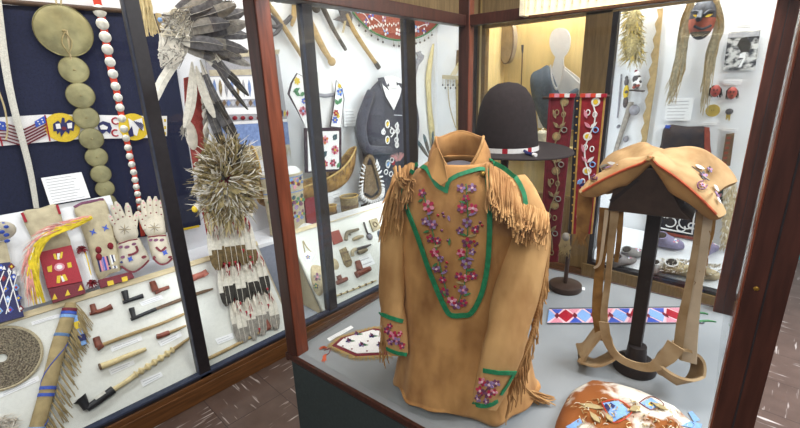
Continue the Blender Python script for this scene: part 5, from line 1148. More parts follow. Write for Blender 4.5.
# ---- woven textile on the wall
tx = thing('woven_hanging', 'grey woven wall hanging with bead pattern and blue hem behind the feathers', 'textile', LW(250, 160))
MB().plate(LW.m([(205, 55), (278, 51.5), (287.5, 121), (213, 126)], .006), NX, .006, 'textile_grey').build('cloth', tx, False)
MB().plate(LW.m([(213, 126), (287.5, 121), (290, 146), (217, 150)], .006), NX, .006, 'textile_blue').build('hem', tx, False)
M = MB(); M.plate(LW.m([(205, 50), (280, 49.5), (279, 54), (206, 60)], .012), NX, .012, 'textile_tan').plate(LW.m([(209, 70), (272, 69), (273, 74), (210, 76)], .0075), NX, .002, 'textile_tan').plate(LW.m([(210, 77), (273, 76), (277, 98), (213, 100)], .0075), NX, .002, 'bead_white').plate(LW.m([(214, 108), (279, 107), (281, 113), (215, 115)], .0075), NX, .002, 'bead_white').plate(LW.m([(213.5, 122.5), (287, 119), (287.4, 121.8), (214, 125.5)], .008), NX, .003, 'bead_white'); M.build('bands', tx, False)
M = MB()
for i in range(11): x = 214 + 5.8*i; M.leaf(LW(x, 79, .009), LW(x+1.4, 97, .009), .022, NX, ('textile_blue', 'quilled', 'textile_grey')[i % 3], .002)
for i in range(15): x = 215.5 + 4.4*i; y = 103 - .02*i; M.plate(LW.m([(x, y-3.5), (x+2.2, y), (x, y+3.5), (x-2.2, y)], .009), NX, .002, ('textile_blue', 'ink', 'stem_dark')[i % 3])
for i in range(8): M.ball(LW(219 + 8*i, 118, .014), V((0, .018, 0)), NX*.012, UZ*.014, 'maroon_yarn', 8, 5)
for i in range(5): x = 276 + 2.6*i; M.plate(LW.m([(x, 113), (x+1.2, 110), (x+2.2, 113), (x+1, 117)], .009), NX, .002, ('bead_yellow', 'bead_red', 'bead_navy')[i % 3])
M.build('pattern', tx)
M = MB()
for i in range(60): x = 218 + 72*i/60; a = LW(x, 148 - .05*(x-217), .006); M.blade([a, a + V((.006, rnd(-.004, .004), -.05)), a + V((.002, rnd(-.008, .008), -rnd(.09, .12)))], .012, NX, 'textile_tan')
M.build('fringe', tx)

# ---- weapons on the white back wall
def wrod(pts, w, m, l=.016, seg=10, n=5, M=None, flat=1): M = M or MB(); P = cm([LW(x, y, l) for x, y in pts], n); k = pr(P[0], .5); M.rod(P, [q*k for q in w], m, seg, flat, NX); return M
M = wrod([(280, 27), (276, 20), (270, 15)], [5, 4, 2], 'stone_dark'); wrod([(281, 26), (275, 27), (268, 25)], [5, 4, 1.6], 'stone_dark', M=M); wrod([(281, 25), (276, 33), (267, 38)], [5, 4, 1.6], 'stone_dark', M=M); wrod([(278, 26), (286, 22), (291, 16)], [5, 5, 4], 'stone_dark', M=M); M.solo('antler_fork', 'dark three pronged antler fork on the wall beside the corner post', 'antler')
wrod([(262, -4), (278, 18), (292, 40), (303, 58)], [6, 5.5, 5.5, 4.5], 'club_wood').solo('throwing_stick', 'long tan wooden stick slanting down behind the dark mullion', 'stick')
wrod([(297, -14), (295.5, 4), (293.5, 18), (291.5, 26)], [9, 8, 6, 3], 'club_wood', flat=.5).solo('blade_club', 'short broad tan wooden club at the top left of the third bay', 'club')
t = thing('ball_club', 'tan wooden club ending in a round knob, right of the dark mullion', 'club', LW(332, 64)); wrod([(296, -6), (312, 26), (322, 46), (330, 59)], [7, 8, 7.5, 6], 'club_wood', .022, flat=.7).build('shaft', t); c = LW(331.8, 61.5, .022); k = pr(c, 1); MB().ball(c, V((0, 4.4*k, 0)), NX*3.6*k, UZ*4.4*k, 'club_wood', 14, 8).build('knob', t)
t = thing('ball_club', 'dark curved war club with round head at the top', 'club', LW(346, 50)); wrod([(314, 7), (320, 3), (326.5, 15), (335, 32), (346, 50)], [5, 6, 5.5, 4.5, 4], 'club_dark', .02).build('shaft', t); c = LW(316, 7.5, .022); k = pr(c, 1); MB().ball(c, V((0, 4.8*k, 0)), NX*4*k, UZ*5.2*k, 'club_dark', 14, 8).build('head', t)
t = thing('tomahawk', 'tomahawk with dark pointed star shaped head and long handle', 'tomahawk', LW(379, 67)); MB().plate(LW.m([(333.5, 19.5), (341, 15.5), (337.5, 5), (346.5, 10.5), (350.5, 11.5), (352.8, 17), (351.5, 28), (346, 24.5), (341, 21.5)], .03), NX, .014, 'stone_dark').build('head', t, False, .003)
wrod([(346, 14), (352, 27), (363, 45), (378.5, 67)], [4.5, 5.2, 4.8, 4.2], 'club_wood', .022).build('handle', t); wrod([(375.5, 62.5), (379, 68)], [5, 5], 'club_dark', .022, n=2).build('butt', t); M = MB(); 
for dx in (0, 1.2): wrod([(344.5+dx, 21), (343.5+dx, 27), (342+dx, 33)], [1.2, .8], 'twine', .034, 5, M=M)
M.build('thong', t)
# beaded crescent collar
cc_ = thing('beaded_collar', 'red crescent beaded collar with pearl row and hanging drops, high on the wall', 'collar', LW(400, 42))
outer = [(346, -2), (351, 9), (360, 20.5), (374, 32.5), (396, 40), (420.7, 36.5), (437.7, 24), (445, 8)]; inner = [(440, 4), (432, 17), (418, 20.5), (400, 17.5), (380, 10), (366, 0), (362, -4)]
MB().plate(cm(LW.m(outer, .012), 4) + cm(LW.m(inner, .012), 4), NX, .006, 'brick_red').build('cloth', cc_, False)
M = MB(); P = cm(LW.m(outer, .014), 5); M.rod(P, [.008], 'bead_green', 6); M.build('green_edge', cc_)
M = MB(); P = cm(LW.m([(369, 29), (380, 26), (396, 25), (414, 22)], .018), 8)
for i, q in enumerate(P): M.ball(q + UZ*(.012*(i % 2)), V((0, .007, 0)), NX*.006, UZ*.011, 'bead_white', 6, 4)
for x, y, r, m in ((359, 10, 4, 'bead_sky'), (371, 16, 4, 'bead_blue'), (384, 19, 3.2, 'bead_lilac'), (386, 32, 3.6, 'bead_sky'), (366, 22, 3, 'bead_blue'), (398, 32, 4, 'bead_white'), (417, 29, 4, 'bead_sky'), (427, 23, 3.4, 'bead_lilac'), (407, 35, 3, 'bead_pink'), (424, 31, 3, 'bead_blue')): q = LW(x, y, .014); M.flower(q, NX, pr(q, r), [m, 'bead_white'], 'bead_red', 4, x, th=.002)
for x0, y0, x1, y1 in ((360, 11, 370, 24), (372, 17, 384, 30), (414, 30, 428, 24)): wrod([(x0, y0), ((x0+x1)/2+1, (y0+y1)/2-1.5), (x1, y1)], [.9, .9], 'bead_white', .014, 5, M=M)
M.build('beadwork', cc_)
M = MB()
for x, y in ((359, 25.5), (365.5, 31), (371.5, 35.5), (378, 39.5), (383, 42), (394, 45.5), (399, 46), (416, 43.5), (420, 42.5), (424.5, 40.5), (428.5, 38), (432, 35)): M.rod([LW(x-1, y-5, .012), LW(x, y-1, .014)], [.002], 'twine', 4).ball(LW(x, y, .016), V((0, .009, 0)), NX*.008, UZ*.01, 'stone_dark', 8, 5)
M.build('drops', cc_)
t = thing('pipe_tomahawk', 'grey metal headed tomahawk partly behind the third mullion', 'tomahawk', LW(411, 92)); MB().plate(LW.m([(416, 52.5), (421, 51), (422, 54), (424.5, 55), (424, 59), (417, 68), (413.5, 70), (414.5, 62), (418.5, 57)], .03), NX, .014, 'stone_grey').build('head', t, False, .003); wrod([(418, 60), (414.5, 74), (411, 92)], [4, 4.5, 4], 'stone_grey', .02).build('handle', t)
t = thing('hunting_bow', 'pale wooden bow standing upright right of the third mullion', 'bow', LW(433, 152)); wrod([(433.5, 44), (430.5, 60), (428.4, 80), (429.3, 104), (431.5, 128), (434, 152)], [2, 5, 6, 5, 6.5, 4], 'bow_wood', .016).build('stave', t); wrod([(433.5, 45), (435, 98), (434.5, 150)], [.6, .6], 'cord_white', .012, 4).build('string', t)
M = wrod([(447.8, 48), (447.4, 54), (447.4, 60), (447.6, 68), (447.4, 90), (447.3, 113)], [4.5, 5.8, 4.5, 2.6, 2.8, 2.4], 'stem_dark'); M.solo('long_spoon', 'dark long handled spoon with narrow bowl on the far white wall', 'spoon')
wrod([(447.6, 115), (447.2, 124), (446.5, 132)], [3, 4.6, 4.6], 'stone_grey', .004, flat=.5).solo('bone_scraper', 'small grey scraper hanging under the long spoon', 'tool')
EW = PL((0, 3.515, 0), (0, -1, 0))
MB().plate(EW.m([(456.5, 50), (464, 50), (463, 66), (455.5, 66)], .02), -UY, .016, 'stem_dark').solo('wooden_board', 'small dark wooden board beside the case corner', 'board', smooth=False)
t = thing('quiver', 'tan hide quiver with fringe band, slanting sticks and hanging cord', 'quiver', EW(459, 130))
EL = lambda pts, l: [EW(x, y, l) for x, y in pts]
MB().rod(EL([(460, 78), (460, 104), (460, 134)], .03), [.05, .045, .04], 'hide_tan', 12, .6, V((0, 1, 0))).build('case', t); MB().plate(EL([(442, 75), (463, 76), (463, 80), (442, 79)], .06), -UY, .012, 'canvas').build('band', t, False)
M = MB()
for x0, x1 in ((451, 462), (453, 464), (455, 465)): M.rod(EL([(x0, 75), (x1, 57)], .05), [.006], 'stem_cream', 6)
M.build('arrow_shaft', t); MB().rod(cm(EL([(448, 79), (448.5, 96), (451, 112), (456, 128)], .04), 5), [.005], 'twine', 5).build('cord', t)
M = MB()
for i in range(7): x = 443 + 2.6*i; M.rod(EL([(x, 79), (x-.3, 84+3*(i % 2))], .055), [.0025], 'twine', 4).ball(EW(x-.3, 85+3*(i % 2), .055), V((.009, 0, 0)), V((0, .009, 0)), UZ*.011, 'stone_dark', 6, 4)
M.build('drops', t)
# dark feather fan above the collar of the buckskin shirt
M = MB(); FP = LX(-2.62); ft = thing('feather_fan', 'dark narrow feathers sticking up behind the buckskin collar', 'feathers', FP(428, 158))
for x0, y0, x1, y1, w in ((429, 158, 416, 139, 3.4), (430, 156, 423.5, 134, 3.6), (432, 156, 433, 131, 3)): k = pr(FP(x0, y0), 1); MB().feather(FP(x0, y0), FP(x1, y1), w*k*1.3, NX, 'feather_dark', 'leaf_dark', 'feather_dark', .7, .0, .1).build('feather', ft)

# ---- bandolier bag on a form
fm2 = thing('neck_form', 'white neck and shoulder form wearing the floral bandolier bag', 'dress form', LW(326, 128)); NP = LX(-2.70)
c = NP(326, 98); M = MB(); rg = []
for y, r, d in ((72, 7.5, 7), (80, 9, 8), (90, 10.5, 8.5), (100, 17, 9), (112, 22, 8), (128, 22, 7)): q = NP(325, y); k = pr(q, 1); rg.append([q + V((0, r*k*math.cos(a), 0)) + NX*(d*k*math.sin(a)*.7) for a in [2*PI*i/24 for i in range(24)]])
M.loft(rg, 'form_white').build('bust', fm2)
MB().rod([NP(314, 94, .045), NP(325, 96, .06), NP(338, 94, .045)], [.014], 'stone_grey', 8, .4, NX).build('neck_band', fm2)
bb_ = thing('bandolier_bag', 'white floral beaded bandolier bag with wide crossed straps and dark trim', 'bag', LW(323, 172)); PB = LX(-2.63)
def strapb(pts, name):
    MB().plate(PB.m(pts, .0), NX, .008, 'velvet_dark').build('trim', bb_, False); cx = sum(p[0] for p in pts)/len(pts); cy = sum(p[1] for p in pts)/len(pts)
    MB().plate(PB.m([(cx + (x-cx)*.86, cy + (y-cy)*.97) for x, y in pts], .003), NX, .004, 'bead_white').build(name, bb_, False)
strapb([(297, 73), (302.5, 76), (307, 92), (313, 112), (317, 129), (307, 129), (297, 110), (288, 94), (291, 83)], 'left_strap'); strapb([(336.5, 80), (342.5, 88), (344.5, 99), (341, 128), (330, 127), (334, 104)], 'right_strap')
MB().plate(PB.m([(304.5, 128), (341.5, 127.5), (341.5, 171), (305.5, 173)], .0), NX, .012, 'velvet_dark').build('pouch', bb_, False)
MB().plate(PB.m([(307.5, 131.5), (311.5, 131.3), (312, 171), (308.5, 171.5)], .003), NX, .004, 'bead_white').plate(PB.m([(315, 131.5), (339, 131), (339, 169), (315.5, 170)], .003), NX, .004, 'bead_white').build('panel', bb_, False)
M = MB()
def bfl(x, y, r, cols, mc='bead_yellow', k=6): q = PB(x, y, .005); M.flower(q, NX, pr(q, r), cols, mc, k, x, th=.002)
def blf(x0, y0, x1, y1, w, m): a = PB(x0, y0, .005); M.leaf(a, PB(x1, y1, .005), pr(a, w), NX, m, .002)
bfl(297, 81, 3.6, ['bead_yellow']); blf(293, 92, 300, 88, 4, 'bead_green'); blf(300, 96, 294, 91, 4, 'bead_green'); blf(300, 96, 305, 92, 4, 'bead_green'); bfl(303, 111, 4.6, ['bead_red', 'bead_pink'], 'bead_sky', 8); bfl(304, 101, 3, ['bead_blue']); blf(307, 118, 311, 124, 4, 'bead_green'); bfl(312, 121, 3, ['bead_lilac'])
bfl(340, 92, 4, ['bead_blue', 'bead_sky']); bfl(339.5, 86, 2.4, ['bead_yellow']); blf(338, 104, 342, 98, 4, 'bead_green'); blf(338, 105, 335, 99, 4, 'bead_green'); bfl(336, 113, 3.4, ['bead_red']); bfl(335, 120, 3.6, ['bead_blue']); bfl(338, 116, 2.4, ['bead_yellow'])
bfl(325, 140, 4.4, ['bead_orange', 'bead_pink'], 'bead_maroon'); blf(333, 140, 337, 134, 6, 'leaf_dark'); bfl(335, 150, 4.6, ['bead_pink', 'crimson'], 'bead_yellow', 8); blf(322, 157, 327, 151, 6, 'leaf_dark'); bfl(325, 164, 3.8, ['crimson']); bfl(333, 163, 4, ['bead_maroon', 'crimson'], 'bead_pink'); blf(337, 168, 340, 162, 4, 'bead_green'); blf(318, 166, 322, 170, 4, 'leaf_dark')
M.build('beadwork', bb_)
card([(344, 109), (356.5, 108.5), (357, 126), (344.5, 126.5)], LW, 'white text card on the wall between the bandolier bag and the navy coat', .004, 5, None, 'text_card')

# ---- navy coat
ct = thing('wool_coat', 'dark navy coat with bead flowers down the front on a white form', 'coat', LW(388, 206)); CP = LX(-2.74)
out = [(384, 77), (372, 87), (366, 99), (361.5, 116), (358.5, 130), (361, 146), (363.5, 160), (366, 185), (367, 207), (417, 207), (416.5, 180), (417.5, 150), (416.5, 118), (413.5, 94), (404, 84.5), (396, 77)]
M = MB().pillow(cm(CP.m(out), 4, True), NX, .09, 'coat_navy', 8, 2.6, flat=.01); M.v = [V((v.x, v.y, max(v.z, .604))) for v in M.v]; BC = BVHTree.FromPolygons(M.v, M.f); M.build('body', ct)
def onc(p, l=.003): return on(BC, p, l, CP)
M = MB(); P = cm([CP(x, y, l) for x, y, l in ((371, 92, .05), (363, 115, .07), (361, 132, .09), (366, 148, .13), (378, 150, .15), (390, 150, .14))], 5); k = pr(P[0], 1); M.rod(P, [4.5*k, 5.5*k, 5.5*k, 5.2*k, 4.2*k, 4*k], 'coat_navy', 12); M.build('sleeve', ct)
M = MB(); P = cm([CP(x, y, l) for x, y, l in ((410, 95, .06), (414.5, 120, .09), (413, 145, .12), (408, 170, .14))], 5); M.rod(P, [5*k, 5.5*k, 5.5*k, 4.5*k], 'coat_navy', 12); M.build('sleeve', ct)
M = MB(); M.plate(onc([(378, 78), (384, 77), (389, 90), (393, 103), (391, 108), (384, 98)], .012), NX, .006, 'coat_navy').plate(onc([(399, 79), (402, 82), (401, 95), (397, 108), (394.5, 106), (398, 94)], .012), NX, .006, 'coat_navy'); M.build('lapel', ct, False)
M = MB().plate(onc([(381, 79), (386, 76.5), (398, 77), (403, 82), (400, 96), (394, 110), (386, 96)], .035), NX, .004, 'form_white'); M.rod([CP(391.5, 88, .045), CP(391.5, 76, .045)], [.05, .036], 'form_white', 14); M.build('inner_shirt', ct)
M = MB()
for x, y, m in ((387.5, 124, 'bead_yellow'), (387.5, 140, 'bead_yellow'), (388, 164, 'bead_sky')):
    q = onc([(x, y)], .006)[0]; M.ring(q, NX, pr(q, 3.6), pr(q, .7), 'bead_white', 14, 5, sx=.7); M.leaf(onc([(x-2, y+3)], .006)[0], onc([(x+2, y-3)], .006)[0], pr(q, 3), NX, m, .003)
for x, y in ((383.5, 132), (392, 131), (397.5, 131), (397, 126), (396.5, 140), (397, 145), (392, 160), (386, 172), (391, 174)): q = onc([(x, y)], .006)[0]; M.ring(q, NX, pr(q, 2.4), pr(q, .6), 'bead_white', 10, 5)
for a in ((391, 127, 395, 131), (391, 137, 395, 132), (384, 128, 383, 134), (397.4, 122, 397, 148)): P = onc([(a[0], a[1]), (a[2], a[3])], .007); M.rod(P, [pr(P[0], .7)], 'bead_white', 5)
q = onc([(393.5, 163)], .007)[0]; M.disc(q, NX, pr(q, 2.4), .003, 'bead_red', 10); P = onc([(394, 115), (402, 115.5)], .01); M.ribbon(P, [pr(P[0], 1)], NX, .002, 'ink'); M.build('beadwork', ct)
M = MB(); a = CP(398, 161, .24)
for i in range(60): t_ = rnd(-1, 1); M.blade([a + V((0, t_*.02, 0)), a + V((rnd(0, .02), t_*.06, .04)), a + V((rnd(-.01, .03), t_*.10, .075*(1-.4*t_*t_)))], .014, NX + jit(.3), 'dress_pink' if i % 3 else 'feather_mid')
M.solo('feather_tuft', 'small reddish feather tuft in front of the navy coat', 'feathers')

# ---- things on the shelf
SZ = .6012
CN = LX(-2.69)
cn = thing('bark_canoe', 'birch bark model canoe with upturned end on the shelf', 'canoe', V((CN(305, 200).x, CN(305, 200).y, .605)))
prof = [(252, 146, 160), (255, 158, 190), (259, 177, 203), (268, 190, 207), (285, 191, 206), (303, 184, 200), (320, 178, 194.5), (335, 169.5, 190), (345, 160, 183), (352, 150, 172), (355.5, 147, 160)]
rg = []; ny = 14
tops = cm([CN(x, a) for x, a, b in prof], 4); bots = cm([CN(x, b) for x, a, b in prof], 4); L_ = len(tops); inn = []
for i in range(L_):
    t = i/(L_-1); hw = .075*max(.03, math.sin(PI*min(1, max(0, t)))**.6); a, b = tops[i], bots[i]; r = []
    for j in range(ny+1): s = -1 + 2*j/ny; hh = abs(s)**2.4; r.append(b.lerp(a, hh) + NX*(hw*(1-(1-abs(s))**1.6)*(1 if s > 0 else -1)))
    rg.append(r)
M = MB(); vs = [p for r in rg for p in r]; M.add(vs, [(i*(ny+1)+j, i*(ny+1)+j+1, (i+1)*(ny+1)+j+1, (i+1)*(ny+1)+j) for i in range(L_-1) for j in range(ny)], 'bark')
hu = M.build('hull', cn); sd = hu.modifiers.new('solid', 'SOLIDIFY'); sd.thickness = .006
for j in (0, ny): MB().rod([r[j] for r in rg], [.007], 'bark_light', 6).build('gunwale', cn)
M = MB()
for i in range(4, L_-5, 5): M.rod([rg[i][0], rg[i][ny]], [.005], 'bark_light', 6)
M.build('thwart', cn); M = MB()
for i in range(2, L_-1, 2): M.rod([rg[i][ny] + NX*.004 - UZ*.004, rg[i][ny-1] + NX*.006], [.0025], 'stem_dark', 4)
M.build('lacing', cn)
for x in (275, 318): q = CN(x, 200); 
M = MB().bb(CN.p.x-.05, CN.p.x+.05, CN(306, 200).y, CN(330, 200).y, .6012, CN(322, 196).z - .004, 'panel_white'); M.solo('display_block', 'white block under the birch bark canoe', 'block', smooth=False)
# beaded boots
def boot(cx, label, Xb=-2.565):
    BPl = LX(Xb); c = BPl(cx, 226); t = thing('beaded_boot', label, 'boot', V((c.x, c.y, SZ))); k = pr(c, 1); z1 = BPl(cx, 172).z; rg = []
    for z, r in ((SZ+.01, 9.6), (SZ+.06, 9.2), (SZ+.14, 9.8), (z1-.03, 11.8), (z1, 12.2)): rg.append([V((c.x, c.y, z)) + V((0, r*k*math.cos(a), 0)) + NX*(r*k*.5*math.sin(a)) for a in [2*PI*i/24 for i in range(24)]])
    M = MB().loft(rg, 'canvas'); bv = BVHTree.FromPolygons(M.v, M.f); M.build('leg', t); rz = rg[-1][0].z
    M = MB(); M.ball(V((c.x + .02, c.y + .03, SZ+.002)), V((.045, .085, 0)), V((-.04, .02, 0)), UZ*.045, 'shoe_white', 18, 8, 0.0); M.build('foot', t)
    M = MB(); M.ball(V((c.x, c.y, z1)), V((0, 10*k, 0)), NX*5*k, UZ*.05, 'form_white', 16, 6, 0.0); M.build('stuffing', t)
    M = MB(); h_ = z1 - SZ
    for i, (u, v, r, cols) in enumerate([(0, .84, .026, ['bead_maroon', 'bead_pink']), (-.55, .86, .022, ['textile_blue', 'bead_sky']), (.55, .86, .022, ['textile_blue', 'bead_navy']), (0, .5, .03, ['bead_plum', 'bead_lilac']), (-.5, .55, .026, ['bead_green', 'leaf_dark']), (.5, .55, .026, ['bead_green', 'leaf_dark']), (0, .26, .026, ['textile_blue', 'bead_lilac']), (-.5, .3, .02, ['bead_green', 'bead_maroon']), (.5, .3, .02, ['bead_green', 'bead_plum'])]):
        p = V((c.x + .4, c.y + u*9.4*k, SZ + v*h_)); h = bv.ray_cast(p, V((-1, 0, 0)))
        if h[0]: M.flower(h[0] + NX*.003, h[1], r*1.55, cols, 'bead_yellow', 4, .4, th=.002)
    for v in (.7, .95): 
        pts = [V((c.x + 11.9*k*.52*math.sin(a)*(1.0 if v > .9 else .92), c.y + 11.9*k*math.cos(a)*(1.0 if v > .9 else .92), SZ + v*h_)) for a in [PI*i/12 for i in range(13)]]; M.rod(pts, [.004], 'textile_blue', 5)
    M.build('beadwork', t)
boot(278, 'pale beaded boot half hidden behind the corner post', -2.60); boot(297, 'pale beaded boot with floral beadwork between corner post and dark mullion')
MB().plate([V((-2.56, LX(-2.56)(305, 200).y, .602)), V((-2.56, LX(-2.56)(317, 200).y, .602)), V((-2.575, LX(-2.575)(316, 200).y, LX(-2.56)(310, 199).z)), V((-2.575, LX(-2.575)(305, 200).y, LX(-2.56)(310, 199).z))], NX, .02, 'maroon_yarn').solo('small_pouch', 'small dark red pouch beside the beaded boot', 'pouch', smooth=False)
card([(326, 194), (340, 190), (341, 203), (327.5, 206)], LX(-2.66), 'white caption card standing on the shelf below the canoe', .004, 3, None, 'text_card')
def basket(x, y0, y1, wpx, m, label, name='bark_basket', X=-2.57):
    Pz = LX(X); c = Pz(x, y1); k = pr(c, 1); zt = Pz(x, y0).z; zb_ = max(SZ, min(Pz(x, y1).z, zt-.03)); t = thing(name, label, 'basket', V((c.x, c.y, SZ))); zt = SZ + (zt - zb_)
    R = wpx*k/2; rg = [[V((c.x + r*R*.8*math.sin(a), c.y + r*R*math.cos(a), z)) for a in [2*PI*i/28 for i in range(28)]] for r, z in ((.92, SZ), (1, SZ+.3*(zt-SZ)), (1, zt), (.94, zt), (.9, SZ+.008))]
    MB().loft(rg, m).build('wall', t); M = MB(); M.rod([V((c.x + R*.81*math.sin(a), c.y + R*1.01*math.cos(a), zt)) for a in [2*PI*i/28 for i in range(29)]], [.006], 'bark_light', 6); M.build('rim', t)
    M = MB()
    for i in range(9): a = PI*(i+.5)/9; q = V((c.x + R*.82*math.sin(a), c.y + R*1.01*math.cos(a), SZ+.5*(zt-SZ))); M.disc(q, V((math.sin(a), math.cos(a), 0)), .014, .002, 'stem_dark', 8)
    M.build('pattern', t)
basket(332, 202, 216, 11, 'bark', 'small brown bark basket beside the dark mullion'); basket(350, 193, 211, 19, 'quilled', 'round quilled basket in front of the canoe tip', 'quill_basket')
# bear claw necklace on a stand
NKP = LX(-2.58); nk = thing('claw_necklace', 'fur necklace with a fringe of pale claws on a stand', 'necklace', V((NKP(370, 200).x, NKP(370, 200).y, SZ)))
loop = cm(NKP.m([(367.5, 157.5), (372, 158), (376, 170), (380.5, 187), (379, 195), (371, 200), (362, 195), (361.5, 184), (363.5, 168)], .0), 5, True); MB().rod(loop + [loop[0]], [.017], 'fur_brown', 10).build('collar', nk)
M = MB(); c = sum(loop, V())/len(loop)
for i in range(4, len(loop)-2):
    if 1 < i % 2: continue
    d = (loop[i]-c); d.x = 0; d.normalize(); 
    if loop[i].z > NKP(370, 165).z: continue
    M.rod(cm([loop[i] + NX*.014, loop[i] + NX*.024 + d*.02, loop[i] + NX*.014 + d*.046], 3), [.009, .0085, .002], 'claw', 6)
M.build('claws', nk)
M = MB()
for i in range(200): q = random.choice(loop); d = jit(1).normalized(); M.blade([q + d*.012, q + d*.026, q + d*.034 - UZ*.006], .004, NX + jit(.5), 'fur_brown')
M.build('fur', nk)
ns = thing('necklace_stand', 'plain stand board inside the claw necklace', 'stand', V((NKP(370, 200).x-.03, NKP(370, 200).y, SZ))); MB().plate(NKP.m([(366, 165), (373, 165), (378, 190), (372, 196), (364, 192)], -.02), NX, .01, 'fur_brown').build('board', ns, False); MB().bb(NKP.p.x-.07, NKP.p.x-.03, NKP(366, 200).y, NKP(376, 200).y, SZ, SZ+.02, 'stand_dark').build('foot', ns, False)
# printed strip along the shelf edge
MB().plate(LX(-2.485).m([(329, 216), (384.6, 200.5), (396, 197.5), (396, 204), (385, 207), (330, 223)], .0), NX, .004, 'bead_white').solo('label_strip', 'white speckled label strip along the rail of the third bay tray', 'label', smooth=False)
# ---- small things on the third bay tray
t = thing('medallion_pouch', 'small white beaded medallion on a looped cord', 'pouch', tr(308, 262)); MB().pillow(cm([tr(x, y, .002) for x, y in ((303.5, 254), (308, 251), (313, 254), (313.5, 259), (309, 263), (304, 260))], 4, True), TN, .012, 'bead_white', 4, 2.4, flat=.002).build('disc', t); trod(MB(), [(305, 253), (303, 241), (306, 246), (311, 252)], [1.2, 1.2], 'twine', 5, .004).build('cord', t); M = MB(); q = tr(308, 257, .016); M.flower(q, TN, .018, ['textile_blue', 'bead_lilac'], 'bead_yellow', 5); M.build('beadwork', t)
t = thing('hide_bag', 'tan oval hide bag with dark flower left of the dark mullion', 'bag', tr(315, 295)); MB().pillow(cm([tr(x, y, .002) for x, y in ((311, 267), (316, 265), (322, 268), (325, 280), (324, 291), (319, 296), (314, 290), (311, 279))], 4, True), TN, .022, 'shoe_cream', 5, 2.4, flat=.002).build('bag', t); M = MB(); q = tr(317.5, 277, .026); M.flower(q, TN, .03, ['feather_mid', 'bead_plum'], 'bead_pink', 5); M.flower(tr(316, 286, .024), TN, .02, ['feather_grey', 'bead_green'], 'bead_yellow', 5); M.build('beadwork', t)
MB().dome(tr(334.5, 264, .001), TN, .045, .014, 'shoe_cream', 20, 4, .8).solo('hide_disc', 'round pale hide rosette behind the third bay mullion edge', 'rosette')
MB().plate([tr(x, y, .018) for x, y in ((330.5, 232), (339, 229.5), (343.5, 241), (334.5, 244.5))], TN, .017, 'brick_red').solo('red_stone_block', 'dull red carved stone tablet near the top of the tray', 'tablet', smooth=False, bev=.002)
M = MB(); trod(M, [(346, 240), (347, 233), (352, 231), (358.5, 229)], [4, 4, 3.6, 2.8], 'horn'); trod(M, [(347, 233), (351, 235)], [3, 1.4], 'horn'); M.solo('antler_hook', 'small forked antler tool beside the red tablet', 'tool')
M = MB(); trod(M, [(353, 239.5), (358, 237.5), (363, 236)], [3, 4.4, 3], 'bone'); M.solo('bone_tool', 'short bone tool under the forked antler', 'tool')
t = thing('ladle', 'small metal ladle with round bowl', 'ladle', tr(370, 240)); trod(MB(), [(364, 222), (366, 229), (368, 234)], [1.8, 1.8], 'stone_dark', 6).build('handle', t); MB().dome(tr(369.5, 236.5, .002), TN, .026, .012, 'stone_grey', 18, 4).ring(tr(369.5, 236.5, .008), TN, .026, .004, 'stone_dark', 20, 6).build('bowl', t)
t = thing('carved_box', 'small tan carved frame near the shirt sleeve', 'box', tr(375, 232)); MB().plate([tr(x, y, .016) for x, y in ((369.5, 220), (377, 217.5), (381, 228), (373.5, 231.5))], TN, .015, 'bone').build('body', t, False, .002); M = MB(); M.ring(tr(375.2, 224.3, .018), TN, .02, .004, 'stem_dark', 16, 6); M.build('carving', t)
t = thing('knife_sheath', 'grey brown knife sheath lying slantwise on the tray', 'sheath', tr(346, 266)); MB().pillow([tr(x, y, .002) for x, y in ((339, 250), (345.5, 247), (352, 262), (351, 266), (347, 267.5), (344, 265))], TN, .012, 'quilled', 3, 3, flat=.006).build('body', t); M = MB(); M.ribbon([tr(341, 254, .021), tr(348.5, 251.5, .021)], [.012], TN, .002, 'stem_dark'); M.ribbon([tr(345, 262, .021), tr(351, 260, .021)], [.012], TN, .002, 'stem_dark'); M.build('bands', t)
t = thing('bone_awl', 'dark pointed tool with curved bone handle', 'tool', tr(360, 250)); trod(MB(), [(356, 249), (363, 247.5), (371, 244.5)], [2.6, 3.4, 1.4], 'stone_dark').build('point', t); trod(MB(), [(353, 256), (352.5, 251.5), (356, 248.8)], [3.4, 4, 3.6], 'bone').build('handle', t)
M = MB(); trod(M, [(358, 252.5), (363, 251), (367, 249.5)], [3.4, 5, 3], 'horn'); M.solo('horn_spoon', 'small curved horn piece below the pointed tool', 'tool')
tcard([(358.5, 257), (370, 253), (375.5, 263.5), (363, 268.5)], 'square white card above the brown pipe in the third bay', None)
pipe('brown pipe with tall dark bowl under the square white card', [(357.5, 261), (360, 270)], [6, 7], [(356, 275), (362, 272), (370, 268.5)], [6.5, 6.5, 5], 'pipe_red')
pipe('small dark pipe beside the dark mullion at the foot of the third tray', [(338.5, 275.5), (340.5, 280)], [5, 5.4], [(337, 283), (343, 280.5), (347, 278.5)], [4.5, 4.5, 4], 'pipe_red')
t = thing('bead_rod', 'thin rod wrapped with dark bands along the foot of the tray', 'rod', tr(355, 292)); trod(MB(), [(336, 296), (355, 289), (376, 280.5)], [1.6, 1.6, 1.6], 'stem_cream', 6).build('rod', t); M = MB()
for i in range(6): x = 340 + 6.2*i; y = 294.5 - 2.4*i; trod(M, [(x, y), (x+1.6, y-.6)], [2.6, 2.6], 'stem_dark', 6, .004)
M.build('bands', t)
MB().dome(tr(381, 236, .001), TN, .05, .02, 'vest_slate', 20, 4, .6).solo('dark_bundle', 'dark blue grey bundle beside the shirt sleeve', 'bundle')
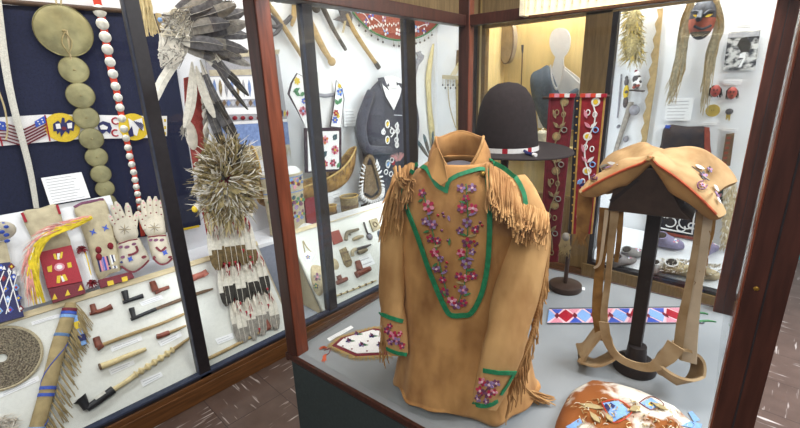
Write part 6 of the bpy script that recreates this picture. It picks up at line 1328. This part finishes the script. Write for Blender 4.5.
# ================================================================== FAR CASE, cream bay
NY = V((0, -1, 0))
t = thing('hand_drum', 'hand drum with tan skin hanging on the cream panel', 'drum', BW(507, 63)); c = BW(506.5, 42, .06); k = pr(c, 1); ax = V((1, -.3, 0)).normalized(); nn = V((-.3, -1, .0)).normalized()
rg = [[c + nn*d + (ax*math.cos(a)*9.6*k + UZ*math.sin(a)*20.5*k)*s for a in [2*PI*i/32 for i in range(32)]] for d, s in ((-.05, .95), (-.04, 1), (0, 1), (.006, .97))]
MB().loft(rg, 'drum_skin').build('drum', t); M = MB(); M.rod([c + nn*.002 + ax*math.cos(a)*9.7*k + UZ*math.sin(a)*20.6*k for a in [2*PI*i/32 for i in range(33)]], [.006], 'stem_dark', 6); M.build('rim', t)
c = BW(495.5, 42, .042); MB().ball(c, V((6*k, 0, 0)), NY*.04, UZ*16*k, 'fur_brown', 18, 10).solo('fur_round', 'dark brown fur round half behind the hand drum', 'fur')
M = MB(); P = BW.m([(522.5, 45), (522, 65), (521, 90)], .012); M.rod(P, [.006], 'stem_dark', 6).rod([P[0], BW(522.4, 53, .012)], [.012, .008], 'stone_dark', 6); M.solo('arrow', 'single thin arrow standing upright on the cream panel', 'arrow')
t = thing('claw_row', 'row of small dark claws on a cord on the cream panel', 'necklace', BW(496, 90)); MB().rod(cm(BW.m([(484, 78), (487, 84), (497, 85.5), (510, 83)], .014), 5), [.006], 'fur_brown', 6).build('cord', t); M = MB()
for i in range(9): a = BW(486.5 + 2.6*i, 84.5 + .6*math.sin(i), .018); M.rod([a, a - UZ*.02 + NY*.006, a - UZ*.045], [.006, .005, .001], 'stone_grey', 5)
M.build('claws', t); 
t = thing('head_cutout', 'flat white head and shoulders cutout wearing the slate vest', 'dress form', BW(560, 120)); HCp = PL((0, 3.50, 0), (0, -1, 0))
pts = [(560 + 10.6*math.cos(a), 43 + 15*math.sin(a)) for a in [PI*.72 - PI*2*.86*i/22 + 0 for i in range(0)]]
pts = [(555.3, 57), (552, 52.5), (549.6, 45), (550, 36.5), (553.5, 30), (560, 27.8), (566.5, 30), (570, 37), (570, 45.5), (567, 53), (563.8, 57.5), (563.5, 66), (579, 78), (581, 88), (581, 128), (538, 128), (536, 90), (552, 68)]
MB().plate(cm(HCp.m(pts[:12], .0), 3) + HCp.m(pts[12:], .0), NY, .012, 'form_white').build('board', t, False); MB().rod([HCp(560, 128), V((HCp(560, 128).x, 3.5, .152))], [.012], 'stand_dark', 8).build('post', t)
t = thing('slate_vest', 'slate grey vest on the white head cutout', 'vest', HCp(555, 128)); MB().pillow(cm(HCp.m([(531, 75), (541, 68.5), (548.5, 65.5), (555, 80), (562, 96), (580, 86), (581, 100), (578, 128), (548, 130), (538, 116), (531, 92)], .006), 3, True), NY, .05, 'vest_slate', 5, 3, HCp(555, 105, .006)).build('front', t)
MB().plate(HCp.m([(563, 68), (572, 76), (580.5, 84), (580.5, 97), (570, 86)], .02), NY, .01, 'form_white').build('shoulder', t, False)
M = MB(); P = cm(HCp.m([(550.5, 66), (552, 78), (555, 87.5), (558, 88), (561.5, 78), (563.5, 66)], .07), 6)
for q in P: M.ball(q, V((.008, 0, 0)), NY*.008, UZ*.011, 'bead_white', 6, 4)
M.solo('bead_necklace', 'string of pale beads hanging in a U on the white cutout', 'necklace')
t = thing('lidded_jar', 'cream lidded jar beside the slate vest', 'jar', PL((0, 3.36, 0), (0, -1, 0))(542, 145)); JP = PL((0, 3.36, 0), (0, -1, 0)); zt, zb2 = JP(542, 129).z, JP(542, 146).z; c = JP(542, 140); k = pr(c, 1)
rg = [[V((c.x + r*k*math.cos(a), c.y + r*k*math.sin(a)*.8, zb2 + u*(zt-zb2))) for a in [2*PI*i/28 for i in range(28)]] for r, u in ((4.4, 0), (6.2, .18), (6.6, .45), (5.8, .68), (6, .72))]
MB().loft(rg, 'jar_cream').build('jar', t); rg = [[V((c.x + r*k*math.cos(a), c.y + r*k*math.sin(a)*.8, zb2 + u*(zt-zb2))) for a in [2*PI*i/28 for i in range(28)]] for r, u in ((6.3, .73), (6.2, .78), (4, .9), (1.4, .95), (1.4, 1.02), (.4, 1.06))]; MB().loft(rg, 'jar_cream').build('lid', t)
MB().bb(-2.04, -1.17, 3.3, 3.46, zb2-.022, zb2-.001, 'panel_yellow').build('shelf', bc, False, .002)
# ================================================================== FAR CASE, white bay
def bwp(M, pts, m, l=.01, th=.008): M.plate(BW.m(pts, l), NY, th, m); return M
t = thing('straw_mask', 'bushy straw mask hanging at the top left of the white panel', 'mask', BW(633, 62)); M = MB(); 
for x, y, rx, ry in ((634, 22, 7.5, 12), (633, 45, 9, 14)): c = BW(x, y, .056); k = pr(c, 1); M.ball(c, V((rx*k, 0, 0)), NY*.05, UZ*ry*k, 'straw', 16, 10)
M.build('face', t); M = MB()
for i in range(420):
    a = rnd(0, 2*PI); y = rnd(11, 60); r = (7.5 if y < 32 else 9)*math.sqrt(rnd(0, 1)); x = 633.5 + r*math.cos(a); p = BW(x, y, .075); d = V((math.cos(a)*.03, -.02, -.02 + .03*math.sin(a))); M.blade([p, p + d*.7 + jit(.008), p + d*1.3 + jit(.016) - UZ*.012], .011, NY + jit(.6), random.choice(['straw', 'straw', 'husk', 'hair_pale']))
M.build('straw', t)
M = MB(); L_ = [(662.5, 8)]; pts = []
for i in range(19): t_ = i/18; y = 9 + 137*t_; pts.append((657.5 - 18*t_ + (1.8 if i % 2 else -.9), y))
bwp(M, [(663, 8), (656, 78), (645.5, 146)] + pts[::-1], 'stem_wood', .016, .014); M.solo('notched_stick', 'long tan board with scalloped left edge on the white panel', 'board', smooth=False)
# carved mask with long hair
t = thing('wooden_mask', 'dark carved mask with yellow eyes and long pale hair', 'mask', BW(702, 42)); c = BW(702.5, 19, .092); k = pr(c, 1)
def mk(a, b): return 1 - .10*max(0, -math.sin(a))
M = MB(); M.ball(c, V((11.5*k, 0, 0)), NY*.085, UZ*19.5*k, 'mask_dark', 22, 14, -1, None)
for i, f in enumerate(M.f):
    z = sum((M.v[j].z for j in f))/len(f) - c.z
    if -11*k < z < 0*k: M.m[i] = 'mask_red'
BM = BVHTree.FromPolygons(M.v, M.f); M.build('face', t)
def onm(pts, l=.004): return on(BM, pts, l, BW)
M = MB(); M.leaf(onm([(693, 15)])[0], onm([(701, 17.5)])[0], 2.4*k, NY, 'bead_yellow', .004).leaf(onm([(705, 17)])[0], onm([(713, 14)])[0], 2.4*k, NY, 'bead_yellow', .004); M.build('eyes', t)
M = MB(); M.rod([c + NY*.085 + UZ*6*k, c + NY*.115 - UZ*1*k, c + NY*.11 - UZ*3*k], [.012, .018, .014], 'mask_dark', 8); M.rod(cm(onm([(692, 12), (697, 11.5), (702, 15)]), 4), [.009], 'mask_dark', 6).rod(cm(onm([(704, 15), (709, 11), (714, 11)]), 4), [.009], 'mask_dark', 6); M.build('nose_and_brow', t)
M = MB(); M.rod(cm(onm([(694, 26), (702, 29), (711, 25.5)], .004), 5), [.008], 'mask_dark', 6); M.build('mouth', t)
M = MB()
for i in range(120):
    s = i % 2; 
    if s: pts = [(691 + rnd(-3, 3), 2 + rnd(-2, 3)), (684.5 + rnd(-5, 5), 30 + rnd(-4, 4)), (680 + rnd(-6, 6), 66 + rnd(-5, 5)), (669 + rnd(-5, 7), rnd(84, 106))]
    else: pts = [(714 + rnd(-3, 4), 2 + rnd(-2, 3)), (719.5 + rnd(-4, 4), 24 + rnd(-4, 4)), (711 + rnd(-5, 5), 58 + rnd(-5, 5)), (704 + rnd(-4, 4), rnd(86, 116))]
    M.blade(cm([BW(x, y, l) for (x, y), l in zip(pts, (.11, .09, .05, .02))], 4), .016, NY + jit(.2), random.choice(['hair_pale', 'hair_pale', 'stem_wood', 'shoe_cream']))
M.build('hair', t)
t = thing('photograph', 'black and white photograph pinned on the white panel', 'photograph', BW(742, 70)); bwp(MB(), [(728.5, 32.5), (760.5, 30), (755, 70), (723, 70.5)], 'photo_grey', .006, .005).build('print', t, False)
M = MB(); bwp(M, [(737, 45), (741, 38), (747, 37), (751, 44), (749, 52), (741, 52)], 'feather_dark', .008, .001); bwp(M, [(740, 54), (746, 52), (745, 58), (739, 58)], 'card', .0085, .001); bwp(M, [(744, 57), (746, 57), (741, 67), (738.5, 67)], 'card', .0085, .001); bwp(M, [(728.6, 33.2), (760, 30.7), (759.3, 36), (727.8, 38)], 'ink', .008, .001); M.build('image', t, False)
card([(666.5, 99), (694, 98), (690, 120.5), (664.5, 120.5)], BW, 'large white text card under the pale hair of the mask', .012, 6, None, 'text_card')
card([(724, 79.5), (742, 79.5), (741, 84.5), (723, 84.5)], BW, 'small caption card above the two little red masks', .006, 2, 'small cards on the white panel'); card([(736, 24.5), (758, 23.5), (757, 28), (735, 29)], BW, 'small caption card above the black and white photograph', .006, 2, 'small cards on the white panel')
card([(703, 122), (717, 122), (716.5, 124.8), (702.5, 124.8)], BW, 'narrow caption card under the round husk face', .006, 1, 'small cards on the white panel'); card([(724, 128), (738, 128), (737.5, 131), (723.5, 131)], BW, 'narrow caption card above the reddish strip', .006, 1, 'small cards on the white panel')
for x, y, w in ((715.5, 91, 'left'), (732.2, 93, 'right')):
    t = thing('small_mask', w + ' one of two little red masks with black hair', 'mask', BW(x, y+7)); c = BW(x, y, .037); k = pr(c, 1); M = MB().ball(c, V((4.2*k, 0, 0)), NY*.035, UZ*6*k, 'mask_deepred', 14, 8); bm_ = BVHTree.FromPolygons(M.v, M.f); M.build('face', t)
    M = MB()
    for i in range(50): s = rnd(-1, 1); M.blade([BW(x + s*2.5, y - 6 + abs(s)*1.5, .03), BW(x + s*6, y - 2, .03), BW(x + s*rnd(6, 8), y + rnd(3, 7), .012)], .012, NY + jit(.3), 'hair_black')
    M.build('hair', t); M = MB()
    for dx, dy in ((-1.6, -1), (1.6, -1), (0, 2.6)): q = on(bm_, [(x+dx, y+dy)], .003, BW)[0]; M.disc(q, NY, .005, .003, 'hair_black', 8)
    M.build('features', t)
t = thing('husk_face', 'round braided husk face below the red masks', 'mask', BW(713, 117)); c = BW(712.7, 110.6, .012); k = pr(c, 1); M = MB()
for r in (5.2, 3.9, 2.6): M.ring(c, NY, r*k, .9*k, 'husk', 24, 6)
M.build('braid', t); MB().disc(c + NY*.004, NY, 2.2*k, .006, 'husk', 16).disc(c + NY*.006 + V((-.9*k, 0, .5*k)), NY, .5*k, .003, 'hair_black', 8).disc(c + NY*.006 + V((.9*k, 0, .5*k)), NY, .5*k, .003, 'hair_black', 8).build('face', t)
t = thing('small_tassel', 'tiny dark and tan tassel right of the husk face', 'tassel', BW(729, 120)); MB().ball(BW(729.3, 111.5, .016), V((.022, 0, 0)), NY*.02, UZ*.02, 'feather_grey', 10, 6).build('knot', t); M = MB()
for i in range(14): M.blade([BW(729 + rnd(-2, 2), 113, .02), BW(728 + rnd(-2.5, 2.5), 120 + rnd(-2, 1), .014)], .01, NY, 'husk')
M.build('fringe', t)
t = thing('dark_cape', 'dark brown cloth cape with red edge hanging above the saddle', 'cape', BW(685, 162)); MB().pillow(cm(BW.m([(666, 125.5), (688, 126.5), (708, 127.5), (710, 143), (710, 163), (684, 163), (657, 163), (661, 144)], .006), 3, True), NY, .06, 'cape_dark', 5, 3.5, flat=.006).build('cloth', t); bwp(MB(), [(704.5, 127), (709.5, 127.5), (711, 163), (704, 163)], 'brick_red', .055, .006).build('red_edge', t, False); bwp(MB(), [(665.5, 125), (671, 125.5), (669, 128.5), (664.5, 128)], 'bead_blue', .05, .006).build('blue_corner', t, False)
M = MB(); bwp(M, [(726, 134), (734.5, 133), (730, 166), (721, 166)], 'stem_dark', .012, .01); 
for i in range(6): y = 137 + 5*i; bwp(M, [(727 - .9*i, y), (731 - .9*i, y-.4), (730.6 - .9*i, y+2), (726.6 - .9*i, y+2)], 'brick_red', .014, .002)
M.solo('woven_strip', 'brown and red woven strip hanging right of the dark cape', 'strip', smooth=False)
t = thing('carved_figure', 'little patterned carved figure on a dark ledge', 'figure', BW(637, 91)); zb3 = BW(637, 90).z; M = MB()
for x, y, r, m in ((637, 85, 4.6, 'bead_white'), (636.5, 79, 3.8, 'stone_dark'), (636.8, 74, 2.6, 'bead_white'), (636, 71.5, 1.6, 'bead_maroon')): c = BW(x, y, .035); k = pr(c, 1); M.ball(c, V((r*k, 0, 0)), NY*r*k*.8, UZ*r*k*1.1, m, 12, 8)
for i in range(14): q = BW(633.5 + rnd(0, 7), 75 + rnd(0, 13), .075); M.ball(q, V((.012, 0, 0)), NY*.01, UZ*.012, random.choice(['stone_dark', 'brick_red', 'bead_white']), 6, 4)
M.build('body', t); MB().plate(BW.m([(629, 89.6), (642, 90.6), (642, 92), (629, 91)], .075), NY, .073, 'stand_dark').build('ledge', t, False)
t = thing('yellow_figure', 'narrow yellow and black figure left of the patterned one', 'figure', BW(627, 107)); M = MB()
for x, y, r, h, m in ((625.5, 102, 2.4, 6, 'stone_dark'), (626, 92, 2.6, 7, 'bead_yellow'), (626.5, 82, 2.2, 4, 'stone_dark'), (626.6, 78, 1.6, 2.2, 'stone_dark')): c = BW(x, y, .02); k = pr(c, 1); M.ball(c, V((r*k, 0, 0)), NY*r*k*.7, UZ*h*k, m, 10, 8)
M.build('body', t); q = BW(626.2, 92, .042); M = MB().disc(q, NY, .012, .003, 'stone_dark', 8); M.build('emblem', t)
M = MB(); P = BW.m([(621.5, 74), (620, 92), (617.5, 118)], .012); M.rod(P, [.006, .008, .006], 'stone_grey', 6); M.solo('thin_stick', 'thin grey stick upright at the left edge of the white panel', 'stick')
t = thing('gourd_rattle', 'rattle with round head and long grey handle leaning on the white panel', 'rattle', BW(611, 166)); c = BW(634.5, 110, .04); k = pr(c, 1); MB().ball(c, V((5*k, 0, 0)), NY*4*k, UZ*5.4*k, 'stone_grey', 16, 10).build('head', t); MB().rod(cm(BW.m([(631, 102), (629, 110), (621, 134), (611, 166)], .03), 5), [2.6*k, 3*k, 2.4*k, 2.2*k], 'feather_mid', 10).build('handle', t)
for x, y, lb in ((626, 139, 'dark shell ornament right of the rattle handle'), (618.5, 126.5, 'small dark shell ornament left of the rattle handle')): c = BW(x, y, .012); k = pr(c, 1); MB().ball(c, V((2.6*k if x > 620 else 1.7*k, 0, 0)), NY*.02, V((.4*k, 0, 3.4*k if x > 620 else 2*k)), 'stone_grey', 12, 7).solo('shell_ornament', lb, 'ornament')
M = MB(); P = cm(BW.m([(731, 184), (729.5, 205), (727, 244)], .03), 6); k = pr(P[0], 1); M.rod(P, [4*k, 5.5*k, 4.5*k], 'shoe_cream', 10)
for i in range(260): q = random.choice(P); d = V((rnd(-1, 1), -abs(rnd(.2, 1)), rnd(-.6, .6))).normalized(); M.blade([q + d*4*k, q + d*5.6*k - UZ*.01, q + d*6.6*k - UZ*.03], .012, NY + jit(.5), random.choice(['shoe_cream', 'plume_white']))
M.solo('fur_strip', 'fluffy cream fur strip hanging right of the saddle', 'fur')
t = thing('beaded_strip', 'green and pink beaded strip behind the saddle corner', 'strip', BW(720, 205)); bwp(MB(), [(717, 172), (727, 170), (722, 206), (714, 205)], 'leaf_dark', .014, .012).build('cloth', t, False); M = MB()
for i in range(5): y = 176 + 6*i; bwp(M, [(719 - .6*i, y), (723.5 - .6*i, y-.5), (722.8 - .6*i, y+3), (718.4 - .6*i, y+3)], 'bead_pink' if i % 2 else 'crimson', .017, .002)
M.build('beadwork', t, False)
# apron with white scrolls
t = thing('beaded_apron', 'black apron with white bead scrolls and red hem under the saddle', 'apron', BW(676, 236)); bwp(MB(), [(648, 186), (702, 188), (697, 238), (660, 231), (646, 226)], 'black_cloth', .012, .01).build('cloth', t, False)
M = MB(); P = BW.m([(646, 227), (661, 232.5), (696.5, 239)], .014); M.ribbon(P, [.022], NY, .004, 'brick_red'); M.ribbon([BW(702, 190, .014), BW(697, 237, .014)], [.02], NY, .004, 'brick_red'); M.build('hem', t)
M = MB(); P = BW.m([(649, 223.5), (662, 228.5), (692, 234), (696, 200)], .016); M.rod(P, [.007], 'bead_white', 5)
for x, y, r in ((686, 223, 6), (678, 216, 5), (688, 211, 5), (670, 222, 5), (681, 228, 3.5), (692, 226, 3), (660, 218, 4), (693, 204, 4)): q = BW(x, y, .016); M.ring(q, NY, pr(q, r), pr(q, .7), 'bead_white', 18, 5, a0=x, a1=x+4.6)
for x0, y0, x1, y1 in ((671, 205, 680, 215), (680, 215, 684, 208), (676, 209, 674, 214), (684, 208, 690, 205)): a = BW(x0, y0, .016); M.rod([a, BW(x1, y1, .016)], [pr(a, .9)], 'bead_white', 5)
M.build('scrolls', t)
# shoes on the sloping shelf
def shoe(px, py, Lp, Hp, m, label, ang=0.0, fluffy=False):
    c = BSH(px, py); k = pr(c, 1); L = Lp*k*.58; H = Hp*k*1.25; t = thing('moccasin', label, 'shoe', c); n = BSH.n; X = V((math.cos(ang), math.sin(ang)*n.z, 0)); X = (X - n*X.dot(n)).normalized(); Y = n.cross(X)
    rg = []
    for s, w, h, o in ((-1, .18, .35, 0), (-.85, .36, .75, 0), (-.5, .42, 1.0, 0), (-.1, .44, .95, 0), (.3, .46, .62, 0), (.65, .42, .45, 0), (.9, .28, .32, 0), (1, .1, .15, 0)):
        rg.append([c + X*(s*L) + Y*(w*L*math.cos(a)) + n*(.002 + h*H*(.5+.5*math.sin(a))) for a in [2*PI*i/18 for i in range(18)]])
    MB().loft(rg, m).build('upper', t); MB().ball(c + X*(-.42*L) + n*(H*.93), X*(.34*L), Y*(.30*L), n*(.12*H), 'hollow', 16, 6).build('opening', t)
    M = MB(); q = c + X*(-.42*L) + n*(H*.95); M.rod([q + X*(.37*L*math.cos(a)) + Y*(.33*L*math.sin(a)) for a in [2*PI*i/20 for i in range(21)]], [.05*L], m if not fluffy else 'shoe_white', 6); M.build('cuff', t)
    M = MB()
    if fluffy:
        for i in range(140): a = rnd(0, 2*PI); q = c + X*(rnd(-.95, .9)*L) + Y*(.42*L*math.cos(a)) + n*(.5*H + .4*H*abs(math.sin(a))); d = (q - c).normalized(); M.blade([q, q + d*.02, q + d*.03 - UZ*.008], .01, n + jit(.5), 'plume_white')
    else:
        q = c + X*(.45*L) + n*(H*.56); M.flower(q, (n + X*.4), L*.22, ['bead_white', 'bead_pink'], 'bead_sky', 5, px)
    M.build('trim', t); return t
shoe(668.5, 246, 23, 14, 'shoe_purple', 'lavender grey moccasin below the black apron', .2); shoe(624, 264, 20, 13, 'shoe_grey', 'front grey moccasin at the left of the shoe shelf', .9); shoe(633, 257, 20, 13, 'shoe_grey', 'rear grey moccasin at the left of the shoe shelf', .9)
shoe(659.5, 270, 15, 15, 'shoe_white', 'small white moccasin right of the saddle post', 1.3); shoe(679, 273, 25, 15, 'shoe_cream', 'fluffy cream slipper in the middle of the shoe shelf', .3, True); shoe(706, 278, 20, 17, 'shoe_cream', 'fluffy cream slipper at the right end of the shoe shelf', .5, True); shoe(711, 253, 14, 16, 'shoe_purple', 'dark lavender moccasin behind the hanging strap', 1.2)
if 0:
    pass
